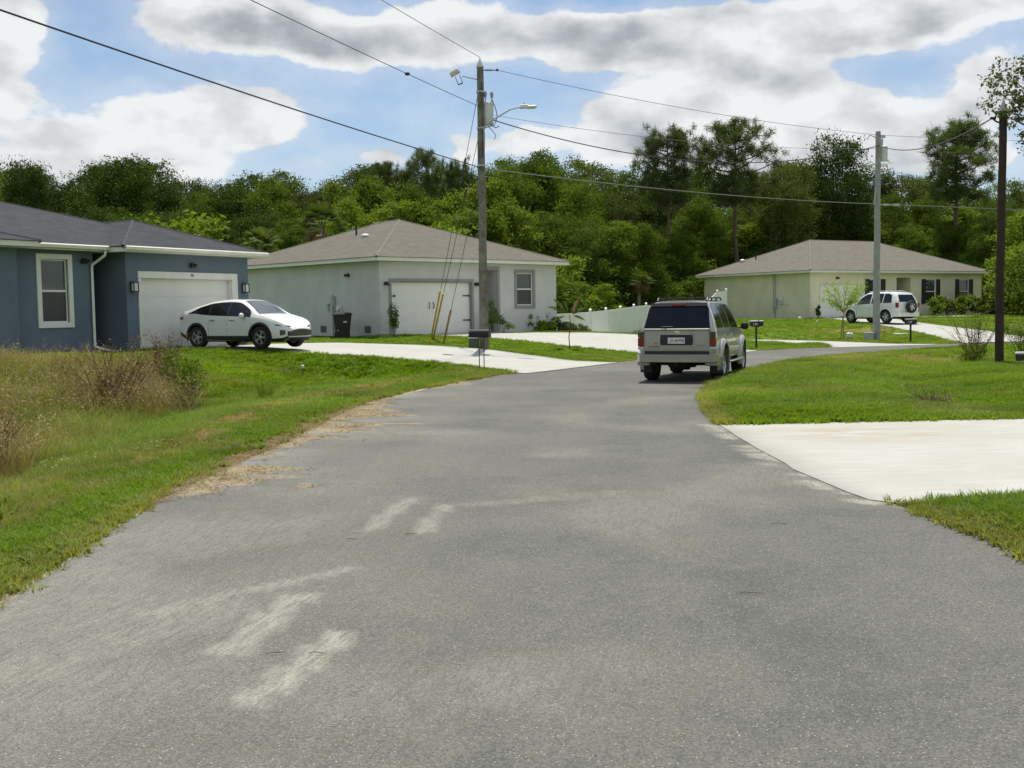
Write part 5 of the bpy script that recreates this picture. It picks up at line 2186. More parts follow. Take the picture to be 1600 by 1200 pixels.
mb.tube([(.3, .0, zt - .35), (.5, 0, zt - .5), (.62, -.05, zt - .45)], .016, 5)
mb.tube([(.1, .0, zt - .3), (.35, 0, zt - .55), (.5, -.05, zt - .75), (.45, -.05, zt - .9)], .012, 5)
mb.tube([(.05, -.12, L(zp(135))), (.05, -.12, L(zp(250)))], .012, 5)
mb.build('drop_cable', M['wire'], p1)
# street light
mb = MB()
mb.tube([(.06, -.06, L(zp(215))), (.12, -.1, L(zp(204))), (.45, -.2, L(zp(193))), (1.0, -.35, L(zp(180))), (1.35, -.45, L(zp(177)))], [.03, .03, .027, .024, .022], 8)
mb.tube([(.10, -.06, L(zp(235))), (.11, -.08, L(zp(212)))], .03, 8)
mb.build('street_light_arm', M['galv'], p1)
mb = MB()
T = Matrix.Translation((1.58, -.52, L(zp(177.5)))) @ Matrix.Rotation(rad(-18), 4, 'Z')
mb.bbox(-.30, .32, -.10, .10, -.05, .03, .03, T)
mb.bbox(-.25, .05, -.08, .08, .03, .07, .02, T)
mb.lathe([(.035, .06), (.035, .13), (0, .14)], T @ Matrix.Translation((-.12, 0, 0)), 10)
mb.build('street_light', M['light_grey'], p1, 40)
mb = MB()
mb.bbox(-.02, .26, -.07, .07, -.075, -.05, .01, T)
mb.build('street_light_lens', M['lamp_glass'], p1)
for zz in (zp(150), zp(205), zp(262)):
    mb = MB()
    mb.lathe([(.135, -.03), (.145, -.03), (.145, .03), (.135, .03)], Matrix.Translation((0, 0, L(zz))), 14, True)
    mb.cbox((.0, -.16, L(zz)), (.06, .06, .05))
    mb.build('pole_band', M['galv'], p1)

P2 = (16.33, 48.7)
z2b = gz(*P2)
p2 = pole('concrete_pole', 'slim grey concrete utility pole on the lawn in front of the cream house', P2[0], P2[1], z2b, 9.27, .165, .11, M['concrete_pole'])
zc = lambda py: 1.7 + (474 - py) * 48.7 / 1700
mb = MB()
mb.cbox((.18, 0, 9.05 - z2b), (.26, .1, .12)); mb.cbox((.12, -.02, 8.8 - z2b), (.16, .1, .3))
mb.tube([(-.1, 0, zc(219) - z2b), (-.38, -.05, zc(215) - z2b), (-.5, -.05, zc(222) - z2b)], .02, 6)
mb.build('insulator_arm', M['galv'], p2)
mb = MB()
mb.lathe([(.15, -.33), (.18, -.3), (.18, .26), (.19, .3), (.06, .36), (0, .37)], Matrix.Translation((.28, .12, zc(243) - z2b)), 18)
mb.build('transformer', M['light_grey'], p2, 40)
mb = MB()
mb.tube([(-.12, -.12, zc(300) - z2b), (-.22, -.16, zc(322) - z2b), (.1, -.14, zc(322) - z2b), (.95, -.1, zc(323) - z2b)], .022, 6)
mb.cbox((.35, -.1, zc(322) - z2b), (.22, .07, .08)); mb.cbox((.8, -.1, zc(322.5) - z2b), (.28, .09, .1))
mb.build('cable_splice', M['galv'], p2)

P3 = (12.78, 28.5)
z3b = gz(*P3)
p3 = pole('dark_pole', 'short dark brown wooden pole standing by the twiggy bush at the right edge', P3[0], P3[1], z3b, 6.62, .115, .095, M['dark_pole'], M['light_grey'])
mb = MB()
mb.tube([(-.08, -.02, 6.30 - z3b), (-.2, -.04, 6.34 - z3b), (-.3, -.05, 6.42 - z3b)], .022, 6)
mb.cbox((-.28, -.05, 6.42 - z3b), (.14, .06, .06))
mb.build('cable_clamp', M['wire'], p3)
P0 = (-16.4, -8.0)
p0 = pole('utility_pole', 'next wooden pole of the line behind the camera on the left', P0[0], P0[1], .4, 10.5, .15, .11, M['wood_pole'])
P4 = (52.0, 56.0)
p4 = pole('utility_pole', 'last pole of the line far out to the right', P4[0], P4[1], .4, 9.6, .15, .11, M['wood_pole'])


def wire(label, a, b_, sag, r, m, markers=(), name='power_line'):
    a, b_ = Vector(a), Vector(b_)
    pts = []
    n = 40
    for i in range(n + 1):
        t = i / n
        p = a.lerp(b_, t)
        p.z -= sag * 4 * t * (1 - t)
        pts.append(p - a)
    t_ = thing(name, label, 'cable', a)
    mb = MB()
    mb.tube(pts, r * .72, 5)
    mb.build('cable', m, t_, 60)
    for u in markers:
        p = (b_ - a) * u
        p.z -= sag * 4 * u * (1 - u)
        mb = MB()
        mb.lathe([(.02, -.07), (.05, -.04), (.05, .04), (.02, .07)], Matrix.Translation(p) @ Matrix.Rotation(PI / 2, 4, 'Y'), 8)
        mb.build('cable_marker', M['wire'], t_)


wire('thin top wire running from the left pole tip up out of the picture', (P1[0], P1[1] - .05, zp(98)), (P0[0], P0[1], 10.9), .35, .012, M['wire'])
wire('middle wire with small clamps running from the tall pole to the upper left', (P1[0], P1[1] - .15, zp(174)), (P0[0], P0[1], 9.0), .30, .014, M['wire'], (.125, .43))
wire('thick lowest cable crossing the sky to the upper left above the blue house', (P1[0], P1[1] - .15, zp(266)), (P0[0], P0[1], 7.1), .35, .024, M['wire'])
wire('thin primary wire from the tall pole top to the concrete pole top', (P1[0] + .6, P1[1], zp(117.5)), (P2[0] + .2, P2[1], 9.1), .25, .012, M['wire'])
wire('thin neutral wire below the street light towards the concrete pole', (P1[0] + .5, P1[1], zp(186)), (P2[0], P2[1] - .1, zc(236)), .35, .011, M['alu_wire'])
wire('thick sagging service cable between the tall pole and the concrete pole', (P1[0] + .45, P1[1] - .1, zp(194)), (P2[0], P2[1] - .15, zc(232)), 1.05, .026, M['wire'])
wire('thick service cable swooping from concrete pole up to the dark pole', (P2[0], P2[1] - .15, zc(232)), (P3[0] - .3, P3[1] - .05, 6.42), .45, .024, M['wire'])
wire('pale communication cable in front of the woods from tall pole to concrete pole', (P1[0] + .1, P1[1] - .15, zp(267)), (P2[0] - .1, P2[1] - .15, zc(321)), .18, .024, M['alu_wire'])
wire('pale communication cable passing behind the dark pole to the right', (P2[0] + .9, P2[1] - .1, zc(322.5)), (P4[0], P4[1], 6.0), .3, .020, M['alu_wire'])
wire('thin primary wire leaving the concrete pole top to the right', (P2[0] + .2, P2[1], 9.1), (P4[0], P4[1], 9.4), .3, .011, M['wire'])
for lb, zt_, anc, gl, gm in (('upper guy wire with wide yellow guard staked beside the pale driveway', zp(135), (-3.18, 43.1), 2.3, 'yellow_guard'),
                             ('lower guy wire with slim yellow guard sharing the anchor by the pale driveway', zp(202), (-3.10, 43.1), 2.3, 'yellow_guard'),
                             ('guy wire with weathered brown guard nearest the tall pole', zp(264), (-2.5, 39.2), 1.55, 'old_guard')):
    za = gz(*anc)
    t_ = thing('guy_wire', lb, 'guy wire', (anc[0], anc[1], za))
    top = Vector((P1[0] - anc[0], P1[1] - anc[1], zt_ - za))
    mb = MB()
    mb.tube([(0, 0, -.05), top], .010, 5)
    mb.build('cable', M['wire'], t_)
    mb = MB()
    u = top.normalized()
    mb.tube([u * .05, u * gl], .038, 8)
    mb.build('guard', M[gm], t_)
    if gm == 'yellow_guard':
        mb = MB()
        p = top * .72
        mb.lathe([(.03, -.18), (.045, -.12), (.045, .12), (.03, .18)], Matrix.Translation(p) @ u.to_track_quat('Z', 'Y').to_matrix().to_4x4(), 8)
        mb.build('strain_insulator', M['wire'], t_)


def box_on_stub(label, x, y, w, d, h, m, lid, rot=0):
    t_ = thing('utility_box', label, 'utility box', (x, y, gz(x, y)), rot)
    mb = MB()
    mb.bbox(-w / 2, w / 2, -d / 2, d / 2, -.05, h, .012)
    mb.build('cabinet', m, t_)
    mb = MB()
    mb.bbox(-w / 2 - .015, w / 2 + .015, -d / 2 - .015, d / 2 + .015, h, h + .035, .01)
    mb.build('lid', lid, t_)
    mb = MB()
    mb.bbox(-w / 2 + .04, w / 2 - .04, -d / 2 - .008, -d / 2, .05, h - .05, .003)
    mb.build('door_plate', m, t_)


M['box_dark'] = mat('box_dark', (.06, .07, .055), .6, var=.2)
box_on_stub('small dark utility box with pale lid at the foot of the tall wooden pole', -1.28, 37.35, .36, .25, .34, M['box_dark'], M['light_grey'])
box_on_stub('grey utility box at the foot of the concrete pole', 15.93, 48.5, .34, .28, .36, M['grey_paint'], M['light_grey'])
# black pump canister by the dark pole
t_ = thing('pump_canister', 'black round canister with pale lid beside the dark pole', 'canister', (13.22, 28.2, gz(13.22, 28.2)))
mb = MB()
mb.lathe([(.12, -.03), (.135, 0), (.135, .26), (.12, .28)], None, 18)
mb.build('body', M['black_plastic'], t_, 40)
mb = MB()
mb.lathe([(.15, .27), (.15, .30), (.13, .325), (0, .33)], None, 18)
mb.build('lid', M['light_grey'], t_, 40)


def mailbox(label, x, y, rot, h, length=.52, posts=1, num=None, grey=False):
    t_ = thing('mailbox', label, 'mailbox', (x, y, gz(x, y)), rot)
    w, hh = .20, .12
    prof = [(-w / 2, 0), (w / 2, 0), (w / 2, hh)] + [(w / 2 * math.cos(a), hh + w / 2 * math.sin(a)) for a in np.linspace(0, PI, 9)[1:-1]] + [(-w / 2, hh)]
    n = len(prof)
    mb = MB()
    vs = [(-length / 2, a, h + z_) for a, z_ in prof] + [(length / 2, a, h + z_) for a, z_ in prof]
    mb.add(vs, [tuple(range(n)), tuple(range(2 * n - 1, n - 1, -1))] + [(i, (i + 1) % n, n + (i + 1) % n, n + i) for i in range(n)])
    mb.build('box', M['black_metal'], t_)
    mb = MB()
    c = [(length / 2 + .012, a * 1.05, h - .004 + z_ * 1.03) for a, z_ in prof]
    d = [(length / 2 - .02, a * 1.05, h - .004 + z_ * 1.03) for a, z_ in prof]
    mb.add(d + c, [tuple(range(n)), tuple(range(2 * n - 1, n - 1, -1))] + [(i, (i + 1) % n, n + (i + 1) % n, n + i) for i in range(n)])
    dr = mb.build('box_door', M['black_metal'], t_)
    mb = MB()
    mb.box(length / 2 + .012, length / 2 + .03, -.02, .02, h + .16, h + .19)
    mb.build('latch', M['galv'], dr)
    mb = MB()
    mb.box(.02, .16, -w / 2 - .012, -w / 2 - .004, h + .02, h + .05)
    mb.build('flag', M['black_metal'], t_)
    mb = MB()
    if posts == 2:
        for s in (-.02, .12):
            mb.tube([(s, 0, -.1), (s, 0, h)], .013, 6)
    else:
        mb.cbox((0, 0, h / 2 - .05), (.075, .075, h + .1))
        mb.box(-.15, .15, -.05, .05, h - .03, h)
    mb.build('post', M['black_metal'], t_)
    if num:
        me = text_mesh(num, .13, .002)
        me.materials.append(M['white_trim'])
        o = link('number', me, t_)
        o.matrix_local = Matrix.Translation((-.04, -w / 2 - .003, h + .065)) @ Matrix.Rotation(PI / 2, 4, 'X')
    return t_


mailbox('black mailbox on two thin posts at the corner of the blue house driveway', -.86, 29.55, rad(-22), .88, .56, 2)
mailbox('black mailbox numbered 130 on a post just right of the silver suv', 9.45, 42.0, rad(-10), .88, .50, 1, '130')
mailbox('black mailbox below the small white suv near the concrete pole', 16.98, 46.3, rad(-14), .80, .46, 1, '128')

# wheeled bin
t_ = thing('wheelie_bin', 'large dark wheeled rubbish bin against the pale side wall', 'bin', (-6.93, 44.75, gz(-6.93, 44.75)), rad(12))
mb = MB()
w0, w1, d0, d1, hh = .25, .36, .26, .36, .98
vs = [(-w0, -d0, .06), (w0, -d0, .06), (w0, d0, .06), (-w0, d0, .06), (-w1 * .93, -d1 * .93, hh * .75), (w1 * .93, -d1 * .93, hh * .75), (w1 * .93, d1 * .93, hh * .75), (-w1 * .93, d1 * .93, hh * .75),
      (-w1, -d1, hh), (w1, -d1, hh), (w1, d1, hh), (-w1, d1, hh)]
mb.add(vs, [(3, 2, 1, 0), (0, 1, 5, 4), (1, 2, 6, 5), (2, 3, 7, 6), (3, 0, 4, 7), (4, 5, 9, 8), (5, 6, 10, 9), (6, 7, 11, 10), (7, 4, 8, 11), (8, 9, 10, 11)])
mb.build('body', M['black_plastic'], t_)
mb = MB()
mb.bbox(-.41, .40, -.42, .40, hh - .0, hh + .05, .02)
mb.bbox(-.37, .36, -.36, .34, hh + .05, hh + .09, .03)
mb.tube([(-.3, .42, hh - .03), (.3, .42, hh - .03)], .018, 6)
mb.build('lid', M['black_plastic'], t_)
mb = MB()
mb.box(.02, .16, -.352, -.343, .66, .72)
mb.box(-.23, -.18, -.30, -.285, .32, .36)
mb.build('sticker', M['light_grey'], t_)
for s in (-1, 1):
    mb = MB()
    mb.lathe([(.11, -.03), (.13, -.02), (.13, .02), (.11, .03)], Matrix.Translation((s * .28, .24, .13)) @ Matrix.Rotation(PI / 2, 4, 'Y'), 14)
    mb.build('wheel', M['tyre'], t_)

# garden stake lights and small pale objects
def stake(label, x, y, h):
    t_ = thing('solar_stake_light', label, 'garden light', (x, y, gz(x, y)))
    mb = MB()
    mb.tube([(0, 0, -.05), (0, 0, h - .06)], .008, 5)
    mb.build('stake', M['black_metal'], t_)
    mb = MB()
    mb.lathe([(.02, h - .08), (.045, h - .06), (.05, h), (.03, h + .02), (0, h + .025)], None, 10)
    mb.build('lamp', M['lamp_glass'], t_)


stake('white topped solar stake light in the lawn in front of the white crossover', -5.75, 29.9, .34)
stake('white topped stake light on the cream house lawn left of the young tree', 16.0, 57.0, .42)
stake('faint stake light on the cream house lawn right of the concrete pole', 17.9, 52.2, .36)
t_ = thing('meter_lid', 'pale flat meter box lid set in the lawn left of the far mailbox', 'cover', (18.0, 50.2, gz(18.0, 50.2) + .02))
mb = MB()
mb.bbox(-.3, .3, -.25, .25, -.02, .05, .015)
mb.build('lid', M['light_grey'], t_)
t_ = thing('splash_block', 'pale concrete splash block at the corner of the grey house', 'block', (-4.95, 43.75, gz(-4.95, 43.75)), rad(30))
mb = MB()
mb.add([(-.3, -.16, 0), (.3, -.12, 0), (.3, .12, 0), (-.3, .16, 0), (-.3, -.16, .09), (.3, -.12, .05), (.3, .12, .05), (-.3, .16, .09)], [(3, 2, 1, 0), (4, 5, 6, 7), (0, 1, 5, 4), (1, 2, 6, 5), (2, 3, 7, 6), (3, 0, 4, 7)])
mb.build('block', MC, t_)
t_ = thing('garden_globe', 'small white globe light on the shaded bed beside the cream house', 'garden light', (18.25, 68.9, gz(18.25, 68.9)))
mb = MB()
mb.lathe([(0.02, 0), (.09, .03), (.12, .1), (.09, .18), (0, .21)], None, 12)
mb.build('globe', M['light_grey'], t_, 60)

# --------------------------------------------------------------- white vinyl fence
fence = thing('vinyl_fence', 'long white vinyl privacy fence between the grey house and the cream house', 'fence', (2.2, 54.0, 0))
fpts = [(2.2, 54.0, 1.40), (3.22, 56.17, 1.42), (4.24, 58.33, 1.46), (5.26, 60.5, 1.52), (6.28, 62.67, 1.60), (7.3, 64.83, 1.70), (8.3, 67.0, 1.78), (9.7, 68.0, 1.80), (11.1, 69.0, 1.82), (12.4, 69.9, 1.84), (13.35, 70.6, 2.55), (14.0, 71.0, 2.62)]
org = Vector((2.2, 54.0, 0))
for i, (x, y, zt_) in enumerate(fpts):
    p = Vector((x, y, 0)) - org
    zb_ = zt_ - 1.88
    mb = MB()
    hgt = zt_ + (.12 if i != 11 else .14)
    mb.cbox((p.x, p.y, (zb_ - .4 + hgt) / 2), (.127, .127, hgt - zb_ + .4))
    po = mb.build('fence_post', M['vinyl'], fence)
    mb = MB()
    mb.add([(p.x - .075, p.y - .075, hgt), (p.x + .075, p.y - .075, hgt), (p.x + .075, p.y + .075, hgt), (p.x - .075, p.y + .075, hgt), (p.x, p.y, hgt + .06)],
           [(3, 2, 1, 0), (0, 1, 4), (1, 2, 4), (2, 3, 4), (3, 0, 4)])
    mb.build('post_cap', M['vinyl'], po)
    if i < len(fpts) - 1:
        x2_, y2_, z2_ = fpts[i + 1]
        q = Vector((x2_, y2_, 0)) - org
        d = (q - p)
        Lh = d.length
        T = Matrix.Translation((p.x, p.y, 0)) @ Matrix.Rotation(math.atan2(d.y, d.x), 4, 'Z')
        mb = MB()
        nb = 15
        a0, a1 = .065, Lh - .065
        for k in range(nb):
            u0, u1 = a0 + (a1 - a0) * k / nb, a0 + (a1 - a0) * (k + .96) / nb
            ta, tb = zt_ + (z2_ - zt_) * u0 / Lh, zt_ + (z2_ - zt_) * u1 / Lh
            mb.add([tuple(T @ Vector(v_)) for v_ in ((u0, -.018, ta - 1.9), (u1, -.018, tb - 1.9), (u1, .018, tb - 1.9), (u0, .018, ta - 1.9), (u0, -.018, ta - .06), (u1, -.018, tb - .06), (u1, .018, tb - .06), (u0, .018, ta - .06))],
                   [(3, 2, 1, 0), (4, 5, 6, 7), (0, 1, 5, 4), (1, 2, 6, 5), (2, 3, 7, 6), (3, 0, 4, 7)])
        pn = mb.build('fence_panel', M['vinyl'], fence)
        mb = MB()
        mb.add([tuple(T @ Vector(v_)) for v_ in ((a0, -.03, zt_ - .14), (a1, -.03, z2_ - .14), (a1, .03, z2_ - .14), (a0, .03, zt_ - .14), (a0, -.03, zt_), (a1, -.03, z2_), (a1, .03, z2_), (a0, .03, zt_))],
               [(3, 2, 1, 0), (4, 5, 6, 7), (0, 1, 5, 4), (1, 2, 6, 5), (2, 3, 7, 6), (3, 0, 4, 7)])
        mb.build('top_rail', M['vinyl'], pn)

# sticks and leaves lying on the asphalt
M['twig'] = mat('twig', (.10, .06, .035), .8)
for lb, x, y, a, l in (('short curled brown twig lying on the left dusty tyre mark', -1.19, 5.28, .2, .10), ('brown twig lying on the right dusty tyre mark', -.98, 5.27, -.1, .10),
                       ('thin straight dark stick lying alone on the asphalt right of centre', 1.38, 6.28, 0.0, .17), ('tiny dark twig on the asphalt near the distant dusty marks', -.78, 8.1, .1, .09),
                       ('tiny twig left of the distant dusty marks', -1.2, 7.95, -.2, .10), ('thin dark stick near the right driveway edge', 2.05, 8.3, -.15, .14)):
    t_ = MB()
    pts = [(-l / 2, 0, .006), (-l / 6, .008, .012), (l / 6, -.004, .010), (l / 2, .006, .006)]
    t_.tube(pts, [.0015, .0022, .002, .001], 5)
    t_.tube([(l / 6, -.004, .01), (l / 4, .014, .010)], .001, 4)
    o = t_.build('twig', M['twig'])
    o.location = (x, y, .008)
    o.rotation_euler = (0, 0, a)
    tag(o, lb, 'twig')
# ================================================================== vegetation
def unit(v):
    return v / (np.linalg.norm(v, axis=-1, keepdims=True) + 1e-9)


def leaves(centres, cval, size, r, droop=.0, up=.35, aspect=1.9):
    """rhombic leaf faces at the given points; returns V, F, cl"""
    n = len(centres)
    nrm = unit(r.normal(0, 1, (n, 3)) + np.array([0, 0, up]))
    d = unit(np.cross(nrm, r.normal(0, 1, (n, 3))))
    d[:, 2] -= droop
    d = unit(d)
    s = unit(np.cross(nrm, d))
    L_ = (size * (.6 + .8 * r.random(n)))[:, None]
    w = L_ / aspect
    bend = nrm * L_ * .12
    V = np.stack([centres - d * L_ * .5, centres + s * w * .5 - bend, centres + d * L_ * .5, centres - s * w * .5 - bend], 1).reshape(-1, 3)
    F = np.arange(4 * n).reshape(-1, 4)
    return V, F, np.repeat(np.clip(cval, 0, 1), 4)


def crown(name, lobes, nclump, per, size, m, seed, clump_r=.5, shell=.72, flat=1.0, up=.35):
    """lobes: (x, y, z, r, rz); clumps of leaves spread through the outer part of every lobe"""
    r = np.random.default_rng(seed)
    lb = np.array(lobes, float)
    wgt = lb[:, 3] ** 2
    pick = r.choice(len(lb), nclump, p=wgt / wgt.sum())
    dirs = unit(r.normal(0, 1, (nclump, 3)) + np.array([0, 0, .25]))
    rad_ = shell + (1.06 - shell) * r.random(nclump) ** .7
    # uneven outline
    bump = 1 + .11 * np.sin(dirs[:, 0] * 5 + pick) * np.cos(dirs[:, 2] * 6 + pick * 2)
    c = lb[pick, :3] + dirs * (lb[pick, 3:5][:, [0, 0, 1]]) * (rad_ * bump)[:, None]
    k = r.random(nclump)
    cr = clump_r * (.5 + r.random(nclump))
    P = np.repeat(c, per, 0) + np.clip(r.normal(0, 1, (nclump * per, 3)), -1.5, 1.5) * np.repeat(cr, per)[:, None] * np.array([.55, .55, .38 * flat])
    cv = np.repeat(k * .7, per) + r.random(nclump * per) * .3
    V, F, cl = leaves(P, cv, size, r, up=up)
    me = np_mesh(name, V, F, [m], {'cl': ('POINT', cl)})
    return me, c


def trunk_mesh(name, h, r0, targets, m, seed, lean=.0, fork=.45):
    r = np.random.default_rng(seed)
    mb = MB()
    pts = [(0, 0, -.4)]
    x = y = 0
    for i in range(1, 8):
        x += r.normal(0, .06) * h / 8 + lean * h / 8
        y += r.normal(0, .06) * h / 8
        pts.append((x, y, h * i / 7))
    mb.tube(pts, [r0 * (1.25 if i == 0 else 1 - .85 * i / 7) for i in range(8)], 8)
    for (tx_, ty_, tz_) in targets:
        i = max(2, min(6, int(7 * (tz_ / h) * fork + 1.2)))
        a = Vector(pts[i])
        b_ = Vector((tx_, ty_, tz_))
        mid = a.lerp(b_, .5) + Vector((r.normal(0, .15), r.normal(0, .15), -.08 * (b_ - a).length))
        mb.tube([a, mid, b_], [r0 * .42, r0 * .26, r0 * .06], 6)
        for q in range(2):
            e = mid.lerp(b_, .5) + Vector(r.normal(0, .5, 3)) * (b_ - a).length * .3
            mb.tube([mid, e], [r0 * .16, r0 * .04], 5)
    me = bpy.data.meshes.new(name)
    me.from_pydata(mb.v, [], mb.f)
    me.materials.append(m)
    me.polygons.foreach_set('use_smooth', [True] * len(me.polygons))
    return me


ML = {
    'dark': leaf_mat('leaf_dark', (.034, .066, .010), (.072, .118, .018), .35, .25),
    'mid': leaf_mat('leaf_mid', (.062, .112, .010), (.130, .195, .022), .40, .25),
    'light': leaf_mat('leaf_light', (.095, .165, .012), (.190, .270, .032), .45, .2),
    'olive': leaf_mat('leaf_olive', (.065, .095, .018), (.130, .165, .040), .35, .25),
    'pine': leaf_mat('needles', (.055, .092, .020), (.115, .160, .045), .30, .2),
    'lime': leaf_mat('leaf_lime', (.22, .36, .015), (.36, .52, .03), .55, .1),
    'grey': leaf_mat('leaf_grey', (.075, .095, .045), (.15, .17, .08), .4, .1),
    'brown': leaf_mat('frond_brown', (.14, .09, .045), (.26, .18, .09), .3, .1),
    'frond': leaf_mat('frond_green', (.05, .09, .015), (.12, .16, .04), .35, .15),
}
M['bark'] = mat('bark', (.085, .068, .05), .95, var=.3, vscale=4, bump=.7, bscale=14)
M['pine_bark'] = mat('pine_bark', (.11, .075, .055), .95, var=.35, vscale=4, bump=.7, bscale=14)
M['pale_bark'] = mat('pale_bark', (.20, .18, .14), .95, var=.3, vscale=6)


def make_lobes(r, h, rad_, base, n):
    """big rounded crown from base height to h"""
    out = []
    for i in range(n):
        t = (i + .5) / n
        z = base + (h - base) * (.12 + .80 * t)
        env = math.sin(PI * min(1, .18 + .74 * t)) ** .6
        a = i * 2.4 + r.random() * .8
        rr = rad_ * env * (.25 + .45 * r.random())
        lr = rad_ * (.30 + .22 * r.random()) * (1.05 - .25 * t)
        out.append((rr * math.cos(a), rr * math.sin(a), min(z, h - lr * .85), lr, lr * .85))
    return out


PROTO = {}


def tree_proto(key, h, rad_, base, nl, nclump, per, size, lm, bark, seed, r0, **kw):
    r = np.random.default_rng(seed)
    lobes = make_lobes(r, h, rad_, base, nl)
    me, c = crown('crown', lobes, nclump, per, size, ML[lm], seed, **kw)
    tm = trunk_mesh('trunk', h * .86, r0, [l[:3] for l in lobes], M[bark], seed)
    PROTO[key] = (me, tm, h, rad_)


for key, lm, seed, h, rr, base in (('oak_a', 'dark', 11, 12, 4.3, 1.6), ('oak_b', 'dark', 12, 12, 3.9, 2.2), ('mid_a', 'mid', 13, 12, 4.0, 1.5), ('mid_b', 'mid', 14, 12, 3.4, 1.0), ('mid_c', 'olive', 17, 12, 4.0, 2.4)):
    tree_proto(key, h, rr, base, 15, 680, 58, .165, lm, 'bark', seed, .20, clump_r=.62, shell=.45)
for key, seed, h, rr, base in (('light_a', 15, 9, 3.3, .6), ('light_b', 16, 9, 2.9, .4)):
    tree_proto(key, h, rr, base, 13, 560, 40, .19, 'light', 'bark', seed, .15, clump_r=.5, shell=.45, up=.7)
tree_proto('bush_a', 4.5, 2.5, .0, 9, 260, 26, .20, 'mid', 'bark', 21, .08, clump_r=.45, shell=.35)
tree_proto('bush_b', 4.5, 2.2, .0, 8, 240, 26, .20, 'light', 'bark', 22, .07, clump_r=.45, shell=.35)


def pine_proto(key, seed, h=16):
    r = np.random.default_rng(seed)
    mb = MB()
    pts = [(r.normal(0, .05), r.normal(0, .05), -.3 + (h * .97 + .3) * i / 9) for i in range(10)]
    mb.tube(pts, [.24 * (1.15 - .95 * i / 9) for i in range(10)], 8)
    cent = []
    n = 30
    for i in range(n):
        t = i / (n - 1)
        z = h * (.58 + .38 * t)
        a = i * 2.4 + r.normal(0, .3)
        reach = 3.6 * math.sin(PI * (.22 + .68 * t)) ** .8 * (.55 + .5 * r.random())
        if t < .35 and r.random() < .45:
            reach *= .5
        s = Vector((0, 0, z - .3))
        e = Vector((reach * math.cos(a), reach * math.sin(a), z + .22 * reach))
        mid = s.lerp(e, .55) + Vector((0, 0, -.15))
        mb.tube([s, mid, e], [.075, .05, .018], 5)
        for q in range(5):
            u = .40 + .6 * r.random()
            b0 = s.lerp(e, u)
            b1 = b0 + Vector((r.normal(0, .62), r.normal(0, .62), .15 + abs(r.normal(0, .35))))
            mb.tube([b0, b1], [.022, .01], 4)
            cent.append(b1)
        cent.append(e)
    tm = bpy.data.meshes.new('trunk')
    tm.from_pydata(mb.v, [], mb.f)
    tm.materials.append(M['pine_bark'])
    C_ = np.array([tuple(c) for c in cent])
    extra = C_[r.integers(0, len(C_), 150)] + r.normal(0, .30, (150, 3))
    C_ = np.vstack([C_, extra])
    per = 52
    P = np.repeat(C_, per, 0)
    dv = unit(r.normal(0, 1, P.shape) + np.array([0, 0, .35]))
    L_ = .30 + .28 * r.random((len(P), 1))
    P = P + r.normal(0, .12, P.shape)
    side = unit(np.cross(dv, r.normal(0, 1, P.shape))) * .019
    V = np.stack([P - side, P + side, P + dv * L_ + side * .4, P + dv * L_ - side * .4], 1).reshape(-1, 3)
    cl = np.repeat(np.clip(np.repeat(r.random(len(C_)), per) * .6 + r.random(len(P)) * .4, 0, 1), 4)
    me = np_mesh('crown', V, np.arange(len(V)).reshape(-1, 4), [ML['pine']], {'cl': ('POINT', cl)})
    PROTO[key] = (me, tm, h, 3.6)


pine_proto('pine_a', 31)
pine_proto('pine_b', 32)


def fan(r, p, d, L_, n, w, V, F, cl, cv, droop=.35):
    """fan palm leaf: stalk then a spray of narrow leaflets"""
    d = unit(np.array(d, float))
    side = unit(np.cross(d, [0, 0, 1]))
    upv = np.cross(side, d)
    q = p + d * L_ * .5
    k = len(V)
    V += [tuple(p - side * .012), tuple(p + side * .012), tuple(q + side * .012), tuple(q - side * .012)]
    cl += [cv] * 4
    F.append((k, k + 1, k + 2, k + 3))
    for i in range(n):
        a = (i / (n - 1) - .5) * 2.7
        e = d * math.cos(a) + side * math.sin(a)
        l_ = L_ * .55 * (1 - .25 * abs(a))
        m1 = q + e * l_ * .55 + upv * .04
        m2 = q + e * l_ - np.array([0, 0, droop * l_ * (.5 + .5 * r.random())])
        sd = unit(np.cross(e, upv)) * w
        k = len(V)
        V += [tuple(q - sd * .3), tuple(q + sd * .3), tuple(m1 + sd), tuple(m1 - sd), tuple(m2 + sd * .1), tuple(m2 - sd * .1)]
        cl += [min(1, max(0, cv + r.normal(0, .12)))] * 6
        F.append((k, k + 1, k + 2, k + 3))
        F.append((k + 3, k + 2, k + 4, k + 5))


def palm_proto(key, seed, h=5.5):
    r = np.random.default_rng(seed)
    mb = MB()
    mb.tube([(0, 0, -.3), (.05, 0, h * .5), (.02, .05, h)], [.19, .16, .15], 10)
    tm = bpy.data.meshes.new('trunk')
    tm.from_pydata(mb.v, [], mb.f)
    tm.materials.append(M['pale_bark'])
    out = []
    for kind in ('g', 'b'):
        V, F, cl = [], [], []
        for i in range(30 if kind == 'g' else 20):
            a = i * 2.4 + r.random()
            el = rad(75 - 85 * i / 30) if kind == 'g' else rad(-20 - 45 * r.random())
            d = (math.cos(a) * math.cos(el), math.sin(a) * math.cos(el), math.sin(el))
            fan(r, np.array([.02, .05, h]), d, (1.7 if kind == 'g' else 1.5) * (.8 + .3 * r.random()), 16, .035, V, F, cl, r.random(), .35 if kind == 'g' else .7)
        out.append(np_mesh('fronds' if kind == 'g' else 'dead_fronds', V, F, [ML['frond' if kind == 'g' else 'brown']], {'cl': ('POINT', cl)}))
    PROTO[key] = (out[0], tm, h + 1.2, 2.0, out[1])


palm_proto('palm', 41)


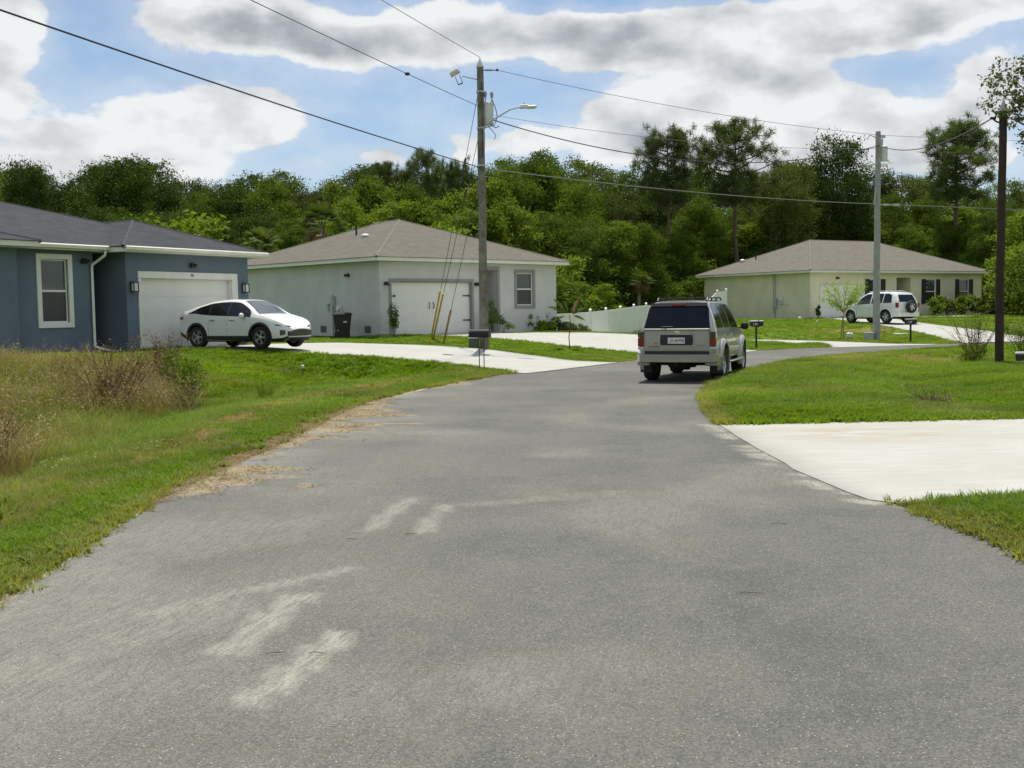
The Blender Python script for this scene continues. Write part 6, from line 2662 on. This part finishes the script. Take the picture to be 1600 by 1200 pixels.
def plant_tree(key, x, y, h, label, group=None, wide=1.0, rot=None, name='tree', cat='tree', z=None):
    pr = PROTO[key]
    me, tm, H0 = pr[0], pr[1], pr[2]
    s = h / H0
    t_ = thing(name, label, cat, (x, y, (gz(x, y) if z is None else z)), rot if rot is not None else random.random() * 6.28, group)
    t_.scale = (s * wide, s * wide, s)
    link('trunk', tm, t_)
    link('crown' if key != 'palm' else 'fronds', me, t_)
    if key == 'palm':
        link('dead_fronds', pr[4], t_)
    return t_


def hor(px):
    return 482 - .014 * (px - 800)


def world(px, top, D):
    """ground position and height of a tree seen at azimuth px with its top at row top"""
    return (px - 800) / 1700 * D, D, 1.7 + (hor(px) - top) * D / 1700


ROWS = {
    'rearmost': [(-40, 262, 104, 'mid_a'), (30, 262, 106, 'oak_b'), (95, 300, 104, 'mid_c'), (160, 268, 108, 'oak_a'), (225, 252, 104, 'oak_b'), (285, 280, 106, 'mid_c'), (340, 288, 108, 'oak_a'), (395, 276, 104, 'oak_b'), (452, 268, 106, 'mid_b'), (508, 290, 104, 'oak_a'), (560, 262, 108, 'mid_c'), (612, 258, 106, 'oak_b'),
                 (668, 266, 104, 'mid_a'), (722, 268, 106, 'oak_a'), (778, 252, 104, 'mid_b'), (828, 250, 106, 'oak_b'), (880, 246, 104, 'mid_a'), (930, 250, 108, 'mid_c'), (985, 262, 104, 'mid_a'), (1035, 262, 106, 'oak_b'), (1090, 258, 108, 'mid_b'), (1150, 270, 110, 'oak_a'), (1215, 256, 108, 'mid_c'), (1280, 262, 110, 'oak_b'),
                 (1345, 262, 112, 'oak_a'), (1405, 270, 110, 'mid_c'), (1465, 276, 112, 'oak_b'), (1525, 284, 112, 'mid_a'), (1590, 285, 112, 'mid_b'), (1655, 280, 110, 'mid_a')],
    'second': [(-20, 300, 92, 'mid_b'), (55, 258, 90, 'oak_a'), (130, 290, 92, 'oak_b'), (192, 252, 90, 'oak_a'), (250, 285, 92, 'oak_b'), (318, 300, 90, 'mid_a'), (378, 290, 92, 'oak_a'), (432, 278, 90, 'mid_b'), (488, 300, 92, 'mid_c'), (545, 285, 90, 'light_a'), (605, 283, 88, 'light_b'), (655, 290, 90, 'mid_b'), (705, 300, 90, 'light_a'), (765, 285, 88, 'light_b'),
               (815, 262, 90, 'mid_b'), (862, 262, 92, 'light_a'), (910, 282, 90, 'mid_a'), (965, 300, 92, 'mid_c'), (1030, 305, 92, 'oak_b'), (1085, 310, 90, 'mid_b'), (1140, 320, 94, 'mid_a'), (1200, 285, 96, 'mid_c'), (1262, 300, 96, 'light_b'), (1325, 310, 98, 'oak_b'), (1385, 300, 98, 'mid_a'), (1440, 305, 98, 'mid_b'), (1500, 315, 98, 'light_a'), (1560, 305, 96, 'mid_a'), (1620, 300, 96, 'mid_c')],
    'front': [(10, 318, 74, 'mid_a'), (85, 335, 74, 'mid_b'), (150, 322, 76, 'oak_b'), (215, 325, 74, 'mid_a'), (270, 330, 78, 'oak_a'), (335, 345, 76, 'oak_b'), (410, 330, 78, 'oak_a'), (462, 345, 76, 'mid_b'), (560, 312, 76, 'light_a'), (628, 318, 74, 'light_b'), (690, 325, 74, 'light_a'), (745, 330, 72, 'light_b'), (800, 312, 74, 'light_a'), (855, 330, 76, 'mid_b'), (905, 332, 76, 'mid_a'), (955, 348, 78, 'light_b'),
              (1005, 350, 80, 'mid_b'), (1060, 362, 84, 'mid_a'), (1112, 350, 88, 'mid_b'), (1165, 352, 92, 'light_b'), (1230, 338, 94, 'mid_a'), (1300, 345, 96, 'mid_b'), (1370, 340, 96, 'light_a'), (1430, 350, 94, 'mid_a'), (1490, 345, 92, 'mid_b'), (1552, 330, 86, 'mid_a'), (1610, 318, 80, 'light_a'), (1670, 300, 80, 'mid_b')],
}
TONE = {'oak_a': 'dark green round-crowned', 'oak_b': 'dark green oval-crowned', 'mid_a': 'mid green broad-crowned', 'mid_b': 'mid green narrow-crowned', 'mid_c': 'olive green open-crowned', 'light_a': 'bright yellow-green leafy', 'light_b': 'bright green upright leafy'}
MARKS = [(0, 'the picture edge'), (196, 'the blue roof peak'), (400, 'the roof gap'), (585, 'the grey roof peak'), (757, 'the tall pole'), (930, 'the white fence'), (1085, 'the silver suv'), (1268, 'the cream roof peak'), (1371, 'the concrete pole'), (1557, 'the dark pole')]
ORD = ['first', 'second', 'third', 'fourth', 'fifth', 'sixth']
WIDE = {'rearmost': 1.0, 'second': .95, 'front': 1.0}
for row, lst in ROWS.items():
    used = {}
    for px, top, D, key in lst:
        mk = min(MARKS, key=lambda m_: abs(m_[0] - px))
        side = 'left' if px < mk[0] else 'right'
        same = sorted([abs(q[0] - mk[0]) for q in lst if (q[0] < mk[0]) == (px < mk[0])])
        k = same.index(abs(px - mk[0]))
        where = f"{ORD[min(k, 5)]} {side} of {mk[1]}"
        x, y, h = world(px, top, D)
        plant_tree(key, x, y, h - gz(x, y), f"{TONE[key]} tree, {row} row of woods, {where}", f'trees in the {row} row of the woods', wide=WIDE[row] * (1.12 if h < 9 else .95))

# pines and other trees that stand out against the sky
for px, top, D, key, lb, wd in ((1045, 208, 86, 'pine_a', 'tall pine with rounded top rising above the woods right of the silver suv roofline', .92),
                                (1150, 197, 88, 'pine_b', 'tall open-branched pine, tallest of the woods, left of the cream house roof', 1.0),
                                (1492, 200, 92, 'pine_a', 'tall pine with sparse limbs behind the right end of the cream house', 1.15),
                                (672, 243, 100, 'pine_b', 'dark ragged pine top just left of the tall wooden pole', .7),
                                (722, 258, 96, 'pine_a', 'small ragged pine top touching the tall wooden pole on its left', .6),
                                (612, 262, 100, 'pine_b', 'low ragged pine crown above the grey house ridge', .8)):
    x, y, h = world(px, top, D)
    plant_tree(key, x, y, h - gz(x, y), lb, None, wd, rot=1.3 + px * .01, name='pine_tree')
for px, top, D, key, lb, wd in ((1312, 214, 96, 'oak_a', 'dark rounded tree rising above the cream house roof behind the concrete pole', .72),
                                (192, 249, 86, 'oak_b', 'dark domed tree, tallest of the woods above the blue house', .95),
                                (60, 254, 84, 'oak_a', 'dark ragged tree above the left end of the blue roof', .62),
                                (-30, 190, 60, 'mid_b', 'leafy tree cut off by the left edge of the picture above the blue roof', .6),
                                (835, 238, 92, 'mid_b', 'mid green tree rising just right of the street light', .75),
                                (1225, 250, 92, 'mid_c', 'olive tree between the tall pine and the cream house ridge', .8)):
    x, y, h = world(px, top, D)
    plant_tree(key, x, y, h - gz(x, y), lb, None, wd, rot=px * .02)
for px, top, D, lb in ((310, 345, 60, 'brown-skirted cabbage palm behind the blue garage roof'), (413, 358, 66, 'small cabbage palm at the gap between the blue and grey roofs'), (508, 322, 68, 'cabbage palm behind the left slope of the grey roof'),
                       (1000, 428, 76, 'low palm with pale hanging fronds behind the white fence'), (905, 440, 72, 'low palm in the dark behind the left end of the white fence')):
    x, y, h = world(px, top, D)
    plant_tree('palm', x, y, h - gz(x, y), lb, None, 1.0 if h > 5 else 1.5, name='palm_tree', cat='palm')
BPX = (285, 885, 940, 985, 1040, 1080, 875, 930, 1095, 1558, 1590, 1630, 1560, 1020, 20, 575, 700, 800)
for i, (px, top, D, key) in enumerate(((285, 335, 58, 'bush_b'), (885, 430, 66, 'bush_a'), (940, 442, 72, 'bush_b'), (985, 445, 78, 'bush_a'), (1040, 440, 80, 'bush_b'), (1080, 432, 80, 'bush_a'), (875, 400, 70, 'bush_b'), (930, 405, 76, 'bush_a'), (1095, 405, 84, 'bush_b'),
                                      (1558, 410, 82, 'bush_a'), (1590, 380, 74, 'bush_b'), (1630, 395, 70, 'bush_a'), (1560, 455, 76, 'bush_b'), (1020, 395, 84, 'bush_a'), (20, 350, 60, 'bush_a'), (575, 352, 66, 'bush_b'), (700, 355, 66, 'bush_b'), (800, 390, 68, 'bush_b'))):
    x, y, h = world(px, top, D)
    mk = min(MARKS, key=lambda m_: abs(m_[0] - px))
    sd_ = 'left' if px < mk[0] else 'right'
    seq = sorted(abs(q - mk[0]) for q in BPX if (q < mk[0]) == (px < mk[0]))
    plant_tree(key, x, y, h - gz(x, y), f"{'mid green' if key == 'bush_a' else 'bright green'} bush below the woods, {ORD[min(5, seq.index(abs(px - mk[0])))]} {sd_} of {mk[1]}", 'bushes at the foot of the woods', 1.25, name='bush', cat='bush')

# near tree whose branches enter at the right edge
r_ = np.random.default_rng(77)
lobes = [(-2.3, 0, 7.2, .75, .7), (-1.9, .2, 6.4, .7, .6), (-2.75, .1, 6.5, .38, .3), (-1.6, -.1, 7.7, .6, .5), (-1.4, 0, 5.6, .6, .8), (-.6, 0, 7.2, 1, .9), (-.5, .2, 6, 1, .9), (.6, 0, 7, 1.2, 1), (.4, .2, 5.4, .9, .8), (-1.7, .1, 5.8, .45, .5)]
me, c = crown('crown', lobes, 620, 15, .10, ML['grey'], 78, clump_r=.17, shell=.3)
tm = trunk_mesh('trunk', 6.4, .16, [l[:3] for l in lobes], M['pale_bark'], 79, lean=.04, fork=.75)
t_ = thing('oak_tree', 'small-leaved tree reaching in from the right edge beside the dark pole', 'tree', (14.45, 28.2, gz(14.4, 28.2)))
t_.location.x = 15.25
link('trunk', tm, t_)
link('crown', me, t_)


def shrub(label, x, y, h, w, lm, leaf=.07, n=120, per=10, seed=1, stems=6, name='shrub', cat='shrub', group=None, base=.08):
    r = np.random.default_rng(seed)
    lobes = [(r.normal(0, w * .22), r.normal(0, w * .22), h * (base + .25 + .55 * i / 4), w * (.30 - .03 * i), h * .18) for i in range(5)]
    me, c = crown('foliage', lobes, n, per, leaf, ML[lm], seed, clump_r=w * .14, shell=.2)
    t_ = thing(name, label, cat, (x, y, gz(x, y)), 0, group)
    mb = MB()
    for i in range(stems):
        p = c[r.integers(0, len(c))]
        mb.tube([(r.normal(0, .02), r.normal(0, .02), -.05), (p[0] * .5, p[1] * .5, p[2] * .6), tuple(p)], [.012, .009, .004], 5)
    mb.build('stem', M['bark'], t_, fix=False)
    link('foliage', me, t_)
    return t_


shrub('leafy green shrub at the near corner of the grey house', -4.75, 43.95, 1.35, .62, 'mid', .06, 150, 9, 1)
shrub('tall narrow shrub half hidden by the tall pole beside the garage', -.85, 48.0, 1.45, .5, 'light', .06, 140, 9, 2)
shrub('wispy tall shrub to the right of the tall pole by the garage', -.35, 48.35, .8, .7, 'light', .06, 100, 9, 3)
for i, (px, D, h, w, lm, lb) in enumerate(((805, 51.0, .75, .6, 'dark', 'dark spiky plant at the left end of the bed under the grey house window'), (822, 50.6, .55, .7, 'light', 'yellow-green low plant under the grey house window'), (840, 51.2, .75, .8, 'mid', 'bushy plant under the right jamb of the grey house window'),
                                          (858, 51.3, .5, .7, 'olive', 'low olive plant at the right corner of the grey house'), (845, 49.9, .35, .8, 'light', 'pale ground-hugging plant in front of the grey house bed'), (868, 50.8, .4, .8, 'grey', 'pale straw-like plant below the grey house corner'),
                                          (890, 50.6, .35, .8, 'grey', 'straw-like plant at the foot of the white fence'), (908, 50.6, .3, .7, 'grey', 'last straw-like plant at the right end of the bed'))):
    shrub(lb, (px - 800) / 1700 * D, D, h * 1.25, w * 1.15, lm, .08, 120, 10, 30 + i)
for i, px in enumerate((1446, 1458, 1471, 1484, 1497, 1510, 1524, 1538, 1550)):
    D = (73.6, 74.2, 74.9, 75.0, 75.8, 76.0, 76.4, 76.8, 77.0)[i]
    lbs = ('broad-leaved bed plant under the first shuttered window right of the entry', 'bed plant under the right shutter of the middle window', 'bed plant left of centre between the cream house windows', 'bed plant midway between the two right windows', 'bed plant under the left shutter of the last window', 'bed plant under the last shuttered window', 'bed plant at the right corner of the cream house', 'bed plant just past the cream house corner', 'rightmost bed plant beyond the cream house, left of the dark pole')
    shrub(lbs[i], (px - 800) / 1700 * D, D - 1.2, (1.1, 1.3, 1.2, 1.3, 1.4, 1.3, 1.2, 1.1, 1.1)[i], 1.3, ('mid', 'light', 'olive', 'mid', 'light', 'mid', 'olive', 'mid', 'dark')[i], .16, 95, 10, 50 + i)
shrub('small dark shrub at the near corner of the cream house by its garage', 19.55, 69.4, .85, .55, 'dark', .08, 80, 8, 66)
shrub('green weedy bush at the foot of the dark pole on its left', 12.55, 29.5, .6, .9, 'mid', .05, 110, 9, 67)
shrub('dark weedy bush behind the black canister at the right edge', 14.0, 29.6, .95, 1.4, 'mid', .06, 170, 10, 68)


shrub('bright green leafy weed clump standing right of the brown dead weeds', -6.75, 22.3, .95, 1.0, 'light', .07, 150, 9, 70, name='weed_clump', cat='plant')
shrub('dark green leafy weed clump between the dead weeds and the downspout', -7.5, 24.6, .9, 1.2, 'mid', .07, 150, 9, 71, name='weed_clump', cat='plant')
o = blade_mesh('grass_clump', 46, .62, .14, .012, .35, MG_tall, 4, seed=72)
COL.objects.link(o)
o.location = (-5.35, 23.6, gz(-5.35, 23.6))
tag(o, 'single upright clump of tall green grass alone on the verge', 'grass clump')
shrub('low green weed by the verge near the lower left edge', -4.15, 8.6, .3, .3, 'light', .05, 60, 8, 73, name='weed_clump', cat='plant')


def twig_bush(label, x, y, h, w, seed, n=26, lf='brown', nl=90):
    r = np.random.default_rng(seed)
    t_ = thing('bare_bush', label, 'bush', (x, y, gz(x, y)))
    mb = MB()
    tips = []
    for i in range(n):
        a, l_ = r.random() * 6.28, h * (.6 + .5 * r.random())
        e = Vector((w * .5 * math.cos(a) * r.random() * 1.4, w * .5 * math.sin(a) * r.random(), l_))
        s = Vector((r.normal(0, .12), r.normal(0, .1), -.05))
        mid = s.lerp(e, .5) + Vector((r.normal(0, .05), r.normal(0, .05), .05))
        mb.tube([s, mid, e], [.008, .006, .003], 4)
        for q in range(5):
            b0 = s.lerp(e, .35 + .6 * r.random())
            b1 = b0 + Vector((r.normal(0, .16), r.normal(0, .16), .08 + .12 * r.random()))
            mb.tube([b0, b1], [.004, .002], 3)
            tips.append(b1)
    mb.build('stem', M['twig'], t_, fix=False)
    T_ = np.array([tuple(p) for p in tips])
    P = T_[r.integers(0, len(T_), nl)] + r.normal(0, .05, (nl, 3))
    V, F, cl = leaves(P, r.random(nl), .05, r)
    link('foliage', np_mesh('foliage', V, F, [ML[lf]], {'cl': ('POINT', cl)}), t_)


twig_bush('thin bare-twigged bush left of the dark pole against the far driveway', 13.0, 30.6, 1.5, 1.5, 81, 40, 'brown', 60)
twig_bush('brown dried bush right of the dark pole at the picture edge', 14.3, 30.2, 1.35, 1.6, 82, 40, 'brown', 300)
twig_bush('dark scrap of dead twigs lying in the hollow of the right lawn', 7.15, 18.4, .16, .7, 83, 14, 'brown', 30)

twig_bush('brown feathery dead weed bush in the middle of the tall grass', -7.6, 20.6, 1.25, 1.6, 84, 46, 'brown', 900)
twig_bush('dark brown curled dead weed in front of the blue house downspout', -8.2, 25.2, 1.15, 1.0, 85, 30, 'brown', 700)
twig_bush('dry brown weed bush nearest the left edge of the picture', -6.3, 12.6, .95, 1.0, 86, 36, 'brown', 600)

# young ornamental tree with watering bag
r_ = np.random.default_rng(91)
t_ = thing('young_tree', 'young lime green feathery tree in front of the cream house garage', 'young tree', (15.4, 50.5, gz(15.4, 50.5)))
mb = MB()
tips = []
for i, (dx_, dz_) in enumerate(((-.85, 2.25), (-.95, 1.85), (.55, 2.45), (.75, 2.15), (-.45, 2.5), (.15, 2.55), (.6, 1.75), (-.6, 1.6), (.9, 2.45))):
    s, e = Vector((.02, 0, 1.15)), Vector((dx_, r_.normal(0, .3), dz_))
    mid = s.lerp(e, .5) + Vector((0, 0, .22))
    mb.tube([(0.0, 0, .9), s, mid, e], [.02, .018, .012, .004], 5)
    for u in np.linspace(.25, 1, 9):
        p = (s.lerp(mid, u * 2) if u < .5 else mid.lerp(e, u * 2 - 1))
        tips.append(p)
mb.tube([(.03, 0, -.1), (.0, .0, .5), (.0, 0, 1.0)], [.03, .026, .022], 7)
mb.tube([(-.1, .04, -.1), (-.02, .02, 1.0)], [.02, .018], 6)
mb.build('trunk', M['old_guard'], t_)
T_ = np.array([tuple(p) for p in tips])
n = 2100
P = T_[r_.integers(0, len(T_), n)] + r_.normal(0, .10, (n, 3)) + np.array([0, 0, -.02])
V, F, cl = leaves(P, r_.random(n), .085, r_, droop=.4, aspect=2.6)
link('crown', np_mesh('crown', V, F, [ML['lime']], {'cl': ('POINT', cl)}), t_)
mb = MB()
mb.bbox(.12, .42, -.1, .1, -.02, .26, .05)
tag(mb.build('watering_bag', M['light_grey']), 'pale bucket beside the trunk of the young lime green tree', 'bucket').location = (15.4, 50.4, gz(15.4, 50.5))

# palm sapling by the grey house driveway
t_ = thing('palm_sapling', 'spindly palm sapling with one brown frond in the strip between driveways', 'sapling', (2.12, 39.5, gz(2.12, 39.5)))
mb = MB()
mb.tube([(0, 0, -.1), (-.03, 0, .45), (.03, 0, .9), (.0, 0, 1.25)], [.022, .02, .018, .012], 6)
mb.build('trunk', M['bark'], t_)
for nm_, lm, fr in (('fronds', 'frond', ((-.75, .35), (-.55, .62), (.55, .28), (-.2, .55), (.35, .2), (-.7, -.25), (.6, -.2))), ('dead_frond', 'brown', ((.32, .62),))):
    V, F, cl = [], [], []
    for dx_, dz_ in fr:
        s = np.array([0, 0, 1.2])
        e = s + np.array([dx_, 0, dz_])
        nn = 13
        for i in range(nn):
            u = .25 + .75 * i / nn
            p = s + (e - s) * u + np.array([0, 0, .12 * math.sin(PI * u)])
            for sg in (-1, 1):
                l_ = .20 * math.sin(PI * (.25 + .7 * i / nn)) * (1.5 if lm == 'brown' else 1)
                tip = p + np.array([dx_ * .12, sg * l_ * .7, -l_ * .9 + .04])
                k = len(V)
                V += [tuple(p), tuple(p + (e - s) * .05), tuple(tip)]
                V.append(tuple(p + (tip - p) * .5 - (e - s) * .02))
                cl += [r_.random()] * 4
                F.append((k, k + 1, k + 2, k + 3))
    link(nm_, np_mesh(nm_, V, F, [ML[lm]], {'cl': ('POINT', cl)}), t_)

# trees of the woods behind the camera, seen only as reflections in the windows
for i, (x, y, h) in enumerate(((-30, -18, 13), (-22, -24, 12), (-13, -28, 14), (-3, -30, 12), (8, -29, 13), (18, -27, 14), (27, -22, 12), (34, -14, 13), (38, -4, 12), (42, 8, 13))):
    plant_tree(('mid_a', 'oak_a', 'mid_b')[i % 3], x, y, h, f"{['slim', 'broad', 'tall'][i % 3]} tree behind the camera, {['nearest the left edge', 'second', 'third', 'fourth', 'fifth', 'sixth', 'seventh', 'eighth', 'ninth', 'last'][i]} going rightwards", 'trees behind the camera', z=.4)
